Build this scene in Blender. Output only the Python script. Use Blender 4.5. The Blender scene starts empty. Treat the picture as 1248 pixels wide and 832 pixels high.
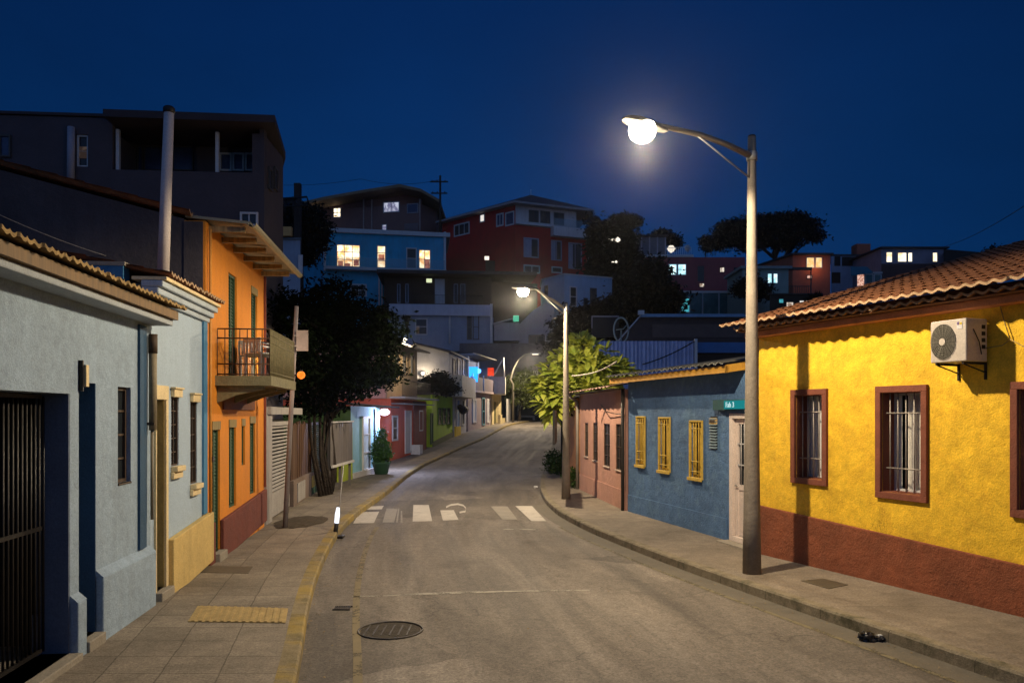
SUNROT=180.0; SKYSTR=float(0.9); SKYTINT=(.05,.8,1.1,1); BACKSKY=1.6; LAMP1=1650.0; LAMP2=1700.0; FARFILL=3600.0; HAZE=.0002; HAZEG=.945
import bpy, math, random
from mathutils import Vector, Matrix, noise as mnoise
R = random.Random(7)
sc = bpy.context.scene
col = sc.collection
FPX, CU, CV, EYE = 970.0, 624.0, 505.0, 2.2     # camera: focal length in px of a 1248 px wide frame, horizon line, eye height

def P(u, v, Y):
    return Vector(((u-CU)/FPX*Y, Y, EYE+(CV-v)/FPX*Y))
def lerp(a, b, t): return a+(b-a)*t
def interp(tab, x):
    if x <= tab[0][0]:
        (a, b), (c, d) = tab[0], tab[1]
        return b+(d-b)*(x-a)/(c-a)
    for (a, b), (c, d) in zip(tab, tab[1:]):
        if x <= c: return b+(d-b)*(x-a)/(c-a)
    (a, b), (c, d) = tab[-2], tab[-1]
    return b+(d-b)*(x-a)/(c-a)
def smooth_tab(tab, x):
    return sum(interp(tab, x+k*.8) for k in (-2, -1, 0, 1, 2))/5.0
ZG = [(-50, 0), (38, 0), (44.5, .25), (48, .45), (53, .72), (58, 1.0), (66, 1.38), (75, 1.66), (90, 1.72), (200, 1.72)]
def zg(y): return smooth_tab(ZG, y)
KL = [(-8, .75), (6.53, -1.76), (10, -2.55), (14.2, -3.22), (17.2, -3.52), (22.7, -3.62), (30, -3.9), (37, -3.95), (45, -3.1), (52, -1.9), (58, -1.2), (66, -.3), (72, 1.0), (79, 3.0)]
KR = [(-8, 9.4), (6.75, 4.34), (10.94, 2.86), (14, 1.95), (16.9, 1.25), (19.5, .92), (22.7, .82), (25.5, .88), (32, 1.25), (42, 1.98), (55, 3.0), (66, 4.1), (72, 5.2), (79, 7.6)]
def kl(y): return smooth_tab(KL, y)
def kr(y): return smooth_tab(KR, y)
def sstep(a, b, x):
    t = max(0, min(1, (x-a)/(b-a))); return t*t*(3-2*t)

# ------------------------------------------------------------ materials
def _nt(name):
    m = bpy.data.materials.new(name); m.use_nodes = True
    nt = m.node_tree; nt.nodes.clear()
    out = nt.nodes.new('ShaderNodeOutputMaterial')
    return m, nt, out
def N(nt, typ, **kw):
    n = nt.nodes.new(typ)
    for k, v in kw.items():
        if k.startswith('i_'):
            key = k[2:]
            key = int(key) if key.isdigit() else key.replace('_', ' ')
            n.inputs[key].default_value = v
        else: setattr(n, k, v)
    return n
def ramp(nt, src, stops):
    r = nt.nodes.new('ShaderNodeValToRGB')
    nt.links.new(src, r.inputs[0])
    e = r.color_ramp.elements
    while len(e) < len(stops): e.new(.5)
    for q, (p, c) in zip(e, stops):
        q.position = p; q.color = (c[0], c[1], c[2], 1) if hasattr(c, '__len__') else (c, c, c, 1)
    return r.outputs[0]
def mix(nt, fac, a, b, mode='MIX'):
    m = nt.nodes.new('ShaderNodeMix'); m.data_type = 'RGBA'; m.blend_type = mode
    for i, s in ((0, fac), (6, a), (7, b)):
        if isinstance(s, (int, float)): m.inputs[i].default_value = s
        elif isinstance(s, tuple): m.inputs[i].default_value = (s[0], s[1], s[2], 1)
        else: nt.links.new(s, m.inputs[i])
    return m.outputs[2]
def noise(nt, vec, scale, detail=4, rough=.6, dist=0):
    n = N(nt, 'ShaderNodeTexNoise'); n.inputs['Scale'].default_value = scale
    n.inputs['Detail'].default_value = detail; n.inputs['Roughness'].default_value = rough
    n.inputs['Distortion'].default_value = dist
    nt.links.new(vec, n.inputs['Vector']); return n.outputs['Fac']
def mapping(nt, src, scale=(1, 1, 1), loc=(0, 0, 0)):
    m = N(nt, 'ShaderNodeMapping'); m.inputs['Scale'].default_value = scale; m.inputs['Location'].default_value = loc
    nt.links.new(src, m.inputs['Vector']); return m.outputs['Vector']
MATS = {}
def mk(name, c, rough=.85, var=.16, scale=1.6, bump=.25, bscale=28, metal=0.0, grime=.25, gcol=(.05, .045, .04), spec=.3, dist=.01, patch=None, crack=0):
    """painted / plastered / plain surface: mottled colour, vertical grime streaks, grain bump"""
    if name in MATS: return MATS[name]
    m, nt, out = _nt(name)
    tc = N(nt, 'ShaderNodeTexCoord').outputs['Object']
    n1 = noise(nt, tc, scale, 6, .65, .4)
    lo = tuple(x*(1-var) for x in c); hi = tuple(min(1, x*(1+var)) for x in c)
    cc = ramp(nt, n1, [(.3, lo), (.7, hi)])
    if patch:
        pf = ramp(nt, noise(nt, tc, 2.3, 5, .7, 1.2), [(.52, 0.0), (.62, 1.0)])
        pf2 = N(nt, 'ShaderNodeMath', operation='MULTIPLY'); nt.links.new(pf, pf2.inputs[0]); pf2.inputs[1].default_value = .55
        cc = mix(nt, pf2.outputs[0], cc, patch)
    if grime > 0:
        st = noise(nt, mapping(nt, tc, (3, 3, .35)), 1.3, 5, .7)
        f = ramp(nt, st, [(.45, 0.0), (.85, 1.0)])
        g = N(nt, 'ShaderNodeMath', operation='MULTIPLY'); nt.links.new(f, g.inputs[0]); g.inputs[1].default_value = grime
        cc = mix(nt, g.outputs[0], cc, gcol)
        sp = ramp(nt, noise(nt, tc, 60, 2, .5), [(.35, .88), (.65, 1.06)])
        cc = mix(nt, 1.0, cc, sp, 'MULTIPLY')
    if crack:
        vo = N(nt, 'ShaderNodeTexVoronoi', feature='DISTANCE_TO_EDGE'); vo.inputs['Scale'].default_value = 1.1
        nz = N(nt, 'ShaderNodeTexNoise'); nz.inputs['Scale'].default_value = 3.5; nz.inputs['Detail'].default_value = 6; nt.links.new(tc, nz.inputs['Vector'])
        sc1 = N(nt, 'ShaderNodeVectorMath', operation='SCALE'); sc1.inputs['Scale'].default_value = .6; nt.links.new(nz.outputs['Color'], sc1.inputs[0])
        av = N(nt, 'ShaderNodeVectorMath', operation='ADD'); nt.links.new(tc, av.inputs[0]); nt.links.new(sc1.outputs[0], av.inputs[1]); nt.links.new(av.outputs[0], vo.inputs['Vector'])
        ck = ramp(nt, vo.outputs['Distance'], [(0, 1.0), (.0045, 0.0)]); gt = ramp(nt, noise(nt, tc, .9, 3), [(.5, 0.0), (.6, crack)])
        mm = N(nt, 'ShaderNodeMath', operation='MULTIPLY'); nt.links.new(ck, mm.inputs[0]); nt.links.new(gt, mm.inputs[1])
        cc = mix(nt, mm.outputs[0], cc, tuple(x*.35 for x in c))
        blot = ramp(nt, noise(nt, tc, 9, 5, .75, .6), [(.3, .86), (.7, 1.12)]); cc = mix(nt, 1, cc, blot, 'MULTIPLY')
    b = N(nt, 'ShaderNodeBsdfPrincipled')
    nt.links.new(cc, b.inputs['Base Color']); b.inputs['Metallic'].default_value = metal
    b.inputs['Specular IOR Level'].default_value = spec
    rr = ramp(nt, n1, [(.2, max(0, rough-.12)), (.8, min(1, rough+.1))]); nt.links.new(rr, b.inputs['Roughness'])
    if bump > 0:
        h1 = noise(nt, tc, bscale, 5, .65); h2 = noise(nt, tc, bscale*.16, 3, .5)
        ad = N(nt, 'ShaderNodeMath', operation='MULTIPLY_ADD'); nt.links.new(h2, ad.inputs[0]); ad.inputs[1].default_value = 1.6; nt.links.new(h1, ad.inputs[2])
        bp = N(nt, 'ShaderNodeBump'); bp.inputs['Strength'].default_value = bump; bp.inputs['Distance'].default_value = dist*2
        nt.links.new(ad.outputs[0], bp.inputs['Height']); nt.links.new(bp.outputs[0], b.inputs['Normal'])
    nt.links.new(b.outputs[0], out.inputs[0])
    MATS[name] = m; return m
def wood(name, c, rough=.7):
    if name in MATS: return MATS[name]
    m, nt, out = _nt(name)
    tc = N(nt, 'ShaderNodeTexCoord').outputs['Object']
    f = noise(nt, mapping(nt, tc, (14, 14, .9)), 1.5, 5, .65, .6)
    cc = ramp(nt, f, [(.3, tuple(x*.55 for x in c)), (.7, tuple(x*1.25 for x in c))])
    b = N(nt, 'ShaderNodeBsdfPrincipled'); nt.links.new(cc, b.inputs['Base Color']); b.inputs['Roughness'].default_value = rough
    bp = N(nt, 'ShaderNodeBump'); bp.inputs['Strength'].default_value = .35; bp.inputs['Distance'].default_value = .01
    nt.links.new(f, bp.inputs['Height']); nt.links.new(bp.outputs[0], b.inputs['Normal'])
    nt.links.new(b.outputs[0], out.inputs[0]); MATS[name] = m; return m
def emis(name, c, strength, var=0, scale=2.0, c2=None):
    if name in MATS: return MATS[name]
    m, nt, out = _nt(name)
    e = N(nt, 'ShaderNodeEmission'); e.inputs['Strength'].default_value = strength
    if var:
        tc = N(nt, 'ShaderNodeTexCoord').outputs['Object']
        n1 = noise(nt, mapping(nt, tc, (1, 1, .8)), scale, 3, .6, .3)
        c2 = c2 or tuple(x*(1-var) for x in c)
        nt.links.new(ramp(nt, n1, [(.42, c2), (.56, c)]), e.inputs['Color'])
    else: e.inputs['Color'].default_value = (*c, 1)
    nt.links.new(e.outputs[0], out.inputs[0]); MATS[name] = m; return m
def glass_mat(name='window_glass', tint=(.02, .025, .03), clear=.0):
    if name in MATS: return MATS[name]
    m, nt, out = _nt(name)
    b = N(nt, 'ShaderNodeBsdfPrincipled'); b.inputs['Base Color'].default_value = (*tint, 1)
    b.inputs['Roughness'].default_value = .2; b.inputs['Specular IOR Level'].default_value = .3
    if clear > 0:
        t = N(nt, 'ShaderNodeBsdfTransparent'); mx = N(nt, 'ShaderNodeMixShader'); mx.inputs[0].default_value = clear
        nt.links.new(b.outputs[0], mx.inputs[1]); nt.links.new(t.outputs[0], mx.inputs[2]); nt.links.new(mx.outputs[0], out.inputs[0])
    else: nt.links.new(b.outputs[0], out.inputs[0])
    MATS[name] = m; return m
def leafmat(name, c, c2, scale=6, trans=.25, rough=.55, spec=.12):
    if name in MATS: return MATS[name]
    m, nt, out = _nt(name)
    tc = N(nt, 'ShaderNodeTexCoord').outputs['Object']
    f = noise(nt, tc, scale, 3, .7)
    cc = ramp(nt, f, [(.35, c), (.65, c2)])
    b = N(nt, 'ShaderNodeBsdfPrincipled'); nt.links.new(cc, b.inputs['Base Color']); b.inputs['Roughness'].default_value = rough; b.inputs['Specular IOR Level'].default_value = spec
    t = N(nt, 'ShaderNodeBsdfTranslucent'); nt.links.new(cc, t.inputs['Color'])
    mx = N(nt, 'ShaderNodeMixShader'); mx.inputs[0].default_value = trans
    nt.links.new(b.outputs[0], mx.inputs[1]); nt.links.new(t.outputs[0], mx.inputs[2]); nt.links.new(mx.outputs[0], out.inputs[0])
    MATS[name] = m; return m

# ------------------------------------------------------------ mesh builder
class MB:
    def __init__(s): s.v = []; s.f = []; s.mi = []; s.uv = None; s.cur = 0; s.sm = []
    def face(s, pts, smooth=False):
        i = len(s.v); s.v += [tuple(p) for p in pts]; s.f.append(tuple(range(i, i+len(pts)))); s.mi.append(s.cur); s.sm.append(smooth)
    def hexa(s, c):
        """8 corners: bottom ring 0-3 (ccw from above), top ring 4-7"""
        i = len(s.v); s.v += [tuple(p) for p in c]
        for q in ((3, 2, 1, 0), (4, 5, 6, 7), (0, 1, 5, 4), (1, 2, 6, 5), (2, 3, 7, 6), (3, 0, 4, 7)):
            s.f.append(tuple(i+k for k in q)); s.mi.append(s.cur); s.sm.append(False)
    def box(s, x0, x1, y0, y1, z0, z1):
        s.hexa([(x0, y0, z0), (x1, y0, z0), (x1, y1, z0), (x0, y1, z0), (x0, y0, z1), (x1, y0, z1), (x1, y1, z1), (x0, y1, z1)])
    def prism(s, poly, z0, z1, tops=None):
        n = len(poly); i = len(s.v)
        s.v += [(p[0], p[1], z0) for p in poly]
        s.v += [(p[0], p[1], (tops[k] if tops else z1)) for k, p in enumerate(poly)]
        s.f.append(tuple(range(i+n-1, i-1, -1))); s.f.append(tuple(range(i+n, i+2*n)))
        for k in range(n):
            j = (k+1) % n; s.f.append((i+k, i+j, i+n+j, i+n+k))
        s.mi += [s.cur]*(n+2); s.sm += [False]*(n+2)
    def tube(s, pts, rad, n=8, cap=True, smooth=True):
        pts = [Vector(p) for p in pts]
        if not hasattr(rad, '__len__'): rad = [rad]*len(pts)
        base = len(s.v); up = None
        for k, p in enumerate(pts):
            a = pts[max(0, k-1)]; b = pts[min(len(pts)-1, k+1)]
            d = (b-a).normalized()
            if up is None:
                up = Vector((0, 0, 1)) if abs(d.z) < .9 else Vector((1, 0, 0))
            x = d.cross(up).normalized(); y = x.cross(d).normalized(); up = y
            for q in range(n):
                t = 2*math.pi*q/n
                s.v.append(tuple(p+x*math.cos(t)*rad[k]+y*math.sin(t)*rad[k]))
        for k in range(len(pts)-1):
            for q in range(n):
                r = (q+1) % n
                s.f.append((base+k*n+q, base+(k+1)*n+q, base+(k+1)*n+r, base+k*n+r)); s.mi.append(s.cur); s.sm.append(smooth)
        if cap:
            s.f.append(tuple(base+q for q in range(n))); s.mi.append(s.cur); s.sm.append(False)
            e = base+(len(pts)-1)*n
            s.f.append(tuple(e+q for q in reversed(range(n)))); s.mi.append(s.cur); s.sm.append(False)
    def lathe(s, c, prof, n=20, sx=1, sy=1):
        c = Vector(c); b = len(s.v)
        for r, z in prof:
            for q in range(n):
                t = 2*math.pi*q/n; s.v.append((c.x+r*math.cos(t)*sx, c.y+r*math.sin(t)*sy, c.z+z))
        for k in range(len(prof)-1):
            for q in range(n):
                r = (q+1) % n
                s.f.append((b+k*n+q, b+k*n+r, b+(k+1)*n+r, b+(k+1)*n+q)); s.mi.append(s.cur); s.sm.append(True)
        s.f.append(tuple(b+q for q in reversed(range(n)))); s.mi.append(s.cur); s.sm.append(False)
        e = b+(len(prof)-1)*n; s.f.append(tuple(e+q for q in range(n))); s.mi.append(s.cur); s.sm.append(False)
    def build(s, name, mat, parent=None, bevel=0, kind=None, label=None):
        off = Vector(parent.get('_o', (0, 0, 0))) if parent is not None else Vector((0, 0, 0))
        own = off
        if parent is None and getattr(s, 'origin', None) is not None:
            own = Vector(s.origin)
        me = bpy.data.meshes.new(name)
        me.from_pydata([(v[0]-own.x, v[1]-own.y, v[2]-own.z) for v in s.v], [], s.f)
        mats = mat if isinstance(mat, (list, tuple)) else [mat]
        for m in mats: me.materials.append(m)
        me.polygons.foreach_set('material_index', [min(i, len(mats)-1) for i in s.mi])
        me.polygons.foreach_set('use_smooth', s.sm)
        if s.uv:
            l = me.uv_layers.new(name='UVMap')
            for poly in me.polygons:
                for li in poly.loop_indices:
                    l.data[li].uv = s.uv[me.loops[li].vertex_index]
        me.update()
        o = bpy.data.objects.new(name, me); col.objects.link(o)
        if parent is not None: o.parent = parent; 
        else: o.location = own
        OFF[o.name] = off if parent is not None else own
        o['_o'] = tuple(OFF[o.name])
        if bevel:
            bm = o.modifiers.new('bevel', 'BEVEL'); bm.width = bevel; bm.segments = 2; bm.limit_method = 'ANGLE'; bm.angle_limit = .6
        if kind: o['kind'] = kind
        if label: o['label'] = label
        return o
OFF = {}
def thing(name, label, cat, loc, group=None):
    e = bpy.data.objects.new(name, None); col.objects.link(e); e.location = loc; e.empty_display_size = .3
    e['_o'] = tuple(loc); e['label'] = label; e['category'] = cat
    if group: e['group'] = group
    return e
def tag(o, label, cat, group=None):
    o['label'] = label; o['category'] = cat
    if group: o['group'] = group
    return o

class Frame:
    """vertical wall plane: s runs along it, o outwards, z up"""
    def __init__(s, p0, p1=None, d=None):
        s.p = Vector((p0[0], p0[1], 0))
        if p1 is not None: d = (p1[0]-p0[0], p1[1]-p0[1])
        s.d = Vector((d[0], d[1], 0)); s.len = s.d.length; s.d.normalize()
        s.n = Vector((s.d.y, -s.d.x, 0))
    def w(s, a, o, z):
        q = s.p+s.d*a+s.n*o; return Vector((q.x, q.y, z))
    def su(s, u, o=0):
        r = (u-CU)/FPX; q = s.p+s.n*o
        return (r*q.y-q.x)/(s.d.x-r*s.d.y)
    def zv(s, u, v, o=0):
        a = s.su(u, o); return EYE+(CV-v)/FPX*s.w(a, o, 0).y
    def box(s, m, s0, s1, o0, o1, z0, z1, dz=0):
        """dz: extra height of both z values at s1"""
        c = [s.w(s0, o0, z0), s.w(s0, o1, z0), s.w(s1, o1, z0+dz), s.w(s1, o0, z0+dz), s.w(s0, o0, z1), s.w(s0, o1, z1), s.w(s1, o1, z1+dz), s.w(s1, o0, z1+dz)]
        m.hexa([c[0], c[3], c[2], c[1], c[4], c[7], c[6], c[5]] if False else c)
    def wall(s, m, s0, s1, z0, z1, holes, t=.3, o=0):
        ss = sorted(set([s0, s1]+[h[0] for h in holes]+[h[1] for h in holes])); ss = [x for x in ss if s0 <= x <= s1]
        zz = sorted(set([z0, z1]+[h[2] for h in holes]+[h[3] for h in holes])); zz = [x for x in zz if z0 <= x <= z1]
        def solid(i, j):
            if i < 0 or j < 0 or i >= len(ss)-1 or j >= len(zz)-1: return False
            a = (ss[i]+ss[i+1])/2; b = (zz[j]+zz[j+1])/2
            return not any(h[0] < a < h[1] and h[2] < b < h[3] for h in holes)
        for i in range(len(ss)-1):
            for j in range(len(zz)-1):
                if not solid(i, j): continue
                a, b, c, d = ss[i], ss[i+1], zz[j], zz[j+1]
                m.face([s.w(a, o, c), s.w(b, o, c), s.w(b, o, d), s.w(a, o, d)])
                m.face([s.w(b, o-t, c), s.w(a, o-t, c), s.w(a, o-t, d), s.w(b, o-t, d)])
                if not solid(i-1, j): m.face([s.w(a, o-t, c), s.w(a, o, c), s.w(a, o, d), s.w(a, o-t, d)])
                if not solid(i+1, j): m.face([s.w(b, o, c), s.w(b, o-t, c), s.w(b, o-t, d), s.w(b, o, d)])
                if not solid(i, j-1): m.face([s.w(a, o-t, c), s.w(b, o-t, c), s.w(b, o, c), s.w(a, o, c)])
                if not solid(i, j+1): m.face([s.w(a, o, d), s.w(b, o, d), s.w(b, o-t, d), s.w(a, o-t, d)])
    def ring(s, m, s0, s1, z0, z1, w, o0, o1):
        s.box(m, s0, s1, o0, o1, z1-w, z1); s.box(m, s0, s1, o0, o1, z0, z0+w)
        s.box(m, s0, s0+w, o0, o1, z0+w, z1-w); s.box(m, s1-w, s1, o0, o1, z0+w, z1-w)

def cyl_pt(F, s, o, z): return F.w(s, o, z)

def wavy_roof(F, s0, s1, o0, z0, slope, length, pitch=.2, amp=.035, row=.36, thick=.018, jitter=.008, seed=1, flip=1):
    """barrel tile roof: waves along s, climbing from (o0,z0) away from the street; stepped rows"""
    rr = random.Random(seed); m = MB(); per = 8
    n = int((s1-s0)/pitch)*per
    rows = int(length/row)
    colj = [rr.uniform(-jitter, jitter) for _ in range(n//per+2)]
    def surf(off, under):
        for r in range(rows):
            b = len(m.v)
            for e in (0, 1):
                L = (r+e)*row
                for i in range(n+1):
                    sx = s0+(s1-s0)*i/n; ph = 2*math.pi*i/per
                    j = colj[i//per]+rr.uniform(-.0015, .0015)
                    wv = amp*math.cos(ph) if math.cos(ph) > 0 else amp*.75*math.cos(ph)
                    step = .015*(1-e)+rr.uniform(0, .004)*(1-e)
                    Lj = max(0, L+(colj[i//per]*2.0 if r else colj[i//per]*3))
                    z = z0+Lj*slope+wv+step+off
                    m.v.append(tuple(F.w(sx, o0-Lj, z)))
            for i in range(n):
                q = (b+i, b+i+1, b+n+1+i+1, b+n+1+i)
                m.f.append(q if not under else q[::-1]); m.mi.append(0); m.sm.append(True)
    surf(0, False)
    k = len(m.v)
    # front edge lip + underside
    rr = random.Random(seed); colj2 = colj
    top = []; bot = []
    for i in range(n+1):
        sx = s0+(s1-s0)*i/n; ph = 2*math.pi*i/per
        wv = amp*math.cos(ph) if math.cos(ph) > 0 else amp*.75*math.cos(ph)
        Lj = max(0, colj2[i//per]*3)
        top.append(F.w(sx, o0-Lj+.002, z0+Lj*slope+wv+.028)); bot.append(F.w(sx, o0-Lj+.002, z0+Lj*slope+wv+.026-thick*1.6))
    m.cur = 1
    for i in range(n):
        m.face([bot[i], bot[i+1], top[i+1], top[i]], True)
    m.cur = 0
    for i in range(n):
        a, b = bot[i], bot[i+1]
        c = a-F.n*length+Vector((0, 0, length*slope)); d = b-F.n*length+Vector((0, 0, length*slope))
        m.face([a, c, d, b], True)
    return m

def add_window(F, parent, s0, s1, z0, z1, frame, pane, fw=.05, rec=-.1, t=.05, mun=(1, 2), sill=None, sillmat=None, name='window', bars=None, barmat=None, back=None):
    m = MB(); F.ring(m, s0, s1, z0, z1, fw, rec-t, rec)
    w = s1-s0; h = z1-z0
    for i in range(1, mun[0]+1):
        x = s0+w*i/(mun[0]+1); F.box(m, x-fw*.35, x+fw*.35, rec-t*.8, rec-.006, z0+fw, z1-fw)
    for i in range(1, mun[1]+1):
        z = z0+h*i/(mun[1]+1); F.box(m, s0+fw, s1-fw, rec-t*.75, rec-.012, z-fw*.3, z+fw*.3)
    o = m.build(name, frame, parent)
    m = MB(); m.face([F.w(s0+fw*.5, rec-t*.6, z0+fw*.5), F.w(s1-fw*.5, rec-t*.6, z0+fw*.5), F.w(s1-fw*.5, rec-t*.6, z1-fw*.5), F.w(s0+fw*.5, rec-t*.6, z1-fw*.5)])
    m.build('pane', pane, o)
    if sill:
        m = MB(); F.box(m, s0-sill[0], s1+sill[0], rec, sill[1], z0-sill[2], z0); m.build('sill', sillmat or frame, o, bevel=.006)
    return o

def text_mesh(txt, size, F, s, o, z, mat, parent, name='lettering', depth=.004):
    cu = bpy.data.curves.new('t', 'FONT'); cu.body = txt; cu.size = size; cu.extrude = depth; cu.align_x = 'LEFT'
    ob = bpy.data.objects.new('t', cu); col.objects.link(ob)
    dg = bpy.context.evaluated_depsgraph_get(); me0 = ob.evaluated_get(dg).to_mesh()
    m = MB()
    base = [F.w(s+v.co.x, o+v.co.z, z+v.co.y) for v in me0.vertices]
    m.v = [tuple(b) for b in base]; m.f = [tuple(p.vertices) for p in me0.polygons]; m.mi = [0]*len(m.f); m.sm = [False]*len(m.f)
    ob.evaluated_get(dg).to_mesh_clear(); bpy.data.objects.remove(ob); bpy.data.curves.remove(cu)
    return m.build(name, mat, parent)
# ------------------------------------------------------------ camera, sky
cam = bpy.data.cameras.new('camera'); camo = bpy.data.objects.new('camera', cam); col.objects.link(camo)
camo.location = (0, 0, EYE); camo.rotation_euler = (math.pi/2, 0, 0)
cam.sensor_width = 36; cam.lens = 36*FPX/1248; cam.shift_y = (CV-416)/1248; cam.clip_end = 3000; cam.clip_start = .05
sc.camera = camo
sc.render.resolution_x, sc.render.resolution_y = 1024, 682
sc.view_settings.view_transform = 'Standard'; sc.view_settings.look = 'None'; sc.view_settings.exposure = 0; sc.view_settings.gamma = 1
wd = bpy.data.worlds.new('World'); sc.world = wd; wd.use_nodes = True
nt = wd.node_tree; nt.nodes.clear()
wo = nt.nodes.new('ShaderNodeOutputWorld'); bg = nt.nodes.new('ShaderNodeBackground'); nt.links.new(bg.outputs[0], wo.inputs[0])
sky = nt.nodes.new('ShaderNodeTexSky'); sky.sky_type = 'NISHITA'; sky.sun_disc = False
sky.sun_elevation = math.radians(-5.0); sky.sun_rotation = math.radians(SUNROT); sky.air_density = 1.0; sky.dust_density = .4; sky.ozone_density = 3.0
hs = nt.nodes.new('ShaderNodeMix'); hs.data_type = 'RGBA'; hs.blend_type = 'MULTIPLY'; hs.inputs[0].default_value = 1
nt.links.new(sky.outputs[0], hs.inputs[6]); hs.inputs[7].default_value = SKYTINT
tcw = N(nt, 'ShaderNodeTexCoord').outputs['Generated']; sx = N(nt, 'ShaderNodeSeparateXYZ'); nt.links.new(tcw, sx.inputs[0])
grad = ramp(nt, sx.outputs['Z'], [(0.0, (.0026, .035, .130)), (.18, (.0020, .030, .123)), (.45, (.0014, .0185, .088)), (1.0, (.0012, .012, .06))])
back = N(nt, 'ShaderNodeMapRange'); nt.links.new(sx.outputs['Y'], back.inputs[0]); back.inputs[1].default_value = .1; back.inputs[2].default_value = -1.0; back.inputs[3].default_value = 0.0; back.inputs[4].default_value = BACKSKY
side = N(nt, 'ShaderNodeMapRange'); sa = N(nt, 'ShaderNodeMath', operation='ABSOLUTE'); nt.links.new(sx.outputs['X'], sa.inputs[0]); nt.links.new(sa.outputs[0], side.inputs[0]); side.inputs[1].default_value = .12; side.inputs[2].default_value = .62; side.inputs[3].default_value = 1.06; side.inputs[4].default_value = .72
twi = N(nt, 'ShaderNodeVectorMath', operation='SCALE'); twi.inputs[0].default_value = (.055, .085, .15); nt.links.new(back.outputs[0], twi.inputs['Scale'])
cl = ramp(nt, noise(nt, mapping(nt, tcw, (1, 1, 2.5)), 2.2, 5, .6, .3), [(.3, .9), (.7, 1.1)])
gradc = mix(nt, 1, grad, cl, 'MULTIPLY')
gs = N(nt, 'ShaderNodeVectorMath', operation='SCALE'); nt.links.new(gradc, gs.inputs[0]); nt.links.new(side.outputs[0], gs.inputs['Scale'])
g2 = N(nt, 'ShaderNodeVectorMath', operation='ADD'); nt.links.new(gs.outputs[0], g2.inputs[0]); nt.links.new(twi.outputs[0], g2.inputs[1])
dv = N(nt, 'ShaderNodeVectorMath', operation='SCALE'); nt.links.new(g2.outputs[0], dv.inputs[0]); dv.inputs['Scale'].default_value = 1/SKYSTR
tot = N(nt, 'ShaderNodeVectorMath', operation='ADD'); nt.links.new(hs.outputs[2], tot.inputs[0]); nt.links.new(dv.outputs[0], tot.inputs[1])
nt.links.new(tot.outputs[0], bg.inputs[0]); bg.inputs[1].default_value = SKYSTR
sc.cycles.use_denoising = True
try: sc.cycles.denoiser = 'OPENIMAGEDENOISE'
except Exception: pass
sc.cycles.max_bounces = 6; sc.cycles.diffuse_bounces = 3; sc.cycles.transparent_max_bounces = 12
sc.cycles.sample_clamp_indirect = 3; sc.cycles.caustics_reflective = False; sc.cycles.caustics_refractive = False

def lamp(name, loc, power, color, r=.06, spot=None, blend=.6, parent=None, rot=None):
    l = bpy.data.lights.new(name, 'SPOT' if spot else 'POINT'); l.energy = power; l.color = color; l.shadow_soft_size = r
    if spot: l.spot_size = math.radians(spot); l.spot_blend = blend
    o = bpy.data.objects.new(name, l); col.objects.link(o); o.location = loc
    if rot: o.rotation_euler = rot
    return o

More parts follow.
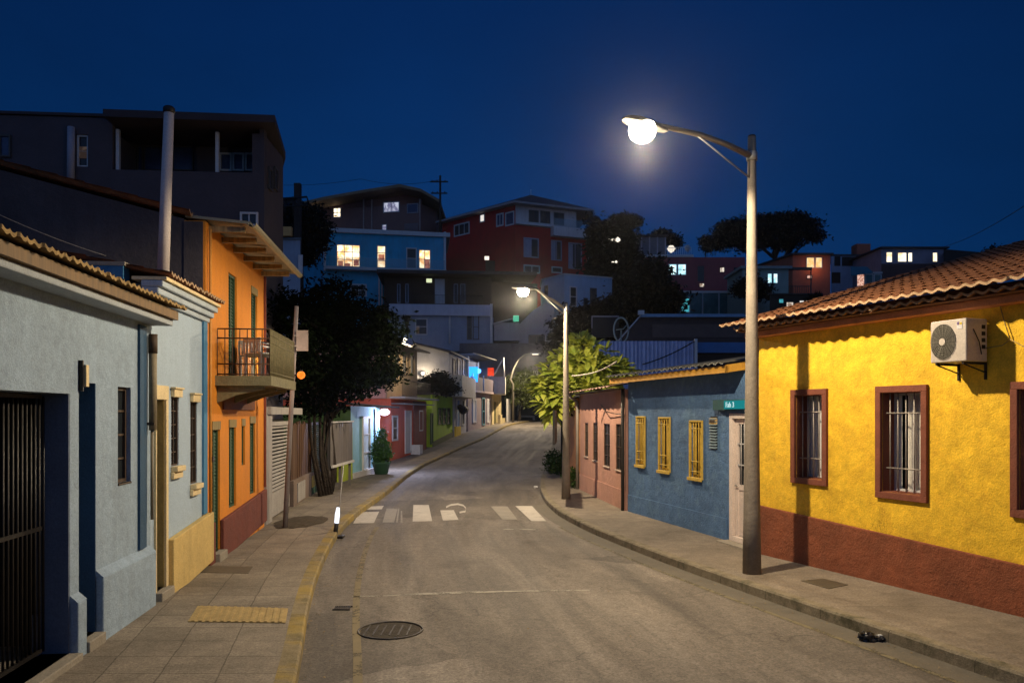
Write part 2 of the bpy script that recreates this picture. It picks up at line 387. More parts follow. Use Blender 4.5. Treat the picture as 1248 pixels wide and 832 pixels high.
# ------------------------------------------------------------ ground
def road_mat():
    m, nt, out = _nt('asphalt')
    uv = N(nt, 'ShaderNodeUVMap').outputs[0]
    tc = N(nt, 'ShaderNodeTexCoord').outputs['Object']
    big = noise(nt, mapping(nt, uv, (.9, .16, 1)), 1.4, 5, .6, .8)
    tyre = noise(nt, mapping(nt, uv, (1.5, .085, 1), (3, 0, 0)), 1.6, 5, .62, .5)
    c = ramp(nt, big, [(.25, (.095, .082, .068)), (.5, (.16, .138, .114)), (.75, (.24, .21, .175))])
    t = ramp(nt, tyre, [(.34, .62), (.5, 1.0), (.7, 1.1)])
    c = mix(nt, .85, c, t, 'MULTIPLY')
    agg = ramp(nt, noise(nt, tc, 42, 4, .8), [(.33, .5), (.67, 1.5)])
    c = mix(nt, .95, c, agg, 'MULTIPLY')
    c = mix(nt, .9, c, ramp(nt, noise(nt, tc, 7, 5, .75), [(.3, .8), (.7, 1.2)]), 'MULTIPLY')
    spk = ramp(nt, noise(nt, tc, 130, 2, .6), [(.66, 0.0), (.74, 1.0)])
    c = mix(nt, spk, c, (.30, .27, .23))
    pv_ = N(nt, 'ShaderNodeTexVoronoi'); pv_.inputs['Scale'].default_value = .38; pv_.inputs['Randomness'].default_value = .9
    dn_ = N(nt, 'ShaderNodeTexNoise'); dn_.inputs['Scale'].default_value = 1.4; dn_.inputs['Detail'].default_value = 3; nt.links.new(tc, dn_.inputs['Vector'])
    ds_ = N(nt, 'ShaderNodeVectorMath', operation='SCALE'); ds_.inputs['Scale'].default_value = .5; nt.links.new(dn_.outputs['Color'], ds_.inputs[0])
    da_ = N(nt, 'ShaderNodeVectorMath', operation='ADD'); nt.links.new(tc, da_.inputs[0]); nt.links.new(ds_.outputs[0], da_.inputs[1]); nt.links.new(da_.outputs[0], pv_.inputs['Vector'])
    sv_ = N(nt, 'ShaderNodeSeparateColor'); nt.links.new(pv_.outputs['Color'], sv_.inputs[0])
    c = mix(nt, 1, c, ramp(nt, sv_.outputs[0], [(.12, .74), (.2, 1.0), (.8, 1.0), (.88, 1.18)]), 'MULTIPLY')
    stain = ramp(nt, noise(nt, tc, .55, 5, .65, .5), [(.58, 0.0), (.72, .55)])
    c = mix(nt, stain, c, (.06, .05, .04))
    vo = N(nt, 'ShaderNodeTexVoronoi', feature='DISTANCE_TO_EDGE'); vo.inputs['Scale'].default_value = .42
    wv = N(nt, 'ShaderNodeVectorMath', operation='ADD'); nz = N(nt, 'ShaderNodeTexNoise'); nz.inputs['Scale'].default_value = 2.2; nz.inputs['Detail'].default_value = 5
    nt.links.new(tc, nz.inputs['Vector']); nt.links.new(tc, wv.inputs[0])
    sc_ = N(nt, 'ShaderNodeVectorMath', operation='SCALE'); sc_.inputs['Scale'].default_value = .7; nt.links.new(nz.outputs['Color'], sc_.inputs[0]); nt.links.new(sc_.outputs[0], wv.inputs[1])
    nt.links.new(wv.outputs[0], vo.inputs['Vector'])
    ck = ramp(nt, vo.outputs['Distance'], [(0, .6), (.006, 0.0)])
    gate = ramp(nt, noise(nt, tc, .4, 2), [(.44, 0.0), (.54, .9)])
    ckm = N(nt, 'ShaderNodeMath', operation='MULTIPLY'); nt.links.new(ck, ckm.inputs[0]); nt.links.new(gate, ckm.inputs[1])
    c = mix(nt, ckm.outputs[0], c, (.02, .018, .015))
    b = N(nt, 'ShaderNodeBsdfPrincipled'); nt.links.new(c, b.inputs['Base Color']); b.inputs['Specular IOR Level'].default_value = .35
    nt.links.new(ramp(nt, tyre, [(.3, .72), (.6, .88)]), b.inputs['Roughness'])
    bp = N(nt, 'ShaderNodeBump'); bp.inputs['Strength'].default_value = .55; bp.inputs['Distance'].default_value = .012
    nt.links.new(noise(nt, tc, 70, 4, .7), bp.inputs['Height']); nt.links.new(bp.outputs[0], b.inputs['Normal'])
    nt.links.new(b.outputs[0], out.inputs[0]); return m
def pave_mat(name, c, bw=.62, bh=.62, joint=.008, off=0.0, var=.12):
    m, nt, out = _nt(name)
    uv = N(nt, 'ShaderNodeUVMap').outputs[0]; tc = N(nt, 'ShaderNodeTexCoord').outputs['Object']
    dn = N(nt, 'ShaderNodeTexNoise'); dn.inputs['Scale'].default_value = 3; dn.inputs['Detail'].default_value = 4; nt.links.new(tc, dn.inputs['Vector'])
    ds = N(nt, 'ShaderNodeVectorMath', operation='SCALE'); ds.inputs['Scale'].default_value = .035; nt.links.new(dn.outputs['Color'], ds.inputs[0])
    ad = N(nt, 'ShaderNodeVectorMath', operation='ADD'); nt.links.new(uv, ad.inputs[0]); nt.links.new(ds.outputs[0], ad.inputs[1])
    br = N(nt, 'ShaderNodeTexBrick'); br.offset = off; br.inputs['Scale'].default_value = 1; br.inputs['Mortar Size'].default_value = joint
    br.inputs['Mortar Smooth'].default_value = .2; br.inputs['Brick Width'].default_value = bw; br.inputs['Row Height'].default_value = bh
    br.inputs['Color1'].default_value = (*[x*(1-var) for x in c], 1); br.inputs['Color2'].default_value = (*[x*(1+var) for x in c], 1); br.inputs['Mortar'].default_value = (*[x*.6 for x in c], 1)
    nt.links.new(ad.outputs[0], br.inputs['Vector'])
    cc = mix(nt, 1, br.outputs['Color'], ramp(nt, noise(nt, tc, .9, 6, .7, .5), [(.3, .68), (.7, 1.22)]), 'MULTIPLY')
    cc = mix(nt, .95, cc, ramp(nt, noise(nt, tc, 38, 4, .8), [(.33, .6), (.67, 1.38)]), 'MULTIPLY')
    cc = mix(nt, .9, cc, ramp(nt, noise(nt, tc, 6, 5, .75), [(.3, .75), (.7, 1.2)]), 'MULTIPLY')
    st = ramp(nt, noise(nt, tc, 1.9, 5, .7, 1.0), [(.6, 0.0), (.72, .5)])
    cc = mix(nt, st, cc, tuple(x*.45 for x in c))
    b = N(nt, 'ShaderNodeBsdfPrincipled'); nt.links.new(cc, b.inputs['Base Color']); b.inputs['Roughness'].default_value = .85; b.inputs['Specular IOR Level'].default_value = .25
    hh = N(nt, 'ShaderNodeMath', operation='MULTIPLY_ADD'); nt.links.new(br.outputs['Fac'], hh.inputs[0]); hh.inputs[1].default_value = -1.2; nt.links.new(noise(nt, tc, 50, 4, .7), hh.inputs[2])
    bp = N(nt, 'ShaderNodeBump'); bp.inputs['Strength'].default_value = .5; bp.inputs['Distance'].default_value = .012
    nt.links.new(hh.outputs[0], bp.inputs['Height']); nt.links.new(bp.outputs[0], b.inputs['Normal'])
    nt.links.new(b.outputs[0], out.inputs[0]); return m
def paint_mat(name, c, wear=.5, scale=7):
    m, nt, out = _nt(name)
    tc = N(nt, 'ShaderNodeTexCoord').outputs['Object']
    f = noise(nt, tc, scale, 6, .75, .4); f2 = noise(nt, tc, 45, 3, .6)
    mm = N(nt, 'ShaderNodeMath', operation='MULTIPLY_ADD'); nt.links.new(f2, mm.inputs[0]); mm.inputs[1].default_value = .35; nt.links.new(f, mm.inputs[2])
    a = ramp(nt, mm.outputs[0], [(wear+.06, 0.0), (wear+.2, .92)])
    b = N(nt, 'ShaderNodeBsdfPrincipled'); b.inputs['Base Color'].default_value = (*c, 1); b.inputs['Roughness'].default_value = .75
    nt.links.new(mix(nt, 1, c, ramp(nt, f, [(.3, .75), (.7, 1.1)]), 'MULTIPLY'), b.inputs['Base Color'])
    t = N(nt, 'ShaderNodeBsdfTransparent'); mx = N(nt, 'ShaderNodeMixShader')
    nt.links.new(a, mx.inputs[0]); nt.links.new(t.outputs[0], mx.inputs[1]); nt.links.new(b.outputs[0], mx.inputs[2]); nt.links.new(mx.outputs[0], out.inputs[0]); return m
def kerb_mat(name, yellow):
    m, nt, out = _nt(name)
    uv = N(nt, 'ShaderNodeUVMap').outputs[0]; tc = N(nt, 'ShaderNodeTexCoord').outputs['Object']
    c = ramp(nt, noise(nt, tc, 5, 6, .7), [(.3, (.15, .125, .085)), (.7, (.27, .23, .16))])
    c = mix(nt, .8, c, ramp(nt, noise(nt, tc, 50, 3, .7), [(.3, .7), (.7, 1.25)]), 'MULTIPLY')
    moss = ramp(nt, noise(nt, tc, 3.2, 5, .7), [(.5, 0.0), (.66, .75)])
    c = mix(nt, moss, c, (.055, .055, .028))
    if yellow:
        y = ramp(nt, noise(nt, mapping(nt, uv, (.6, 1, 1)), 1.0, 6, .7), [(.46, .18), (.58, .72)])
        c = mix(nt, y, c, (.36, .25, .05))
    # joints each metre
    sp = N(nt, 'ShaderNodeSeparateXYZ'); nt.links.new(uv, sp.inputs[0])
    fr = N(nt, 'ShaderNodeMath', operation='FRACT'); nt.links.new(sp.outputs['Y'], fr.inputs[0])
    j = ramp(nt, fr.outputs[0], [(0, 1.0), (.012, 0.0)])
    c = mix(nt, j, c, (.035, .03, .02))
    b = N(nt, 'ShaderNodeBsdfPrincipled'); nt.links.new(c, b.inputs['Base Color']); b.inputs['Roughness'].default_value = .85; b.inputs['Specular IOR Level'].default_value = .25
    bp = N(nt, 'ShaderNodeBump'); bp.inputs['Strength'].default_value = .7; bp.inputs['Distance'].default_value = .02
    nt.links.new(noise(nt, tc, 22, 6, .75), bp.inputs['Height']); nt.links.new(bp.outputs[0], b.inputs['Normal'])
    nt.links.new(b.outputs[0], out.inputs[0]); return m

KH = .13
def strip(name, fa, fb, za, zb, y0, y1, step, nc, mat, kind='structure', uvk=1):
    m = MB(); m.uv = []
    ys = [y0+i*step for i in range(int((y1-y0)/step)+1)]
    al = 0; last = None
    for y in ys:
        a, b = fa(y), fb(y)
        mid = Vector(((a+b)/2, y))
        if last is not None: al += (Vector((fa(y), y))-last).length
        last = Vector((fa(y), y))
        for c in range(nc+1):
            t = c/nc; m.v.append((lerp(a, b, t), y, zg(y)+lerp(za, zb, t))); m.uv.append((abs(b-a)*t, al))
    for i in range(len(ys)-1):
        for c in range(nc):
            q = i*(nc+1)+c; m.f.append((q, q+1, q+nc+2, q+nc+1)); m.mi.append(0); m.sm.append(False)
    return m.build(name, mat, kind=kind)
strip('road', lambda y: kl(y)-.01, lambda y: kr(y)+.01, -KH, -KH, -7, 78.4, .5, 10, road_mat())
sidem = pave_mat('pavement_left', (.235, .20, .155), .5, .5); sidem2 = pave_mat('pavement_right', (.22, .185, .145), 1.9, 1.9, .006)
strip('pavement', lambda y: kl(y)-.17, lambda y: kl(y)-8, 0, 0, -7, 78.4, .5, 2, sidem)
strip('pavement', lambda y: kr(y)+.16, lambda y: kr(y)+9, 0, 0, -7, 78.4, .5, 2, sidem2)
def kerb(f, sgn, w, mat):
    m = MB(); m.uv = []; al = 0; last = None; rr = random.Random(3)
    ys = [-7+i*.25 for i in range(int(85.4/.25)+1)]
    for y in ys:
        x = f(y); p = Vector((x, y)); 
        if last is not None: al += (p-last).length
        last = p; j = mnoise.noise(Vector((y*2.1, sgn*5, 0)))*.008; j2 = mnoise.noise(Vector((y*5.3, sgn*9, 2)))*.006
        for k, (dx, z) in enumerate(((-.004, -KH-.03), (0, -.02), (.02, .0015), (w, .0015), (w, -KH))):
            m.v.append((x-sgn*(-dx)*1+(j if k in (1, 2) else 0), y, zg(y)+z+(j2 if k in (1, 2) else 0))); m.uv.append((dx, al))
    for i in range(len(ys)-1):
        for k in range(4):
            q = i*5+k; m.f.append((q, q+1, q+6, q+5)); m.mi.append(0); m.sm.append(False)
    m.build('kerb', mat, kind='structure')
kerb(kl, -1, .17, kerb_mat('kerb_painted', True)); kerb(kr, 1, .16, kerb_mat('kerb_concrete', False))
# terrain
def terrain(x, y):
    h = zg(min(y, 78))-.3
    xc = (kl(min(y, 79))+kr(min(y, 79)))/2
    side = sstep(8, 15, abs(x-xc)) if y < 79 else 1
    h += sstep(62, 97, y)*13.2*side
    if y > 97: h += sstep(99, 150, y)*5
    h -= sstep(160, 500, y)*20
    h += mnoise.noise(Vector((x*.03, y*.03, 0)))*3*sstep(85, 120, y)
    return h
def build_terrain():
    xs = [-900, -500, -300, -180, -120]+[-90+i*3 for i in range(61)]+[120, 180, 300, 500, 900]
    ys = [-500, -200, -80, -30]+[-10+i*2.5 for i in range(57)]+[140, 160, 200, 260, 350, 500, 800, 1400]
    m = MB()
    for y in ys:
        for x in xs: m.v.append((x, y, terrain(x, y)))
    n = len(xs)
    for i in range(len(ys)-1):
        for j in range(n-1):
            q = i*n+j; m.f.append((q, q+1, q+n+1, q+n)); m.mi.append(0); m.sm.append(True)
    m.build('ground', mk('hill_soil', (.06, .055, .035), .95, .3, .4, .4, 6, gcol=(.03, .045, .015), grime=.6), kind='structure')
build_terrain()

# ------------------------------------------------------------ road markings (sheets 4 mm above the road)
ZR = -KH+.004
def rp(u, v, z=ZR):
    Y = FPX*(EYE-z)/(v-CV); return Vector(((u-CU)/FPX*Y, Y, z))
def decal(name, quads, mat, z=ZR):
    m = MB()
    for q in quads: m.face([rp(u, v, z) for u, v in q])
    return m.build(name, mat, kind='structure')
whitep = paint_mat('worn_white_paint', (.50, .46, .40), .34, 5)
whitef = paint_mat('faded_white_paint', (.30, .275, .225), .47, 4)
yellp = paint_mat('worn_yellow_line', (.19, .15, .075), .47, 3)
def c8(q): return [(360+x/3.059, 560+y/3.059) for x, y in q]
decal('crosswalk', [c8([(215, 237), (293, 235), (312, 193), (240, 195)]), c8([(252, 187), (322, 184), (330, 171), (262, 174)]),
                    c8([(437, 230), (510, 228), (497, 168), (440, 168)]), c8([(550, 226), (608, 223), (590, 187), (540, 188)]),
                    c8([(880, 228), (935, 228), (882, 172), (820, 172)])], whitep)
fadedx = paint_mat('half_worn_paint', (.26, .235, .195), .36, 2.5)
decal('crosswalk', [c8([(325, 233), (368, 233), (382, 180), (340, 181)]), c8([(772, 222), (828, 222), (790, 173), (728, 173)]),
                    c8([(375, 233), (382, 233), (388, 180), (383, 180)]), c8([(392, 233), (400, 233), (398, 190), (393, 190)])], fadedx)
# painted hook beside the fourth stripe
hk = MB()
pts = [(562, 176), (580, 168), (606, 165), (626, 170), (636, 180), (634, 192), (612, 196)]
for i in range(len(pts)-1):
    a, b = pts[i], pts[i+1]; w = 3.2
    qa = c8([(a[0], a[1]-w), (b[0], b[1]-w), (b[0], b[1]+w), (a[0], a[1]+w)])
    hk.face([rp(u, v, ZR+.0035) for u, v in qa])
hk.build('road_marking', whitep, kind='structure')
decal('lane_line', [c8([(212, 512), (320, 508), (320, 505), (212, 507)]), c8([(320, 508), (430, 504), (430, 500), (320, 505)]), c8([(430, 504), (620, 498), (620, 490), (430, 498)]), c8([(620, 497), (808, 492), (808, 487), (620, 491)]),
                    c8([(808, 491), (1100, 488), (1100, 484), (808, 487)]), c8([(775, 260), (910, 261), (910, 258), (775, 256)])], whitef)
m = MB(); ys = [5+i*.5 for i in range(24)]
for a, b in zip(ys, ys[1:]):
    xa, xb = kl(a)+.40+.012*a, kl(b)+.40+.012*b; w = .085
    m.face([(xa, a, ZR), (xa+w, a, ZR), (xb+w, b, ZR), (xb, b, ZR)])
m.build('lane_line', yellp, kind='structure')
m = MB(); ys = [3+i*.5 for i in range(28)]
for a, b in zip(ys, ys[1:]):
    xa, xb = kr(a)-.36, kr(b)-.36; w = .07
    m.face([(xa-w, a, ZR), (xa, a, ZR), (xb, b, ZR), (xb-w, b, ZR)])
m.build('lane_line', paint_mat('ghost_yellow_line', (.17, .145, .085), .5, 4), kind='structure')
# smoother concrete gutter band beside the right kerb
m = MB(); ys = [1+i*.5 for i in range(40)]
for a, b in zip(ys, ys[1:]):
    m.face([(kr(a)-.355, a, ZR-.001), (kr(a), a, ZR-.001), (kr(b), b, ZR-.001), (kr(b)-.355, b, ZR-.001)])
m.build('gutter', mk('gutter_concrete', (.13, .115, .09), .8, .2, 2, .3, 40), kind='structure')
iron = mk('cast_iron', (.05, .043, .035), .55, .2, 6, .3, 60, metal=.4, grime=.3)
# manhole cover in the carriageway
c = rp(476, 767.5); t = thing('manhole_cover', 'round manhole cover with a dark ring in the asphalt near the left kerb', 'manhole cover', (c.x, c.y, ZR))
m = MB(); m.tube([(c.x+.345*math.cos(2*math.pi*q/40), c.y+.345*math.sin(2*math.pi*q/40), ZR+.001) for q in range(41)], .012, 6, cap=False); m.build('ring', iron, t)
m = MB(); m.lathe((c.x, c.y, ZR-.003), [(.322, 0), (.322, .004)], 40)
m.cur = 1
for k in range(6): m.box(c.x-.26+.09*k, c.x-.245+.09*k, c.y-.2, c.y+.2, ZR, ZR+.006)
m.build('cover', [mk('cover_dust', (.065, .056, .045), .95, .35, 14, 1, 40, grime=0, spec=.1), iron], t)
# little gutter grate
c = rp(418, 741); m = MB(); m.origin = (c.x, c.y, ZR)
for k in range(7): m.box(c.x-.1+.028*k, c.x-.088+.028*k, c.y-.07, c.y+.07, ZR, ZR+.012)
m.box(c.x-.11, c.x+.1, c.y-.085, c.y-.07, ZR, ZR+.012); m.box(c.x-.11, c.x+.1, c.y+.07, c.y+.085, ZR, ZR+.012)
tag(m.build('drain_grate', iron), 'small iron drain grate on the asphalt beside the yellow line', 'drain')
def sp(u, v): return rp(u, v, .005)
def slab(name, q, mat, label, cat, th=.012):
    p = [sp(*a) for a in q]; c = sum(p, Vector())/len(p)
    m = MB(); m.origin = (c.x, c.y, 0); m.prism([(a.x, a.y) for a in p], -.02, th)
    return tag(m.build(name, mat, bevel=.003), label, cat)
slab('utility_cover', [(976, 707), (1010, 717), (1034, 712), (1004, 704.5)], mk('dull_steel', (.1, .085, .06), .6, .2, 4, .2, 50, metal=.3), 'rectangular utility cover in the right pavement beside the lamp post', 'utility cover', .007)
slab('utility_cover', [(243, 697), (303, 698), (308, 690), (252, 689)], mk('dark_cover', (.12, .095, .065), .75, .2, 4, .2, 50), 'dark rectangular cover in the left pavement by the yellow plinth', 'utility cover', .007)
# tactile paving slab with ribs
p = [sp(229, 757), sp(348, 758.5), sp(351, 741), sp(241, 738)]; c = sum(p, Vector())/4
t = MB(); t.origin = (c.x, c.y, 0); t.prism([(a.x, a.y) for a in p], -.02, .008)
for k in range(13):
    f0 = (k+.25)/13; f1 = (k+.7)/13
    q = [p[0].lerp(p[1], f0), p[0].lerp(p[1], f1), p[3].lerp(p[2], f1), p[3].lerp(p[2], f0)]
    t.prism([(lerp(a.x, c.x, .03), lerp(a.y, c.y, .03)) for a in q], .0, .016)
tag(t.build('tactile_paving', mk('tactile_yellow', (.40, .29, .12), .8, .25, 7, .3, 50)), 'yellow ribbed tactile paving slab in the left pavement', 'tactile paving')
# earth pit in the left pavement
c = sp(366, 635.5); m = MB(); m.origin = (c.x, c.y, 0); rr = random.Random(5); ring = []
for q in range(28):
    a = 2*math.pi*q/28; k = 1+rr.uniform(-.08, .08); ring.append((c.x+.5*k*math.cos(a), c.y+.95*k*math.sin(a)))
for q in range(28):
    a, b = ring[q], ring[(q+1) % 28]
    m.face([(a[0], a[1], .006), (b[0], b[1], .006), (lerp(b[0], c.x, .35), lerp(b[1], c.y, .35), .03), (lerp(a[0], c.x, .35), lerp(a[1], c.y, .35), .03)])
    m.face([(lerp(a[0], c.x, .35), lerp(a[1], c.y, .35), .03), (lerp(b[0], c.x, .35), lerp(b[1], c.y, .35), .03), (c.x, c.y, .045)])
m.build('soil_patch', mk('soil', (.075, .055, .032), .95, .35, 8, 1, 30, gcol=(.02, .02, .008), grime=.6), kind='structure')
# ------------------------------------------------------------ materials for the houses
white_pl = mk('white_paint', (.62, .6, .56), .7, .1, 3, .2, 40, grime=.2)
blue_st = mk('pale_blue_stucco', (.30, .395, .505), .92, .12, 1.2, .5, 60, grime=.3, gcol=(.15, .165, .18), dist=.012, crack=.6)
blue_pl = mk('pale_blue_plaster', (.37, .475, .59), .88, .08, 1.1, .35, 40, grime=.18, gcol=(.22, .24, .25))
navy = mk('dark_blue_paint', (.035, .085, .16), .8, .15, 2, .4, 50)
navy2 = mk('door_blue_paint', (.11, .145, .21), .75, .12, 2, .2, 50)
mid_blue = mk('mid_blue_paint', (.06, .2, .36), .8, .12, 2, .3, 50)
yellow_pl = mk('ochre_plinth', (.60, .44, .17), .9, .13, 2.2, .5, 50, grime=.3, gcol=(.2, .14, .07))
cream = mk('cream_trim', (.72, .58, .33), .8, .1, 3, .2, 50)
orange = mk('orange_plaster', (.66, .235, .022), .85, .10, 1.5, .4, 40, grime=.25, gcol=(.33, .13, .03))
redp = mk('oxblood_plinth', (.17, .05, .035), .85, .2, 2.5, .6, 45, grime=.3, gcol=(.07, .03, .025))
green_d = wood('green_painted_wood', (.03, .08, .04))
tile = mk('clay_tile', (.27, .12, .05), .85, .35, 4, .5, 40, grime=.35, gcol=(.06, .045, .03))
tile_e = mk('tile_edge', (.36, .24, .14), .85, .3, 9, .4, 50, grime=.2)
tile_b = mk('weathered_tile', (.30, .20, .08), .9, .35, 5, .5, 40, grime=.4, gcol=(.06, .05, .03))
dark_in = mk('unlit_interior', (.02, .018, .016), .9, .1, 2, 0, grime=0)
glassd = glass_mat()
black_iron = mk('black_iron', (.018, .016, .015), .5, .2, 8, .2, 60, metal=.2, grime=.2)
brown_fr = wood('dark_brown_frame', (.06, .035, .02))
concrete = mk('concrete', (.3, .27, .22), .9, .15, 2, .5, 30)
steelg = mk('galvanised_steel', (.34, .34, .33), .5, .12, 5, .15, 60, metal=.55, grime=.25)

LW = Frame((-3.227-.105*5, 5), d=(-.105, 1))
RX = -8.5   # depth of left houses
def shell(F, s0, s1, depth, z1, mat, parent, name='wall_shell', t=.2, z0=-.1):
    """side and back walls behind a facade wall"""
    m = MB(); F.box(m, s0, s0+t, -depth, -.302, z0, z1); F.box(m, s1-t, s1, -depth, -.302, z0, z1); F.box(m, s0+t, s1-t, -depth, -depth+t, z0, z1)
    return m.build(name, mat, parent)
def ceiling(F, s0, s1, depth, z, mat, parent, name='flat_roof', o1=-.0):
    m = MB(); F.box(m, s0, s1, -depth, o1, z, z+.12); return m.build(name, mat, parent)

# ================= left 1: pale blue garage house
t = thing('corner_house', 'low pale blue stucco house with barred garage gate, nearest on the left', 'house', LW.w(0, 0, 0))
s1 = LW.su(183)
g0, g1 = LW.su(85)-3.1, LW.su(85); d0, d1 = LW.su(96), LW.su(116.6); w0, w1 = LW.su(143.6), LW.su(159.3)
m = MB(); LW.wall(m, -6, s1, -.1, 3.3, [(g0, g1, .06, 2.387), (d0, d1, .1, 2.50), (w0, w1, 1.48, 2.49)], t=.3); m.build('wall', blue_st, t)
shell(LW, -6, s1, 6, 3.25, blue_st, t)
ceiling(LW, -6, s1, 6, 3.27, concrete, t, 'ceiling', -.31)
for a, b, z in ((-6, g0, .58), (g1, d0, .50), (d1, s1-.02, .62)):
    m = MB()
    LW.box(m, a, b, .001, .075, -.05, z)
    q = [LW.w(a, .001, z+.07), LW.w(a, .075, z), LW.w(b, .075, z), LW.w(b, .001, z+.07)]
    m.face(q); m.face([LW.w(a, .001, z), LW.w(a, .075, z), LW.w(a, .001, z+.07)]); m.face([LW.w(b, .001, z), LW.w(b, .001, z+.07), LW.w(b, .075, z)])
    m.build('plinth', blue_st, t, bevel=.012)
m = MB(); LW.box(m, g0, g1, -.3, .12, -.05, .06); m.build('threshold', concrete, t, bevel=.01)
m = MB(); LW.box(m, d0, d1, -.3, .1, -.05, .1); m.build('doorstep', concrete, t, bevel=.01)
m = MB(); LW.box(m, g1-.022, g1+.001, -.29, -.002, .062, 2.386); LW.box(m, g1-.1, g1-.023, -.295, -.235, .062, .42); m.build('gate_jamb', navy2, t)
m = MB(); LW.box(m, d0-.001, d1+.001, -.34, -.3, .1, 2.5); m.build('door', navy, t)
m = MB(); LW.box(m, d1-.012, d1+.002, -.3, .0, .1, 2.498); m.build('door_jamb', navy, t)
# sliding gate
g = MB(); n = int((g1-g0)/.075)
for k in range(n): LW.tube = None; g.tube([LW.w(g0+.04+k*.075, -.2, .1), LW.w(g0+.04+k*.075, -.2, 2.36)], .0115, 5)
for z in (.1, 1.18, 2.34): LW.box(g, g0, g1-.11, -.215, -.185, z, z+.035)
g.build('gate', black_iron, t)
m = MB(); LW.box(m, -6, s1-.2, -5.8, -.31, -.02, .05); m.build('garage_floor', concrete, t)
m = MB(); m.face([LW.w(g0-.3, -2.6, 0), LW.w(g1+.3, -2.6, 0), LW.w(g1+.3, -2.6, 3.2), LW.w(g0-.3, -2.6, 3.2)]); m.face([LW.w(g1+.3, -2.6, 0), LW.w(g1+.3, -.31, 0), LW.w(g1+.3, -.31, 3.2), LW.w(g1+.3, -2.6, 3.2)]); m.build('garage_wall', dark_in, t)
add_window(LW, t, w0, w1, 1.48, 2.49, brown_fr, glassd, fw=.035, rec=-.045, mun=(0, 3), sill=(.0, .012, .02), sillmat=brown_fr)
m = MB(); a, b = LW.su(167.5), LW.su(175.5); LW.box(m, a, b, .002, .03, .70, 3.2); m.build('pilaster', navy, t)
# cornice + eave
m = MB()
LW.box(m, -6, s1+.03, .001, .25, 3.23, 3.30); m.build('cornice', mk('cornice_grey', (.34, .38, .42), .85, .1, 3, .3, 40), t, bevel=.012)
wavy_roof(LW, -6, s1+.08, .39, 3.425, .19, 3.6, .12, .013, .32, seed=2).build('roof', [tile_b, tile_b], t)
m = MB(); LW.box(m, -6, s1+.05, -.1, .30, 3.301, 3.40); m.build('eave_board', wood('eave_wood', (.15, .08, .02)), t)
# small plate lamp on the wall
a = LW.su(97.5); l = MB(); l.origin = LW.w(a, 0, 2.43); LW.box(l, a-.035, a-.015, .001, .04, 2.42, 2.70); LW.box(l, a-.035, a+.055, .001, .012, 2.42, 2.70)
l.cur = 1; LW.box(l, a-.008, a+.05, .0125, .06, 2.46, 2.66)
tag(l.build('number_box', [black_iron, cream]), 'small house number box fixed between garage and blue doorway', 'wall box')
# conduit / drainpipe where the two blue houses meet
l = MB(); a = LW.su(187.5, .08); l.origin = LW.w(a, .07, 1.9)
l.tube([LW.w(a, .07, 2.02), LW.w(a, .07, 3.1)], .043, 10)
l.tube([LW.w(a, .06, 1.0), LW.w(a, .06, 2.02)], .018, 8); l.cur = 1; l.tube([LW.w(a, .07, 2.9), LW.w(a, .07, 3.12)], .05, 10); LW.box(l, a-.05, a+.05, .001, .1, 2.08, 2.11)
tag(l.build('downpipe', [mk('olive_pipe', (.24, .2, .13), .6, .15, 5, .1, 40), brown_fr]), 'short olive pipe on the seam between the two pale blue houses', 'pipe')

# ================= left 2: taller pale blue house with ochre plinth
t = thing('blue_house', 'pale blue house with ochre plinth, yellow door surround and moulded cornice', 'house', LW.w(LW.su(183), 0, 0))
a0, a1 = LW.su(183)+.003, LW.su(250.4)
dd0, dd1 = LW.su(188.5), LW.su(200); wa = (LW.su(208.6), LW.su(217.6)); wb = (LW.su(232), LW.su(240))
m = MB(); LW.wall(m, a0, a1, -.1, 3.625, [(dd0, dd1, .1, 2.38), (wa[0], wa[1], 1.55, 2.42), (wb[0], wb[1], 1.255, 2.37)], t=.3); m.build('wall', blue_pl, t)
# camera-side gable wall in two paints, flat top
G = Frame((LW.w(a0, -.301, 0).x, LW.w(a0, 0, 0).y+.0), d=(1, .105))
m = MB(); LW.box(m, a0, a0+.2, -.75, -.302, -.1, 3.92); m.build('gable_wall', mk('deep_blue_paint', (.04, .17, .34), .85, .12, 2, .3, 40), t)
m = MB(); LW.box(m, a0, a0+.2, -6, -.752, -.1, 3.92); m.build('gable_wall', mk('lilac_render', (.3, .31, .42), .9, .2, 1.5, .4, 30), t)
m = MB(); LW.box(m, a0-.01, a0+.22, -6, -.28, 3.921, 3.965); m.build('coping', concrete, t)
m = MB(); LW.box(m, a1-.2, a1, -6, -.302, -.1, 3.6); LW.box(m, a0+.2, a1-.2, -6, -5.8, -.1, 3.6); m.build('wall', blue_pl, t)
ceiling(LW, a0+.2, a1, 6, 3.63, concrete, t, 'flat_roof', -.02)
m = MB(); LW.box(m, dd0, dd1, -.34, -.301, .1, 2.38); m.build('door', wood('dark_olive_door', (.07, .055, .02)), t)
m = MB(); LW.box(m, dd1-.01, dd1+.002, -.3, 0, .1, 2.378); m.build('door_jamb', mk('shaded_yellow_jamb', (.42, .3, .1), .85), t)  # yellow jamb, its shadow put into the darker colour
m = MB(); LW.box(m, dd0-.03, dd1+.09, .002, .03, 2.38, 2.55); LW.box(m, dd1+.001, dd1+.085, .002, .028, .1, 2.379); LW.box(m, dd0-.03, dd0-.001, .002, .028, .1, 2.379); m.build('door_surround', cream, t, bevel=.004)
m = MB(); LW.box(m, dd0-.03, dd1+.09, -.3, .1, -.05, .1); m.build('doorstep', concrete, t, bevel=.01)
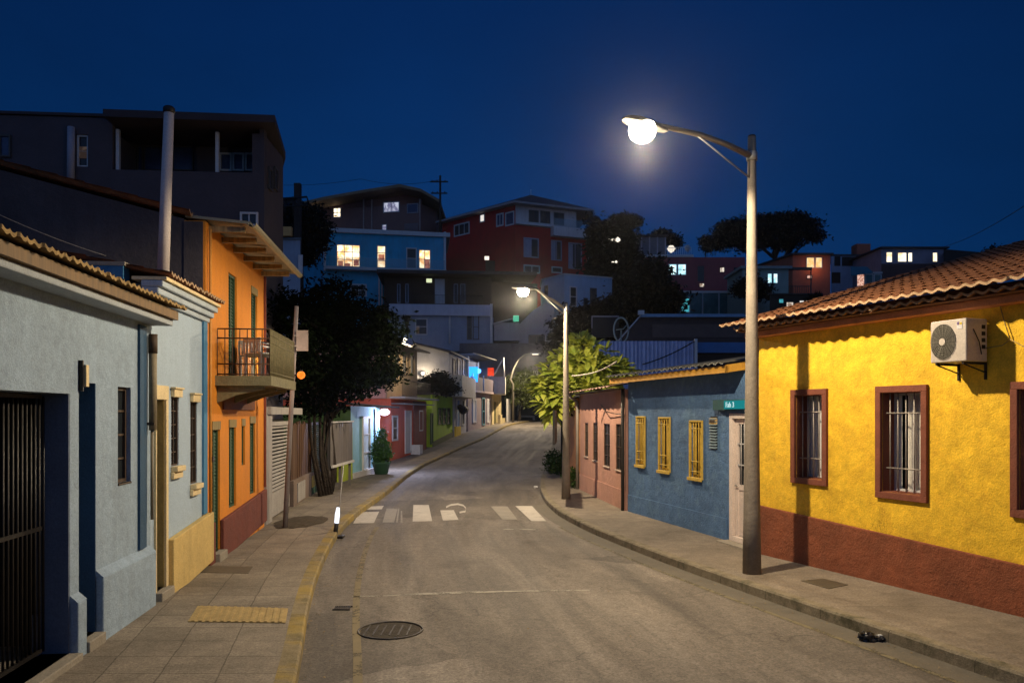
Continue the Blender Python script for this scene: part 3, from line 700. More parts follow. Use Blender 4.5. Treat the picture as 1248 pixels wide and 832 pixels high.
for (p, q), zb, zt in ((wa, 1.55, 2.42), (wb, 1.255, 2.37)):
    w = add_window(LW, t, p, q, zb, zt, brown_fr, glassd, fw=.022, rec=-.012, mun=(1, 4))
    m = MB(); LW.box(m, p-.02, q+.02, .002, .05, zt+.001, zt+.1); LW.box(m, p-.035, q+.035, .002, .07, zt+.101, zt+.125); m.build('lintel', cream, w, bevel=.006)
    m = MB(); LW.box(m, p-.02, q+.02, .002, .09, zb-.07, zb-.001); LW.box(m, p-.035, q+.035, .002, .05, zb-.16, zb-.071); m.build('sill', cream, w, bevel=.01)
m = MB(); zz = .68
LW.box(m, dd1+.09, a1+.12, .001, .09, -.05, .66, dz=.12); m.build('plinth', yellow_pl, t, bevel=.012)
m = MB(); p = LW.su(246); LW.box(m, p, a1-.002, .002, .03, .78, 3.55); m.build('pilaster', mid_blue, t)
m = MB()
for k, (o, za, zb) in enumerate(((.05, 3.53, 3.60), (.10, 3.601, 3.68), (.15, 3.681, 3.76))):
    LW.box(m, a0-.02, a1+.05+o*.4, .001 if za < 3.6 else -.1, o, za, zb)
m.build('cornice', mk('cornice_blue_white', (.38, .45, .52), .8, .1, 3, .25, 40), t, bevel=.014)
wavy_roof(LW, a0+.02, a1+.14, .24, 3.825, .19, 1.9, .13, .02, .32, seed=5).build('roof', [mk('dark_red_tile', (.22, .09, .05), .85, .4, 5, .5, 40, grime=.5), tile_e], t)
m = MB(); LW.box(m, a0-.02, a1+.1, -.2, .19, 3.761, 3.80); m.build('eave_board', cream, t)
# white vent pipe on the roof
base = P(198, 330, 9.75); top = P(206, 136, 9.75)
t2 = thing('vent_pipe', 'tall white pipe with dark cap leaning slightly above the blue house roof', 'vent pipe', (base.x, base.y, 3.75))
m = MB(); m.tube([(base.x, base.y, 3.72), tuple(top)], [.072, .058], 16); m.build('pipe', mk('pale_pipe', (.50, .45, .44), .6, .08, 3, .1, 40, grime=.2), t2)
m = MB(); m.lathe((top.x, top.y, top.z-.02), [(.06, 0), (.07, .01), (.07, .06), (.05, .08)], 16); m.build('cap', black_iron, t2)
m = MB(); m.lathe((base.x, base.y, 3.86), [(.11, 0), (.1, .06), (.075, .1)], 16); m.build('flashing', black_iron, t2)

# ================= left 3: orange two storey house
e0, e1 = LW.su(250.6), LW.su(322)
t = thing('orange_house', 'two storey orange house with green shutters, oxblood plinth and a balcony', 'house', LW.w(e0, 0, 0))
holes = []
def span(a, b): return LW.su(a), LW.su(b)
D1 = span(258.5, 268); W1 = span(279, 287.5); W2 = span(294.5, 298.5); W3 = span(304.5, 311); U1 = span(278.5, 288.5); U2 = span(306, 313.5)
H = [(D1[0], D1[1], .12, 2.1), (W1[0], W1[1], .68, 2.12), (W2[0], W2[1], 1.32, 2.13), (W3[0], W3[1], .75, 2.17), (U1[0], U1[1], 2.8, 4.5), (U2[0], U2[1], 2.8, 4.55)]
m = MB(); LW.wall(m, e0, e1, -.1, 5.0, H, t=.3); m.build('wall', orange, t)
def gab(o): return 4.95+(-o)*.25 if o > -5.5 else 4.95+5.5*.25-(-o-5.5)*.25
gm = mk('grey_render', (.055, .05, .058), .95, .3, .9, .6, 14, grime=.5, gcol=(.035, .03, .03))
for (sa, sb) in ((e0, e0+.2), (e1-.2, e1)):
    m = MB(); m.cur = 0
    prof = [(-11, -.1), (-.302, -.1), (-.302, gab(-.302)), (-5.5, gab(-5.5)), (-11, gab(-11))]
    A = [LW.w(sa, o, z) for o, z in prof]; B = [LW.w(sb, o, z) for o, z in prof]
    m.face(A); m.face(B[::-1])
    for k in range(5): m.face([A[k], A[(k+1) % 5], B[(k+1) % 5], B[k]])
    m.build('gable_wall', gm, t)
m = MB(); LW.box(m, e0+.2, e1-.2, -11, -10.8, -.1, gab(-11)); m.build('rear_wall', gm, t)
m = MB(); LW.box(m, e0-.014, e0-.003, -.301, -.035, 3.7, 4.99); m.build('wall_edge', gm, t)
m = MB(); LW.box(m, e0+.2, e1-.2, -10.8, -.302, 2.45, 2.6); m.build('upper_floor', concrete, t)
# roof: tiles on the slopes, eave timbers and sheet at the street side
wavy_roof(LW, e0-.1, e1+.1, -.2, 5.09, .25, 5.3, .2, .035, .36, seed=8).build('roof', [tile, tile_e], t)
m = MB(); pr = [(-5.45, 6.44), (-11.2, 5.02), (-11.2, 4.95), (-5.45, 6.37)]
A = [LW.w(e0-.1, o, z) for o, z in pr]; B = [LW.w(e1+.1, o, z) for o, z in pr]; m.face(A); m.face(B[::-1])
for k in range(4): m.face([A[k], A[(k+1) % 4], B[(k+1) % 4], B[k]])
m.build('roof', tile, t)
m = MB(); pr = [(-.3, 5.10), (.62, 5.02), (.62, 4.98), (-.3, 5.06)]
A = [LW.w(e0+.05, o, z) for o, z in pr]; B = [LW.w(e1+.12, o, z) for o, z in pr]; m.face(A); m.face(B[::-1])
for k in range(4): m.face([A[k], A[(k+1) % 4], B[(k+1) % 4], B[k]])
m.build('eave_sheet', mk('eave_sheet_metal', (.3, .27, .18), .6, .2, 3, .2, 40, metal=.2), t)
for k in range(6):
    s = e0+.15+k*(e1-e0)/5.6
    m = MB(); LW.box(m, s, s+.07, .001, .52, 4.88, 4.965); m.build('rafter', wood('pale_rafter', (.3, .2, .08)), t)
m = MB(); pts = []
for k in range(7):
    a = math.pi*k/6; pts.append((.65+.06*math.cos(a)*1.0, 4.99-.06*math.sin(a)))
for (p0, q0), (p1, q1) in zip(pts, pts[1:]):
    m.face([LW.w(e0, p0, q0), LW.w(e1+.18, p0, q0), LW.w(e1+.18, p1, q1), LW.w(e0, p1, q1)])
    m.face([LW.w(e1+.18, p0+.004, q0-.004), LW.w(e0, p0+.004, q0-.004), LW.w(e0, p1+.004, q1-.004), LW.w(e1+.18, p1+.004, q1-.004)])
m.build('gutter', mk('cream_gutter', (.5, .45, .28), .5, .1, 4, .1, 40), t)
for nm, (p, q), za, zb in (('door', D1, .12, 2.1), ('shutter', W1, .68, 2.12), ('shutter', W2, 1.32, 2.13), ('shutter', W3, .75, 2.17), ('balcony_door', U1, 2.8, 4.5), ('shutter', U2, 2.8, 4.55)):
    m = MB(); w = q-p; LW.ring(m, p, q, za, zb, .035, -.08, -.03)
    mid = (p+q)/2; LW.box(m, mid-.015, mid+.015, -.07, -.035, za+.035, zb-.035)
    k = za+.06
    while k < zb-.08:
        for x0, x1 in ((p+.035, mid-.015), (mid+.015, q-.035)):
            m.face([LW.w(x0, -.045, k), LW.w(x1, -.045, k), LW.w(x1, -.07, k+.05), LW.w(x0, -.07, k+.05)])
        k += .055
    m.build(nm, green_d, t)
    m = MB(); LW.box(m, p, q, -.11, -.085, za, zb); m.build('backing', dark_in, t)
    if nm != 'balcony_door':
        m = MB(); LW.box(m, p-.01, q+.01, -.029, .012, zb-.13, zb-.001); m.build('lintel', wood('mustard_wood', (.24, .17, .04)), t)
m = MB(); LW.box(m, D1[1], e1-.01, .001, .06, -.05, .57, dz=.17); m.build('plinth', redp, t, bevel=.012); m = MB(); LW.box(m, e0+.03, D1[0]-.02, .001, .06, -.05, .6); m.build('plinth', redp, t, bevel=.012)
m = MB(); LW.box(m, D1[0], D1[1], -.3, .12, -.05, .12); m.build('doorstep', concrete, t, bevel=.01)
m = MB(); LW.box(m, LW.su(271), LW.su(309), .002, .03, 2.28, 2.53); m.build('fascia_board', mk('rust_board', (.2, .07, .025), .8, .3, 3, .4, 30), t)
m = MB(); LW.box(m, e1-.045, e1+.0, .002, .04, .78, 4.9); m.build('corner_trim', mk('oxblood_trim', (.2, .05, .03), .8), t)
m = MB(); m.tube([LW.w(e0+.06, .05, .6), LW.w(e0+.06, .05, 4.9)], .022, 8); m.build('downpipe', mk('orange_pipe', (.6, .26, .05), .6), t)
m = MB(); LW.box(m, LW.su(255), LW.su(257), .002, .05, 1.5, 1.58); m.build('doorbell', black_iron, t)
# balcony
b0, b1 = LW.su(262, 0), LW.su(262, 0)+2.25; bo = .80
bal = MB(); LW.box(bal, b0, b1, .001, bo+.03, 2.64, 2.79); bal = bal.build('balcony', mk('mossy_timber', (.2, .18, .1), .9, .3, 3, .6, 25), t)
for s in (b0+.1, b0+1.1, b1-.25):
    m = MB(); pr = [(.002, 2.639), (bo-.1, 2.639), (bo-.1, 2.59), (.3, 2.50), (.002, 2.38)]
    A = [LW.w(s, o, z) for o, z in pr]; B = [LW.w(s+.1, o, z) for o, z in pr]; m.face(A); m.face(B[::-1])
    for k in range(5): m.face([A[k], A[(k+1) % 5], B[(k+1) % 5], B[k]])
    m.build('bracket', MATS['mossy_timber'], bal)
m = MB()
def rail_run(m, pa, pb, n, z0, z1, r=.008, cross=(0, .12, .8, 1)):
    for k in range(n+1):
        p = pa.lerp(pb, k/n); m.tube([(p.x, p.y, z0), (p.x, p.y, z1)], r, 5)
    for c in cross:
        z = lerp(z0, z1, c); m.tube([(pa.x, pa.y, z), (pb.x, pb.y, z)], r*1.5, 5)
c0, c1, c2, c3 = LW.w(b0+.02, .03, 0), LW.w(b0+.02, bo, 0), LW.w(b1-.02, bo, 0), LW.w(b1-.02, .03, 0)
rail_run(m, c0, c1, 7, 2.79, 3.50, cross=(.03, .25, .80, 1)); rail_run(m, c2, c3, 7, 2.79, 3.50); m.build('railing', mk('rusty_iron', (.07, .035, .02), .7, .3, 8, .3, 40), bal)
m = MB(); rail_run(m, c1, c2, 44, 2.79, 3.50, cross=(0, .08, .72, .88, 1)); m.build('railing', mk('olive_screen', (.16, .14, .07), .8, .3, 12, .5, 60), bal)
# lamp on the balcony wall
a = LW.su(318, .12); l = MB(); l.origin = LW.w(a, .1, 3.3); l.tube([LW.w(a, .002, 3.32), LW.w(a, .12, 3.32), LW.w(a, .12, 3.28)], .01, 6); l.cur = 1; l.lathe(LW.w(a, .12, 3.21), [(.012, 0), (.03, .02), (.03, .05), (.012, .07)], 10)
tag(l.build('wall_lamp', [black_iron, emis('bulb_white', (1, .9, .75), 14)]), 'small bright lamp on the orange wall above the balcony', 'lamp')
lamp('balcony_bulb', LW.w(a, .22, 3.24), 16, (1, .85, .65), .03)
# two white plastic chairs on the balcony
wp = mk('white_plastic', (.62, .62, .6), .5, .05, 3, 0, grime=.1)
def chair(name, label, s, o, rot, f=1):
    c = LW.w(s, o, 2.79); t = thing(name, label, 'chair', tuple(c), 'white chairs on the balcony')
    Mx = Matrix.Translation(c) @ Matrix.Rotation(rot, 4, 'Z')
    def bx(m, x0, x1, y0, y1, z0, z1): m.hexa([tuple(Mx @ Vector(p)) for p in ((x0, y0, z0), (x1, y0, z0), (x1, y1, z0), (x0, y1, z0), (x0, y0, z1), (x1, y0, z1), (x1, y1, z1), (x0, y1, z1))])
    m = MB(); bx(m, -.2, .2, -.2, .2, .38, .405); m.build('seat', wp, t, bevel=.008)
    m = MB(); bx(m, -.2, -.17, .19, .215, .4, .62); bx(m, .17, .2, .19, .215, .4, .62); bx(m, -.2, .2, .19, .215, .57, .64)
    for x in (-.12, -.04, .04, .12): bx(m, x-.022, x+.022, .193, .21, .41, .57)
    m.build('backrest', wp, t, bevel=.005)
    for x in (-.18, .18):
        for y in (-.18, .18):
            m = MB(); bx(m, x-.018, x+.018, y-.018, y+.018, .001, .38); m.build('leg', wp, t)
    for x in (-.2, .2):
        m = MB(); bx(m, x-.02, x+.02, -.18, .2, .54, .56); bx(m, x-.015, x+.015, -.18, -.15, .405, .54); m.build('armrest', wp, t)
chair('plastic_chair', 'white plastic chair on the balcony, nearer the street railing', b0+.85, .52, 2.6)
chair('plastic_chair', 'white plastic chair on the balcony, against the orange wall', b0+1.35, .32, 2.9)

# ================= left boundary beyond the orange house
t = thing('gate_pier', 'grey gate pier with a flat beam beside the orange house', 'gate', LW.w(LW.su(329), 0, 0))
greyw = mk('grey_white_paint', (.36, .34, .32), .8, .12, 3, .4, 40, grime=.35)
p0, p1, p2 = LW.su(325), LW.su(332), LW.su(355)
m = MB(); LW.box(m, p0, p1, -.25, 0, -.05, 2.34); m.build('pier', greyw, t, bevel=.01)
m = MB(); LW.box(m, p0+.1, p2+1.3, -.3, .06, 2.2+.0, 2.36); m.build('beam', greyw, t, bevel=.01)
lv = MB(); q0, q1 = p1+.02, p2; LW.ring(lv, q0, q1, .05, 2.05, .09, -.1, -.04); LW.box(lv, q0+.09, q1-.09, -.09, -.05, .14, .55); lv = lv.build('louvred_gate', greyw, t)
m = MB(); z = .58
while z < 1.94:
    m.hexa([LW.w(q0+.09, -.045, z), LW.w(q1-.09, -.045, z), LW.w(q1-.09, -.06, z), LW.w(q0+.09, -.06, z), LW.w(q0+.09, -.085, z+.035), LW.w(q1-.09, -.085, z+.035), LW.w(q1-.09, -.1, z+.035), LW.w(q0+.09, -.1, z+.035)]); z += .078
m.build('louvres', greyw, lv)
m = MB(); LW.box(m, q0, q1, -.2, -.17, 0, 2.1); m.build('backing', dark_in, t)
t = thing('wooden_fence', 'dark brown plank fence on a low grey wall behind the slanting pole', 'fence', LW.w(LW.su(366), 0, 0))
f0, f1 = LW.su(358), LW.su(379)
m = MB(); s = f0
while s < f1-.05: LW.box(m, s, s+.13, -.1, -.06+R.uniform(0, .02), .5, 2.0+R.uniform(-.06, .04)); s += .15
m.build('planks', wood('dark_plank', (.10, .05, .025)), t)
m = MB(); LW.box(m, f0-.1, f1, -.22, .02, -.05, .62); m.build('low_wall', mk('low_wall_render', (.2, .15, .12), .9, .2, 2, .4, 30), t, bevel=.01)
m = MB(); LW.box(m, LW.su(361), LW.su(370), .021, .045, .06, .52); m.build('meter_door', greyw, t)
t = thing('shutter_gate', 'olive slatted gate with yellow and green base beside the tree trunk', 'gate', LW.w(LW.su(386), 0, 0))
f0, f1 = LW.su(379.5), LW.su(392)
m = MB(); LW.ring(m, f0, f1, .5, 1.98, .07, -.06, 0); m.build('frame', wood('rust_wood', (.2, .09, .03)), t)
m = MB(); z = .57
while z < 1.9: LW.box(m, f0+.07, f1-.07, -.045, -.02, z, z+.03); z += .055
m.build('slats', mk('olive_slats', (.15, .13, .08), .8), t)
m = MB(); LW.box(m, f0, f1, -.05, .01, .18, .5); m.build('panel', mk('yellow_panel', (.45, .36, .05), .8), t)
m = MB(); LW.box(m, f0, f1, -.05, .02, -.05, .18); m.build('base', mk('green_base', (.04, .12, .05), .8), t)
# corrugated hoarding on posts
HF = Frame((-5.02, 22.0), (-5.0, 24.9)); t = thing('hoarding', 'grey corrugated hoarding raised on posts with a white lower rail', 'hoarding', HF.w(0, 0, 0))
m = MB(); n = 60
for k in range(n):
    a, b = HF.len*k/n, HF.len*(k+1)/n; oa, ob = .015*math.sin(k*1.3), .015*math.sin((k+1)*1.3)
    m.face([HF.w(a, oa, .78), HF.w(b, ob, .78), HF.w(b, ob, 1.98), HF.w(a, oa, 1.98)])
m.build('panel', mk('grey_sheet', (.17, .155, .15), .6, .15, 2, .1, 40, metal=.1), t)
m = MB(); HF.box(m, 0, HF.len, .02, .07, .72, .79); HF.box(m, 0, HF.len, .02, .06, 1.97, 2.01); m.build('rail', white_pl, t)
for s in (.05, HF.len*.5, HF.len-.1):
    m = MB(); HF.box(m, s, s+.07, -.1, -.03, -.05, 1.98); m.build('post', mk('post_grey', (.14, .13, .12), .7), t)
# ------------------------------------------------------------ foliage helpers
def leaves(parent, name, blobs, n_clump, per, size, mat, spread=.28, seed=1, kind=None, aspect=.45):
    rr = random.Random(seed); m = MB()
    tot = sum(b[1][0]*b[1][1]+b[1][0]*b[1][2] for b in blobs)
    for c, r in blobs:
        k = max(2, int(n_clump*(r[0]*r[1]+r[0]*r[2])/tot))
        for _ in range(k):
            while True:
                d = Vector((rr.gauss(0, 1), rr.gauss(0, 1), rr.gauss(0, 1)))
                if d.length > .1: break
            d.normalize(); q = rr.uniform(.35, 1.0)**.5
            q *= 1+.28*mnoise.noise(Vector((d.x*2+c[0], d.y*2+c[1], d.z*2+c[2])))
            cc = Vector(c)+Vector((d.x*r[0], d.y*r[1], d.z*r[2]))*q
            sp_ = spread*rr.uniform(.6, 1.3)
            for _ in range(per):
                p = cc+Vector((rr.gauss(0, sp_), rr.gauss(0, sp_), rr.gauss(0, sp_*.7)))*.6
                ax = (Vector((rr.gauss(0, 1), rr.gauss(0, 1), rr.gauss(-.2, .7)))).normalized()
                sd = ax.cross(Vector((rr.gauss(0, 1), rr.gauss(0, 1), rr.gauss(0, 1)))).normalized()
                L = size*rr.uniform(.6, 1.3); w = L*aspect
                m.face([p, p+ax*L*.5+sd*w*.5, p+ax*L, p+ax*L*.5-sd*w*.5])
    return m.build(name, mat, parent, kind=kind)
def branches(parent, base, top, r0, tips, mat, seed=1, name='trunk', wob=.12):
    rr = random.Random(seed); m = MB(); base = Vector(base); top = Vector(top)
    pts = [base.lerp(top, k/6)+Vector((rr.uniform(-wob, wob), rr.uniform(-wob, wob), 0))*(0 if k in (0,) else 1) for k in range(7)]
    m.tube(pts, [r0*(1.25 if k == 0 else 1-.09*k) for k in range(7)], 9)
    for tip in tips:
        tip = Vector(tip); s = pts[rr.choice((3, 4, 5, 6))]
        mid = s.lerp(tip, .5)+Vector((rr.uniform(-.2, .2), rr.uniform(-.2, .2), rr.uniform(.0, .25)))
        m.tube([s, s.lerp(mid, .5)+Vector((0, 0, .05)), mid, tip], [r0*.5, r0*.4, r0*.27, r0*.1], 6)
    return m.build(name, mat, parent)
bark = mk('bark', (.035, .026, .019), .95, .35, 4, 1.0, 18, grime=.5, gcol=(.03, .025, .02), dist=.03)
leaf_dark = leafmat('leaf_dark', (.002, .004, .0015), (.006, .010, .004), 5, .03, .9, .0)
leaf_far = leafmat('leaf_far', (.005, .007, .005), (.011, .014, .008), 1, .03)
leaf_lit = leafmat('leaf_broad', (.24, .33, .035), (.54, .55, .09), 3, .22, .4, .5)
mk_leaf_pot = leafmat('leaf_topiary', (.03, .085, .02), (.06, .15, .03), 6, .15)
leaf_mid = leafmat('leaf_mid', (.025, .05, .012), (.05, .09, .02), 6, .2)

def tree_px(name, label, Y, blobs, base, mat, n, per, size, spread, seed, tr=.12, dy=.8, group=None):
    """blobs as (u, v, radius_px_x, radius_px_z); all at about depth Y, scattered by dy"""
    rr = random.Random(seed); b3 = []
    for u, v, ru, rv in blobs:
        yy = Y+rr.uniform(-dy, dy); k = yy/FPX
        b3.append((P(u, v, yy), (ru*k, (ru+rv)/2*k, rv*k)))
    bx = Vector(base); t = thing(name, label, 'tree' if 'bush' not in name and 'palm' not in name else 'plant', tuple(bx), group)
    cen = sum((b[0] for b in b3), Vector())/len(b3)
    branches(t, bx, (lerp(bx.x, cen.x, .8), lerp(bx.y, cen.y, .8), cen.z), tr, [b[0] for b in b3], bark, seed)
    leaves(t, 'crown', b3, int(n*1.25), int(per*1.4), size, mat, spread, seed)
    return t

# big dark street tree on the left
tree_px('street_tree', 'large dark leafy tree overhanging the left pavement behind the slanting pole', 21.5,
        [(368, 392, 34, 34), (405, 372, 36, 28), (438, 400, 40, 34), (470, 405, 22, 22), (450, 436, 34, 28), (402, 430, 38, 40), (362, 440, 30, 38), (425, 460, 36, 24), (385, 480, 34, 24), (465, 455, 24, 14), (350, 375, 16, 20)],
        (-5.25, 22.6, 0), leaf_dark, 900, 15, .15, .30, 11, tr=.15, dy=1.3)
m = MB(); m.origin = (-5.05, 21.2, 0); rr = random.Random(4)
for k in range(5):
    a = rr.uniform(-.1, .1); m.tube([(-5.15+.04*k, 21.4+.15*k, 0), (-5.3+.05*k+a, 21.4+.15*k, 1.1), (-5.5+.12*k, 21.5+.15*k, 2.3), (-5.3+.2*k, 21.6, 3.3)], [.06, .045, .04, .025], 7)
tag(m.build('tree_stems', bark), 'twisted grey brown stems rising behind the louvred gate', 'tree stems')
# topiary in a pot
c = Vector((-4.83, 29.4, 0)); t = thing('potted_shrub', 'conical clipped shrub in a green pot outside the white-lit blue house', 'potted plant', tuple(c))
m = MB(); m.lathe(c, [(.2, 0), (.24, .02), (.33, .38), (.36, .4), (.36, .46), (.31, .46), (.3, .4)], 22); m.build('pot', mk('green_pot', (.03, .09, .045), .5, .15, 4, .1, 40), t)
leaves(t, 'foliage', [(c+Vector((0, 0, .72)), (.36, .36, .3)), (c+Vector((0, 0, 1.05)), (.27, .27, .3)), (c+Vector((0, 0, 1.4)), (.14, .14, .3))], 420, 16, .085, mk_leaf_pot, .1, 3)
m = MB(); m.tube([c+Vector((0, 0, .4)), c+Vector((0, 0, 1.3))], .03, 6); m.build('stem', bark, t)

# ------------------------------------------------------------ simple houses with surface-mounted windows
def body(name, label, fp, z0, z1, mat, cat='house', roof=None, rmat=None, over=.3, rt=.18, group=None):
    t = thing(name, label, cat, (fp[0][0], fp[0][1], z0), group)
    m = MB(); m.prism(fp, z0, z1); m.build('wall', mat, t)
    c = Vector((sum(p[0] for p in fp)/len(fp), sum(p[1] for p in fp)/len(fp)))
    ex = [tuple(Vector(p)+(Vector(p)-c).normalized()*over*1.3) for p in fp]
    if roof == 'flat':
        m = MB(); m.prism(ex, z1+.002, z1+rt); m.build('roof', rmat, t)
    elif roof and roof[0] == 'hip':
        m = MB(); ap = (c.x+roof[2], c.y+roof[3], z1+roof[1]); n = len(ex)
        m.prism(ex, z1+.002, z1+.12)
        for k in range(n): m.face([(ex[k][0], ex[k][1], z1+.122), (ex[(k+1) % n][0], ex[(k+1) % n][1], z1+.122), ap])
        m.build('roof', rmat, t)
    elif roof and roof[0] == 'shed':   # per-corner rise
        zs = roof[1]; m = MB(); i = len(m.v)
        n = len(ex)
        m.v += [(p[0], p[1], z1+zs[k]) for k, p in enumerate(ex)]+[(p[0], p[1], z1+zs[k]+rt) for k, p in enumerate(ex)]
        m.f.append(tuple(range(n-1, -1, -1))); m.f.append(tuple(range(n, 2*n)))
        for k in range(n): m.f.append((k, (k+1) % n, n+(k+1) % n, n+k))
        m.mi += [0]*(n+2); m.sm += [False]*(n+2); m.build('roof', rmat, t)
        m = MB(); m.prism(fp, z1-.001, z1, tops=[z1+zs[k]+.02 for k in range(len(fp))]); m.build('wall_top', mat, t)
    return t
def hw(t, F, u0, v0, u1, v1, pane, frame, fw=.07, mun=(1, 0), name='window', off=0, ring=True):
    """window given by its corners in the photo, set on the wall plane F"""
    a, b = F.su(u0), F.su(u1); um = (u0+u1)/2; zt, zb = F.zv(um, v0), F.zv(um, v1)
    a, b = min(a, b), max(a, b)
    m = MB(); F.ring(m, a, b, zb, zt, fw, off+.004, off+.06)
    for i in range(1, mun[0]+1):
        x = a+(b-a)*i/(mun[0]+1); F.box(m, x-fw*.3, x+fw*.3, off+.004, off+.05, zb+fw, zt-fw)
    for i in range(1, mun[1]+1):
        z = zb+(zt-zb)*i/(mun[1]+1); F.box(m, a+fw, b-fw, off+.004, off+.045, z-fw*.3, z+fw*.3)
    o = m.build(name, frame, t)
    m = MB(); F.box(m, a+fw*.6, b-fw*.6, off+.002, off+.02, zb+fw*.6, zt-fw*.6); m.build('pane', pane, o)
    return o
def hb(t, name, F, u0, u1, v0, v1, o0, o1, mat, zfix=None, uo=0):
    """box between two photo columns / rows on wall plane F"""
    a, b = sorted((F.su(u0, uo), F.su(u1, uo))); um = (u0+u1)/2; zt, zb = F.zv(um, v0, uo), F.zv(um, v1, uo)
    m = MB(); F.box(m, a, b, o0, o1, zb, zt); return m.build(name, mat, t)

lit_w = emis('lit_warm', (1.0, .84, .56), 2.1, 1, 1.6, (.75, .40, .14))
lit_y = emis('lit_yellow', (1.0, .86, .60), 1.9, 1, 1.1, (.8, .52, .26))
lit_c = emis('lit_cool', (.70, .97, 1.0), 1.5, 1, 1.4, (.30, .62, .68))
lit_t = emis('lit_turquoise', (.10, .62, .72), .75, 1, 1.2, (.05, .3, .38))
lit_pink = emis('lit_pink', (1.0, .62, .48), .9, 1, 5, (.5, .2, .14))
lit_dim = emis('lit_dim', (.55, .42, .35), .22, 1, 2, (.12, .08, .07))
wfr = mk('window_white', (.55, .55, .56), .6, .08, 4, 0, grime=.1)
dfr = mk('window_dark_frame', (.06, .055, .05), .6, .1, 4, 0, grime=.1)
roofd = mk('roof_dark_sheet', (.05, .045, .045), .75, .25, 3, .4, 12, grime=.3)
roofb = mk('roof_bluegrey_sheet', (.14, .17, .2), .5, .2, 3, .2, 12, grime=.3, metal=.2)

# ---- light blue corner house lit by a cool wall lamp
fp = [(-5.55, 27.4), (-5.22, 31.4), (-10, 31.8), (-10, 27.0)]
t = body('turquoise_house', 'pale turquoise low house lit white by a lamp on its wall, behind the potted shrub', fp, -.1, 2.5, mk('turquoise_wall', (.30, .58, .62), .85, .1, 2, .4, 30))
F5 = Frame(fp[0], fp[1]); S5 = Frame((-10, 27.0), (-5.55, 27.4))
m = MB(); S5.box(m, 0, S5.len, .003, .05, -.05, 2.5); m.build('side_wall', mk('dark_green_wall', (.06, .12, .045), .9, .25, 2, .4, 30), t)
m = MB(); m.v = []
m.hexa([(-10.2, 26.6, 2.9), (-4.75, 27.0, 2.45), (-4.5, 31.8, 2.45), (-10.2, 32, 2.9), (-10.2, 26.6, 2.98), (-4.75, 27.0, 2.52), (-4.5, 31.8, 2.52), (-10.2, 32, 2.98)]); m.build('roof', roofd, t)
hw(t, F5, 441, 507, 450, 573, mk('pale_door', (.5, .6, .62), .7), white_pl, .07, (0, 2), 'door')
m = MB(); F5.box(m, F5.len-.9, F5.len-.7, .004, .05, 0, 2.4); m.build('pilaster', navy2, t)
m = MB(); F5.box(m, 0, F5.len, .004, .12, -.05, .18); m.build('plinth', white_pl, t)
fp = [(-5.55, 25.9), (-5.5, 27.2), (-5.65, 27.2), (-5.7, 25.9)]
t = body('lime_wall', 'short lime green garden wall beside the turquoise house', fp, -.1, .9, mk('lime_paint', (.42, .52, .05), .8, .15, 3, .4, 30), 'wall')
m = MB(); m.box(-5.62, -5.45, 27.02, 27.22, -.05, 1.75); m.build('post', MATS['lime_paint'], t)
# cool lamp
l = MB(); l.origin = (-5.15, 31.2, 2.3); l.box(-5.22, -5.0, 31.1, 31.3, 2.42, 2.449); l.cur = 1; l.lathe((-5.0, 31.2, 2.17), [(.06, 0), (.17, .05), (.2, .14), (.12, .24)], 16)
tag(l.build('wall_lamp', [dfr, emis('bulb_cool', (.72, .74, 1.0), 9)]), 'bluish white lamp glowing under the turquoise house eave', 'lamp')
lamp('cool_wall_lamp', (-4.75, 31.2, 2.12), 380, (.62, .66, 1.0), .08)

# ---- red house, tan upper storey
A, B = (-5.75, 37.8), (-4.85, 44.7)
fp = [A, B, (-11, 45.6), (-11, 37.4)]
redw = mk('tomato_red', (.72, .13, .06), .85, .12, 2, .3, 30); tan = mk('tan_boards', (.34, .25, .15), .85, .15, 2, .3, 30)
t = body('red_house', 'tomato red ground floor house with tan upper storey and balcony rail', fp, -.1, 2.95, redw)
F6 = Frame(A, B); S6 = Frame((-11, 37.4), A)
m = MB(); q = [(-5.95, 37.95), (-5.2, 43.6), (-11, 44.6), (-11, 37.6)]; m.prism(q, 2.951, 5.7); m.build('upper_wall', tan, t)
U6 = Frame(q[0], q[1])
m = MB(); S6.box(m, 0, S6.len-.25, .003, .08, 2.98, 5.3); m.build('side_wall', mk('salmon_wall', (.75, .38, .28), .85, .1, 2, .3, 30), t)
m = MB(); m.hexa([(-11.3, 37.2, 6.5), (-5.3, 37.3, 5.55), (-4.5, 43.9, 5.55), (-11.3, 45, 6.5), (-11.3, 37.2, 6.6), (-5.3, 37.3, 5.63), (-4.5, 43.9, 5.63), (-11.3, 45, 6.6)]); m.build('roof', roofd, t)
m = MB(); F6.box(m, -.2, F6.len+.1, .0, .75, 2.98, 3.05); m.build('awning', white_pl, t)
m = MB(); F6.box(m, .1, F6.len-.5, .0, .62, 2.70, 2.75); m.build('awning', mk('grey_awning', (.3, .3, .3), .7), t)
m = MB(); rail_run(m, F6.w(0, .55, 0), F6.w(F6.len-1.2, .55, 0), 34, 3.05, 3.85, r=.012, cross=(.08, 1)); m.build('railing', black_iron, t)
hw(t, F6, 477.5, 506, 484, 537, glassd, white_pl, .09, (0, 1)); hw(t, F6, 493, 500, 500.5, 552, wfr, white_pl, .12, (0, 1), 'door')
hw(t, F6, 510, 500, 514.5, 525, glassd, white_pl, .06, (0, 0))
m = MB(); F6.box(m, F6.su(503), F6.len, .003, .05, -.05, 2.9); m.build('brick_front', mk('dark_red_brick', (.25, .07, .05), .9, .25, 6, .6, 25), t)
m = MB(); F6.box(m, F6.su(500.5), F6.su(504), .004, .5, -.05, .62); m.build('step', white_pl, t)
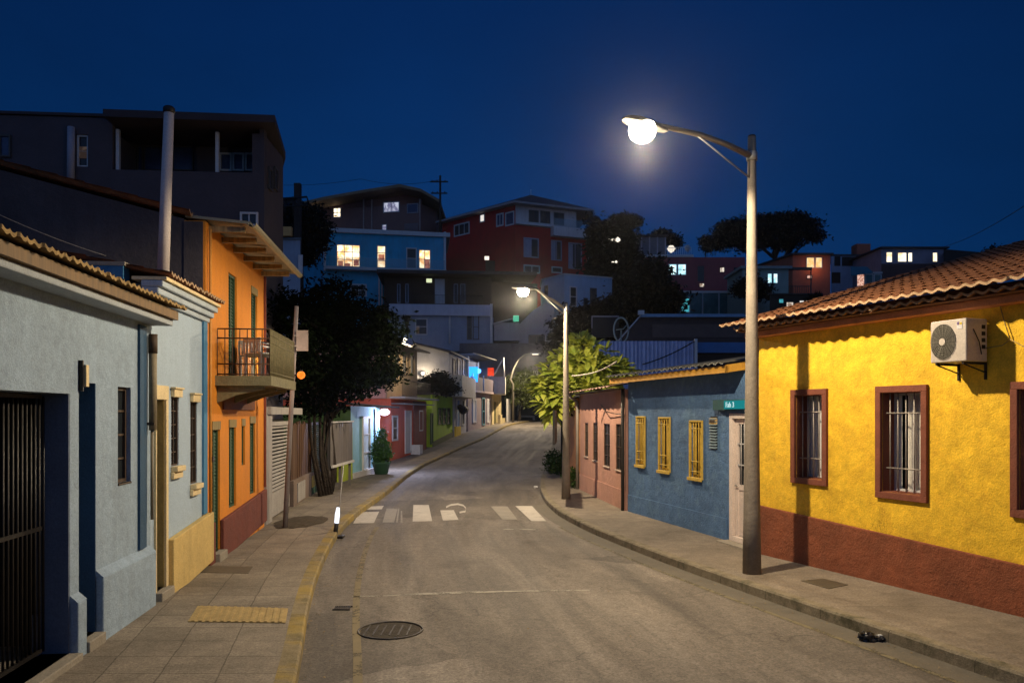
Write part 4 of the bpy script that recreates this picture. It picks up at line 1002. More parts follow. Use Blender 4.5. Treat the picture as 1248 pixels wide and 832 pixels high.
for a, b in ((481, 486), (489, 495), (499, 504)):
    hw(t, U6, a, 432, b, 456, dfr, tan, .05, (0, 0), 'shutter')
l = MB(); l.origin = U6.w(.3, .7, 5.5); c = P(493.5, 414.5, 39.4); l.lathe(c-Vector((0, 0, .08)), [(.03, 0), (.09, .05), (.09, .13), (.03, .18)], 12); l.cur = 1; l.tube([c+Vector((0, 0, .1)), c+Vector((-.3, .2, .1))], .02, 6)
tag(l.build('eave_lamp', [emis('bulb_warm', (1, .85, .62), 14), dfr]), 'small bright bulb under the roof edge of the tan upper storey', 'lamp')
lamp('eave_bulb', c+Vector((.5, -.2, -.15)), 340, (1, .80, .52), .05)
m = MB(); rr = random.Random(8)
leaves(tag(MB().build('planter_bush', leaf_dark) if False else thing('roof_bush', 'dark bushes growing above the lime green house front', 'plant', (-5, 46.5, 3.2)), 'dark bushes growing above the lime green house front', 'plant'),
       'foliage', [(P(522, 470, 46.5), (.8, .5, .5)), (P(536, 466, 47), (.8, .5, .55)), (P(547, 474, 47.5), (.6, .4, .3))], 420, 16, .17, leaf_dark, .25, 9)

# ---- lime green house
A, B = (-4.6, 45.9), (-3.95, 52.9)
fp = [A, B, (-10, 53.6), (-10, 45.8)]
lime = mk('lime_green_wall', (.42, .62, .04), .85, .12, 2, .3, 30)
t = body('lime_house', 'low lime green house with three narrow windows in a row', fp, 0, 3.35, lime, roof='flat', rmat=roofd, over=.15, rt=.1)
F7 = Frame(A, B)
for a, b in ((533.5, 537.2), (538.7, 542.8), (544.4, 548)):
    hw(t, F7, a, 497, b, 517, glassd, mk('dark_green_frame', (.05, .1, .03), .7), .06, (0, 1))
hw(t, F7, 524, 503, 527, 541, mk('dark_green_frame', (.05, .1, .03)), mk('dark_green_frame', (.05, .1, .03)), .08, (0, 0), 'door')
m = MB(); F7.box(m, 0, F7.len, .004, .06, .0, .62, dz=.45); m.build('plinth', mk('olive_plinth', (.12, .13, .05), .9, .2), t)

# ---- white upper house with bay balcony
A, B = (-4.0, 50.3), (-3.3, 57.3)
fp = [A, B, (-7.5, 57.8), (-6.0, 50.1)]
wr = mk('off_white_render', (.48, .45, .42), .85, .1, 2, .3, 30, grime=.3)
t = body('white_bay_house', 'white rendered upper house with three dark windows and a boxed balcony', fp, 3.46, 6.1, wr, roof=('shed', [0, 0, .5, .5]), rmat=roofd, over=.4, rt=.12)
m = MB(); m.prism([(-3.85, 53.1), (-3.3, 57.3), (-7.5, 57.8), (-7.5, 53.5)], .3, 3.459); m.build('lower_wall', wr, t)
F8 = Frame(A, B)
for k, (a, b) in enumerate(((551.5, 554.5), (557, 560.5), (563, 566))):
    hw(t, F8, a, 437, b, 457, mk('dark_pane', (.025, .02, .022), .7, .1, 2, 0, grime=0, spec=.1), mk('brown_trim', (.2, .13, .1), .8), .07, (0, 0))
m = MB(); F8.box(m, 1.0, F8.len, .003, .7, 3.35, 4.75); m.build('balcony', mk('white_boards', (.62, .56, .44), .8, .15, 9, .5, 20), t)
m = MB(); F8.box(m, F8.len-.1, F8.len+.02, .003, .2, 4.8, 6.4); m.build('corner_post', white_pl, t)
L8 = Frame((-3.85, 53.1), (-3.3, 57.3))
hw(t, L8, 556, 486, 560, 526, mk('blue_door', (.12, .25, .5), .6), white_pl, .1, (0, 0), 'door'); hw(t, L8, 562.5, 487, 565.5, 518, glassd, white_pl, .08, (0, 1))
m = MB(); L8.box(m, 0, 1.8, .003, .1, .4, 1.4); m.build('plinth', mk('bright_yellow', (.75, .5, .03), .8), t)
l = MB(); c = P(515.5, 455, 49.8); l.origin = c; l.lathe(c, [(.04, -.1), (.12, -.02), (.12, .06), (.03, .1)], 12); l.cur = 1; l.tube([c, c+Vector((.1, .35, .02))], .02, 6)
tag(l.build('wall_lamp', [emis('bulb_cream', (1, .86, .66), 4), dfr]), 'dim round lamp on the side wall of the white upper house', 'lamp')
lamp('side_wall_lamp', c+Vector((.1, -.3, 0)), 60, (1, .83, .6), .05)
l = MB(); c = L8.w(.8, .5, 3.0); l.origin = c; l.tube([L8.w(.2, .3, 2.75), L8.w(.8, .45, 2.5), L8.w(1.6, .5, 2.55)], [.15, .3, .2], 10)
tag(l.build('rolled_awning', mk('black_cloth', (.012, .012, .014), .8)), 'black rolled awning hanging on the white house with yellow plinth', 'awning')

# ---- mauve house with balcony, blue lamp and red sign
A, B = (-3.2, 57.9), (-1.75, 65.3)
fp = [A, B, (-7.5, 66.5), (-7.5, 58.3)]
mv = mk('mauve_wall', (.36, .28, .28), .85, .12, 2, .3, 30, grime=.3)
t = body('mauve_house', 'mauve two storey house with a dark balcony lit by a blue lamp', fp, .6, 4.0, mv)
F9 = Frame(A, B)
m = MB(); q = [(-4.1, 58.2), (-2.7, 65.2), (-7.5, 66.5), (-7.5, 58.5)]; m.prism(q, 4.001, 6.6); m.build('upper_wall', mk('night_blue_wall', (.10, .14, .3), .85), t)
m = MB(); F9.box(m, -.2, F9.len+.2, -.3, .35, 3.86, 4.0); m.build('balcony_floor', mv, t)
m = MB(); F9.box(m, -.2, F9.len-.2, .25, .3, 4.0, 5.0); m.build('balcony_front', mk('dark_purple_board', (.13, .1, .12), .85), t)
m = MB(); F9.box(m, -.3, F9.len+.2, -1.0, .45, 6.62, 6.7); m.build('roof', roofd, t)
for s in (.15, 3.6): 
    m = MB(); m.tube([F9.w(s, .33, 3.9), F9.w(s, .33, 5.2)], .04, 6); m.build('post', wfr, t)
hw(t, F9, 575.5, 486, 580, 515, wfr, wfr, .15, (0, 0), 'door'); hw(t, F9, 587, 484, 590.5, 518, glassd, mk('teal_frame', (.1, .25, .28)), .12, (0, 1), 'door')
hw(t, F9, 593, 486, 596, 515, wfr, white_pl, .1, (0, 0), 'door')
l = MB(); c = P(577, 456, 58.6); l.origin = c; l.box(c.x-.32, c.x+.32, c.y-.05, c.y+.05, c.z-.55, c.z+.55); 
tag(l.build('blue_sign_lamp', emis('blue_glow', (.02, .30, 1.0), 2.2)), 'glowing blue panel on the balcony of the mauve house', 'lit sign')
l = MB(); c2 = P(582.5, 452, 59.5); l.origin = c2; l.lathe(c2-Vector((0, 0, .2)), [(.05, 0), (.2, .08), (.24, .2), (.2, .32), (.05, .4)], 14)
tag(l.build('blue_globe_lamp', emis('blue_glow2', (.12, .45, 1.0), 2.8)), 'small round blue lamp beside the glowing blue panel', 'lamp')
lamp('blue_lamp', c+Vector((.5, -.5, .1)), 130, (.08, .3, 1.0), .15)
l = MB(); c = P(598, 453, 63.2); l.origin = c; l.box(c.x-.24, c.x+.26, c.y-.04, c.y+.04, c.z-.32, c.z+.32); l.cur = 1; l.box(c.x-.3, c.x-.25, c.y-.06, c.y+.06, c.z-.7, c.z+.36)
tag(l.build('red_sign', [emis('red_glow', (1, .07, .02), .95, 1, 2, (.75, .04, .015)), mk('grey_pink', (.4, .3, .28))]), 'small glowing red box sign on the mauve house balcony', 'lit sign')
# ---- cream house with arch
A, B = (-1.65, 65.6), (-.95, 70.6)
t = thing('arch_house', 'cream house with a dark arched opening and a white gabled balcony', 'house', (A[0], A[1], 1.3))
FA = Frame(A, B); cr = mk('cream_wall', (.62, .50, .26), .85, .12, 2, .3, 30)
m = MB(); FA.wall(m, 0, FA.len, 1.2, 3.9, [(1.0, 3.6, 1.0, 3.3)], t=.25); m.build('wall', cr, t)
m = MB(); m.prism([(-1.9, 65.7), (-1.2, 70.7), (-6, 71.2), (-6, 66)], 1.2, 3.9); m.build('rear_wall', mk('olive_dark_wall', (.13, .12, .05), .9), t)
m = MB(); m.box(-2.0, -.55, 65.3, 65.55, 4.0, 5.3); m.box(-2.0, -.55, 65.3, 70.5, 3.9, 4.02); m.box(-.67, -.55, 65.55, 70.5, 4.02, 5.3); m.build('balcony', mk('white_balcony', (.55, .52, .46), .8), t)
m = MB(); m.tube([(-1.9, 65.42, 5.3), (-1.4, 65.42, 5.6), (-.95, 65.42, 6.4), (-.68, 65.42, 6.9), (-.64, 65.42, 5.3)], .06, 6); m.build('railing', wfr, t)
m = MB(); FA.box(m, 1.6, 4.4, .25, .45, 1.2, 1.9); FA.box(m, 1.6, 2.6, .25, .45, 1.9, 2.2); m.build('garden_wall', cr, t)
for k, (a, b) in enumerate(((617, 621),)):
    m = MB(); Q = Frame((-.5, 71), (.4, 73.5)); Q.box(m, 0, .7, 0, .1, 1.4, 3.6); m.build('gate_leaf', white_pl, t)
t = tree_px('street_tree', 'dim olive tree at the far bend in front of the dark wall', 72.5, [(628, 472, 14, 12), (642, 466, 15, 14), (655, 478, 12, 10), (634, 486, 14, 7)], (.6, 73, 1.5), leafmat('leaf_olive', (.03, .04, .012), (.06, .075, .02), 3, .2), 260, 14, .3, .5, 21, tr=.15)
# retaining wall closing the bend
t = body('retaining_wall', 'dark stone retaining wall closing the bend of the road', [(-9, 80), (24, 80), (24, 83), (-9, 83)], 0, 8.2, mk('dark_stone', (.10, .09, .095), .95, .3, 1.5, .8, 8, grime=.5), 'wall')
l = MB(); c = Vector((1.3, 76.5, 1.6)); l.origin = c
l.box(c.x-.7, c.x+.9, c.y, c.y+.5, c.z+.35, c.z+.5); l.box(c.x-.7, c.x-.5, c.y, c.y+.5, c.z, c.z+.35); l.box(c.x+.7, c.x+.9, c.y, c.y+.5, c.z, c.z+.35); l.box(c.x-.75, c.x-.6, c.y, c.y+.5, c.z+.5, c.z+2.0)
tag(l.build('street_bench', mk('pale_bench', (.4, .38, .3), .8)), 'pale bench with high white end at the far bend', 'bench')
# ------------------------------------------------------------ right side
R1 = Frame((3.93, 12.67), d=(1.66, -3.98))
yel = mk('yellow_stucco', (.80, .50, .034), .93, .2, 4.0, .5, 45, crack=.8, grime=.35, gcol=(.42, .22, .02), patch=(.70, .40, .03), dist=.014)
brick = mk('brick_red_plinth', (.24, .075, .035), .9, .2, 2.2, .8, 40, grime=.3, gcol=(.10, .035, .02), dist=.012, crack=.7)
brfr = mk('brown_window_trim', (.19, .06, .035), .8, .15, 5, .5, 40, grime=.3, gcol=(.06, .02, .012))
t = thing('yellow_house', 'yellow stucco house with brick red plinth and clay tile roof, nearest on the right', 'house', tuple(R1.w(0, 0, 0)))
WS = [(.75, 1.47, 1.18, 2.57), (2.33, 3.115, 1.11, 2.57), (4.18, 5.0, 1.07, 2.56), (6.4, 7.2, 1.07, 2.56)]
tr = .085
holes = [(a+tr, b-tr, c+tr, d-tr) for a, b, c, d in WS]
m = MB(); R1.wall(m, 0, 12.5, -.1, 3.5, holes, t=.3); m.build('wall', yel, t)
shell(R1, 0, 12.5, 7.2, 3.45, yel, t); ceiling(R1, 0, 12.5, 7.2, 3.46, concrete, t, 'ceiling', -.31)
m = MB()
R1.box(m, -.03, 6.2, .001, .055, -.05, .77, dz=-.30); R1.box(m, 6.201, 12.5, .001, .055, -.1, .46)
m.build('plinth', brick, t, bevel=.012)
curt = mk('net_curtain', (.75, .72, .66), .9, .08, 6, .1, 40, grime=.1)
for k, (a, b, c, d) in enumerate(WS):
    m = MB(); R1.ring(m, a, b, c, d, tr, -.005, .045); w = m.build('window', brfr, t, bevel=.006)
    m = MB(); R1.ring(m, a+tr-.004, b-tr+.004, c+tr-.004, d-tr+.004, .012, -.24, -.006); m.build('reveal', brfr, w)
    m = MB(); R1.ring(m, a+tr, b-tr, c+tr, d-tr, .035, -.235, -.2); x = (a+b)/2; R1.box(m, x-.015, x+.015, -.23, -.205, c+tr, d-tr); m.build('casement', wfr, w)
    m = MB(); n = 46; aa, bb = a+tr, b-tr
    for i in range(n):
        f0, f1 = i/n, (i+1)/n
        if .1 < f0 < (.3 if k == 1 else .17): continue
        o0, o1 = [-.262+.014*math.sin(f*n*.9+k)+.008*math.sin(f*n*2.3) for f in (f0, f1)]
        m.face([R1.w(lerp(aa, bb, f0), o0, c+tr), R1.w(lerp(aa, bb, f1), o1, c+tr), R1.w(lerp(aa, bb, f1), o1, d-tr), R1.w(lerp(aa, bb, f0), o0, d-tr)], True)
    m.build('curtain', curt, w)
    m = MB(); R1.box(m, aa-.1, bb+.1, -.42, -.4, c, d); m.build('backing', dark_in, w)
    m = MB(); nb = 5
    for i in range(nb):
        s = lerp(aa, bb, (i+.5)/nb); m.tube([R1.w(s, -.07, c+tr+.005), R1.w(s, -.07, d-tr-.005)], .0085, 6)
    for z in (lerp(c, d, .27), lerp(c, d, .76)): m.tube([R1.w(aa-.01, -.06, z), R1.w(bb+.01, -.06, z)], .01, 6)
    m.build('window_bars', mk('grey_bars', (.33, .3, .27), .5, .2, 9, .1, 50, metal=.3), w)
# terracotta bed course under the tiles
m = MB(); R1.box(m, -.1, 12.5, .001, .20, 3.41, 3.50); m.build('eave_band', mk('terracotta_band', (.50, .20, .09), .85, .2, 3, .4, 40), t, bevel=.01)
m = MB(); R1.box(m, -.12, 12.5, -.28, .36, 3.501, 3.512); R1.box(m, -.12, 12.5, -.28, .28, 3.555, 3.625); m.build('tile_bed', mk('dark_clay_bed', (.13, .055, .03), .9, .3, 5, .5, 40), t)
m = wavy_roof(R1, -.12, 12.5, .40, 3.53, .0, .46, .165, .018, .36, seed=12); m.build('lower_tiles', [tile, tile_e], t)
m = wavy_roof(R1, -.3, 12.5, .54, 3.60, .275, 7.3, .165, .016, .38, seed=11); m.build('roof', [mk('orange_clay_tile', (.20, .078, .03), .85, .32, 3, .6, 40, grime=.45, gcol=(.1, .05, .03)), tile_e], t)
# air conditioner
a0 = 3.47; a1 = 3.93; oz = (.06, .40); z0, z1 = 2.80, 3.28
t = thing('air_conditioner', 'white outdoor air conditioner unit bracketed on the yellow wall', 'air conditioner', tuple(R1.w(a0, .1, 2.8)))
acm = mk('ac_enamel', (.50, .45, .40), .5, .1, 4, .1, 40, grime=.3, gcol=(.2, .15, .12))
m = MB(); R1.box(m, a0, a1, oz[0], oz[1], z0, z1); m.build('casing', acm, t, bevel=.012)
acg = mk('ac_grille_grey', (.20, .19, .16), .6, .1, 6, .1, 40)
sc_, zc, rad = a0+.17, (z0+z1)/2-.005, .155
m = MB()
N_ = 32
for k in range(1, 9):
    r = rad*k/8
    pts = [R1.w(sc_+r*math.cos(2*math.pi*q/N_), oz[1]+.016, zc+r*1.28*math.sin(2*math.pi*q/N_)) for q in range(N_+1)]
    m.tube(pts, .0028, 4, cap=False)
for q in range(16):
    an = 2*math.pi*q/16; m.tube([R1.w(sc_, oz[1]+.014, zc), R1.w(sc_+rad*math.cos(an), oz[1]+.014, zc+rad*1.28*math.sin(an))], .0028, 4)
g = m.build('fan_grille', acg, t)
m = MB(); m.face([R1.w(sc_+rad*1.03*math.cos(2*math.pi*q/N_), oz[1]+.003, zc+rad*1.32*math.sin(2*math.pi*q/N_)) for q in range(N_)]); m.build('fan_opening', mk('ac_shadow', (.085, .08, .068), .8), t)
m = MB(); m.face([R1.w(sc_+.04*math.cos(2*math.pi*q/N_), oz[1]+.022, zc+.04*math.sin(2*math.pi*q/N_)) for q in range(N_)]); m.build('hub', acm, g)
m = MB(); R1.box(m, a1-.115, a1-.045, oz[1]+.001, oz[1]+.004, z1-.115, z1-.03); st = m.build('sticker', mk('sticker_white', (.6, .58, .6), .5), t)
m = MB(); R1.box(m, a1-.11, a1-.085, oz[1]+.0045, oz[1]+.006, z1-.07, z1-.035); m.build('sticker_mark', mk('sticker_purple', (.12, .07, .2), .5), st)
m = MB(); R1.box(m, a1-.08, a1-.05, oz[1]+.0045, oz[1]+.006, z1-.07, z1-.04); m.build('sticker_mark', mk('sticker_yellow', (.5, .38, .05), .5), st)
m = MB()
for k in range(4):
    z = z1-.09-.075*k; R1.box(m, a1+.001, a1+.006, .10, .155, z-.022, z+.022)
m.build('side_slots', mk('slot_black', (.01, .01, .01), .7), t)
m = MB(); m.tube([R1.w(a1+.01, .3, z1-.12), R1.w(a1+.02, .22, z0+.22), R1.w(a1+.012, .17, z0+.08)], .006, 5); m.build('side_cable', black_iron, t)
for s in (a0+.06, a1-.06):
    m = MB(); R1.box(m, s-.012, s+.012, .001, .38, z0-.03, z0-.003)
    m.tube([R1.w(s, .36, z0-.03), R1.w(s, .01, z0-.12)], .009, 5); R1.box(m, s-.012, s+.012, .001, .02, z0-.2, z0-.03); m.build('bracket', black_iron, t)
l = MB(); l.origin = R1.w(4.2, .02, 3.2); cab = [R1.w(4.05, .03, 3.45), R1.w(4.12, .03, 3.2), R1.w(4.18, .03, 3.03)]
l.tube(cab, .006, 5); l.tube([R1.w(4.18, .03, 3.03), R1.w(4.1, .05, 2.97), R1.w(3.94, .1, 2.95)], .006, 5); l.tube([R1.w(4.18, .03, 3.03), R1.w(4.5, .03, 2.84), R1.w(5.2, .03, 2.5)], .007, 5)
tag(l.build('wall_cable', mk('painted_cable', (.35, .24, .07), .7)), 'thin cable looping down the yellow wall beside the air conditioner', 'cable')

# ---- blue house with yellow windows
R2 = Frame((2.65, 18.15), d=(1.14, -4.27)); e1 = R2.su(889); L2_ = 5.55
bl = mk('street_blue_stucco', (.085, .17, .33), .92, .2, 1.3, .8, 34, grime=.35, gcol=(.045, .10, .15), patch=(.13, .24, .38), dist=.012, crack=.7)
t = thing('blue_cottage', 'blue stucco house with three yellow barred windows and a pale pink door', 'house', tuple(R2.w(0, 0, 0)))
wins = []
for (ua, ub, va, vb) in ((776, 787, 507, 568), (803.3, 817.5, 508, 575), (841, 857, 512, 583.7)):
    a, b = R2.su(ua), R2.su(ub); um = (ua+ub)/2; wins.append((a, b, R2.zv(um, vb), R2.zv(um, va)))
dA, dB = e1+.02, e1+1.02
m = MB(); R2.wall(m, 0, L2_, -.1, 2.95, [(w[0]+.03, w[1]-.03, w[2]+.03, w[3]-.03) for w in wins]+[(dA, dB, .02, 2.22)], t=.28); m.build('wall', bl, t)
shell(R2, 0, L2_, 6, 2.9, bl, t); ceiling(R2, 0, L2_, 6, 2.91, concrete, t, 'ceiling', -.29)
m = MB(); R2.box(m, .02, dA-.08, .001, .022, -.05, .38); m.build('plinth', bl, t, bevel=.006)
yw = mk('yellow_window_paint', (.62, .42, .07), .7, .15, 5, .3, 50)
for a, b, c, d in wins:
    m = MB(); R2.ring(m, a, b, c, d, .034, -.02, .03); x = (a+b)/2
    w = m.build('window', yw, t, bevel=.004)
    m = MB(); n = 4
    for i in range(n+1):
        s = lerp(a+.05, b-.05, i/n); m.tube([R2.w(s, .01, c+.03), R2.w(s, .01, d-.03)], .008, 6)
    for z in (.13, .30, .86): m.tube([R2.w(a+.04, .012, lerp(c, d, z)), R2.w(b-.04, .012, lerp(c, d, z))], .009, 6)
    m.build('window_bars', yw, w)
    m = MB(); R2.ring(m, a+.04, b-.04, c+.04, d-.04, .04, -.1, -.05); R2.box(m, x-.02, x+.02, -.1, -.06, c+.08, d-.08); m.build('casement', yw, w)
    m = MB(); R2.box(m, a+.04, b-.04, -.14, -.11, c+.04, d-.04); m.build('pane', mk('olive_curtain_glass', (.06, .045, .02), .6, .4, 5, 0, grime=0), w)
    m = MB(); R2.box(m, a-.02, b+.02, .0355, .06, c-.03, c+.03); m.build('sill', yw, w, bevel=.004)
pk = mk('pale_pink_door', (.70, .60, .54), .7, .08, 4, .2, 50, grime=.2)
m = MB(); R2.ring(m, dA, dB, .02, 2.22, .09, -.14, .02); df = m.build('door_frame', pk, t, bevel=.006)
lf = MB(); x0, x1 = dA+.1, dB-.1; R2.ring(lf, x0, x1, .03, 2.12, .08, -.1, -.05); R2.box(lf, x0+.08, x1-.08, -.1, -.055, .9, 1.0); R2.box(lf, x0+.08, x1-.08, -.09, -.07, .11, .9)
xm = (x0+x1)/2; R2.box(lf, xm-.015, xm+.015, -.09, -.052, 1.0, 2.04); R2.box(lf, x0+.14, x1-.14, -.0695, -.06, .2, .8)
lf = lf.build('door', pk, t, bevel=.005)
m = MB()
for i in range(1, 6): s = lerp(x0+.08, x1-.08, i/6); m.tube([R2.w(s, -.045, 1.0), R2.w(s, -.045, 2.04)], .008, 5)
for z in (1.34, 1.70): R2.box(m, x0+.08, x1-.08, -.055, -.04, z-.01, z+.01)
m.build('door_grille', wfr, lf)
m = MB(); R2.box(m, x0+.08, x1-.08, -.088, -.082, 1.0, 2.04); m.build('pane', glassd, lf)
m = MB(); m.tube([R2.w(x0+.04, -.045, .98), R2.w(x0+.04, -.01, .98), R2.w(x0+.12, -.01, .98)], .01, 6); m.build('handle', steelg, lf)
m = MB(); R2.box(m, dA-.05, dB+.05, .001, .25, -.05, .02); m.build('doorstep', concrete, t)
# roof: sheet with mustard fascia
s_end = R2.su(886, .37)
def slabroof(F, s0, s1, o0, o1, z0, z1, th, mat, parent, name='roof'):
    m = MB(); m.hexa([F.w(s0, o0, z0), F.w(s1, o0, z0), F.w(s1, o1, z1), F.w(s0, o1, z1), F.w(s0, o0, z0+th), F.w(s1, o0, z0+th), F.w(s1, o1, z1+th), F.w(s0, o1, z1+th)]); return m.build(name, mat, parent)
m = MB(); n = 90; s0_ = -.25
for i in range(n):
    a, b = lerp(s0_, s_end, i/n), lerp(s0_, s_end, (i+1)/n); za, zb = .022*math.sin(i*1.6), .022*math.sin((i+1)*1.6)
    m.face([R2.w(a, .44, 3.07+za), R2.w(b, .44, 3.07+zb), R2.w(b, -6, 4.0+zb), R2.w(a, -6, 4.0+za)], True)
    m.face([R2.w(a, .44, 3.055+za), R2.w(a, .44, 3.07+za), R2.w(b, .44, 3.07+zb), R2.w(b, .44, 3.055+zb)])
m.build('roof', mk('grey_green_sheet', (.12, .12, .10), .45, .25, 3, .3, 30, metal=.35, grime=.4), t)
mus = mk('mustard_fascia', (.52, .27, .035), .75, .15, 4, .3, 40)
m = MB(); R2.box(m, -.2, s_end-.02, .33, .37, 2.90, 3.02); m.build('fascia', mus, t)
slabroof(R2, s_end-.06, s_end-.02, .37, -5.9, 2.9, 3.81, .13, mus, t, 'barge_board')
m = MB(); R2.box(m, -.15, s_end-.07, -.28, .329, 2.951, 2.97); m.build('soffit', wood('mustard_soffit', (.3, .17, .04)), t)
# louvre vent with ochre cap
a, b = R2.su(866), R2.su(874.5); l = MB(); l.origin = R2.w(a, 0, 1.7)
for k in range(11):
    z = 1.60+.052*k; l.hexa([R2.w(a, .004, z), R2.w(b, .004, z), R2.w(b, .035, z-.012), R2.w(a, .035, z-.012), R2.w(a, .004, z+.02), R2.w(b, .004, z+.02), R2.w(b, .035, z+.004), R2.w(a, .035, z+.004)])
l.cur = 1; R2.box(l, a, b, .001, .003, 1.57, 2.17)
tag(l.build('wall_vent', [mk('vent_grey_blue', (.2, .28, .33), .6), dark_in]), 'louvred vent on the blue wall next to the pink door', 'vent')
l = MB(); zc = R2.zv(868, 513); l.origin = R2.w(a, 0, zc); R2.box(l, a-.01, b+.0, .001, .03, zc-.055, zc+.055); l.cur = 1; R2.box(l, a+.03, b-.04, .0305, .045, zc-.02, zc+.02)
tag(l.build('door_buzzer', [mk('ochre_plate', (.55, .36, .12), .6), brown_fr], bevel=.004), 'small ochre bell box above the wall vent', 'bell')
# turquoise sign above the door
t = thing('door_sign', 'small backlit turquoise sign on a dark board over the pink door', 'sign', tuple(R2.w(dA-.2, 0, 2.3)))
zs = 2.29
m = MB(); R2.box(m, dA-.42, dA+.75, .003, .10, zs-.01, zs+.17); m.build('board', mk('dark_teal_board', (.01, .07, .08), .7), t)
m = MB(); R2.box(m, dA+.02, dA+.72, .101, .13, zs+.005, zs+.15); m.build('panel', emis('teal_glow', (.03, .55, .58), .4), t)
text_mesh('Fah 3', .13, R2, dA+.08, .134, zs+.035, emis('sign_letter', (.7, 1, 1), .8), t)
# ---- pink house
R3 = Frame((2.0, 23.5), (2.60, 18.2)); pkw = mk('dusty_pink_stucco', (.46, .25, .19), .9, .15, 1.4, .6, 34, grime=.3, gcol=(.2, .11, .09))
t = thing('pink_house', 'dusty pink house with four narrow dark windows beyond the blue house', 'house', tuple(R3.w(0, 0, 0)))
W = []
for ua, ub, va, vb in ((712.5, 716.8, 515, 556), (722.6, 728.4, 515, 561), (736, 743.3, 516, 568), (750.6, 758.6, 516.5, 572.7)):
    um = (ua+ub)/2; W.append((R3.su(ua), R3.su(ub), R3.zv(um, vb), R3.zv(um, va)))
m = MB(); R3.wall(m, 0, R3.len, -.1, 2.78, W, t=.25); m.build('wall', pkw, t); shell(R3, 0, R3.len, 5, 2.75, pkw, t)
m = MB(); R3.box(m, .03, R3.len-.02, .001, .02, -.05, .45); m.build('plinth', pkw, t)
for a, b, c, d in W: add_window(R3, t, a, b, c, d, brown_fr, glassd, fw=.022, rec=-.015, mun=(1, 3), sill=(.02, .03, .03), sillmat=mk('pale_sill', (.5, .4, .33)))
m = MB(); n = 60
for i in range(n):
    a, b = lerp(-.2, R3.len-.02, i/n), lerp(-.2, R3.len-.02, (i+1)/n); za, zb = .02*math.sin(i*1.5), .02*math.sin((i+1)*1.5)
    m.face([R3.w(a, .38, 2.84+za), R3.w(b, .38, 2.84+zb), R3.w(b, -5.2, 3.75+zb), R3.w(a, -5.2, 3.75+za)], True)
m.build('roof', mk('rusty_sheet', (.38, .25, .2), .5, .5, 2, .3, 30, metal=.2, grime=.5, patch=(.25, .08, .05)), t)
m = MB(); R3.box(m, -.1, R3.len-.05, .001, .3, 2.781, 2.80); m.build('soffit', brown_fr, t)
m = MB(); m.tube([R3.w(-.02, .32, 2.82), R3.w(-.05, .26, 2.70), R3.w(-.06, .1, 2.62), R3.w(-.06, .06, 2.5), R3.w(-.06, .06, 0)], .045, 8); m.build('downpipe', mk('pale_grey_pipe', (.34, .31, .27), .6), t)
m = MB(); m.tube([R3.w(R3.len-.08, .05, 0), R3.w(R3.len-.08, .05, 2.78)], .04, 8); m.build('downpipe', mk('black_pipe', (.04, .035, .03), .6), t)
l = MB(); l.origin = R3.w(3.5, .1, 2.4); l.tube([R3.w(2.9, .02, 2.45), R3.w(3.8, .12, 2.28), R3.w(4.6, .06, 2.22), R3.w(R3.len-.05, .03, 2.2)], .012, 5)
tag(l.build('wall_cable', black_iron), 'black cable sagging across the dusty pink wall', 'cable')
# ---- orange brick yard wall beyond, hedge, dark gate post, pale house beyond
t = body('orange_brick_house', 'orange brown brick house mostly hidden behind the pink house drainpipe', [(1.98, 24.0), (6.5, 24.6), (6.5, 29.5), (2.0, 29.5)], -.1, 2.7, mk('orange_brick', (.40, .17, .06), .9, .3, 6, .7, 20), roof='flat', rmat=roofd, over=.1, rt=.08)
Q = Frame((1.95, 29.5), (1.97, 24.0)); m = MB(); Q.box(m, .6, 1.5, -.02, .035, 0, 2.1); m.build('door', green_d, t)
t = body('far_cottage', 'pale violet low house behind the hedge on the right', [(2.15, 33.0), (7, 33.0), (7, 46), (3.2, 46)], -.1, 3.0, mk('violet_white_wall', (.4, .38, .5), .85), roof='flat', rmat=roofd, over=.25, rt=.1)
Q = Frame((3.2, 46), (2.15, 33.0)); hw(t, Q, 676.5, 500, 679, 540, dfr, dfr, .08, (0, 0), 'door')
t = thing('hedge', 'low leafy hedge on the right kerb beyond the second lamp post', 'plant', (1.5, 30.5, 0))
leaves(t, 'foliage', [((1.62, 29.6, .25), (.34, .8, .38)), ((1.68, 31, .3), (.34, .8, .45)), ((1.72, 32.3, .35), (.34, .7, .5))], 190, 12, .11, leaf_mid, .16, 31)
m = MB(); m.tube([(1.7, 31, 0), (1.7, 31, .5)], .03, 6); m.build('stem', bark, t)
t = thing('dark_shrub', 'small dark shrub at the foot of the pink house drainpipe', 'plant', (1.9, 24.1, 0))
leaves(t, 'foliage', [((1.86, 24.0, .28), (.16, .4, .3))], 60, 12, .09, leaf_mid, .12, 33)
l = MB(); l.origin = (1.95, 30.9, 0); l.box(2.0, 2.12, 32.5, 32.62, 0, 2.0)
tag(l.build('gate_post', mk('black_post', (.02, .02, .02), .7)), 'dark gate post behind the hedge', 'post')

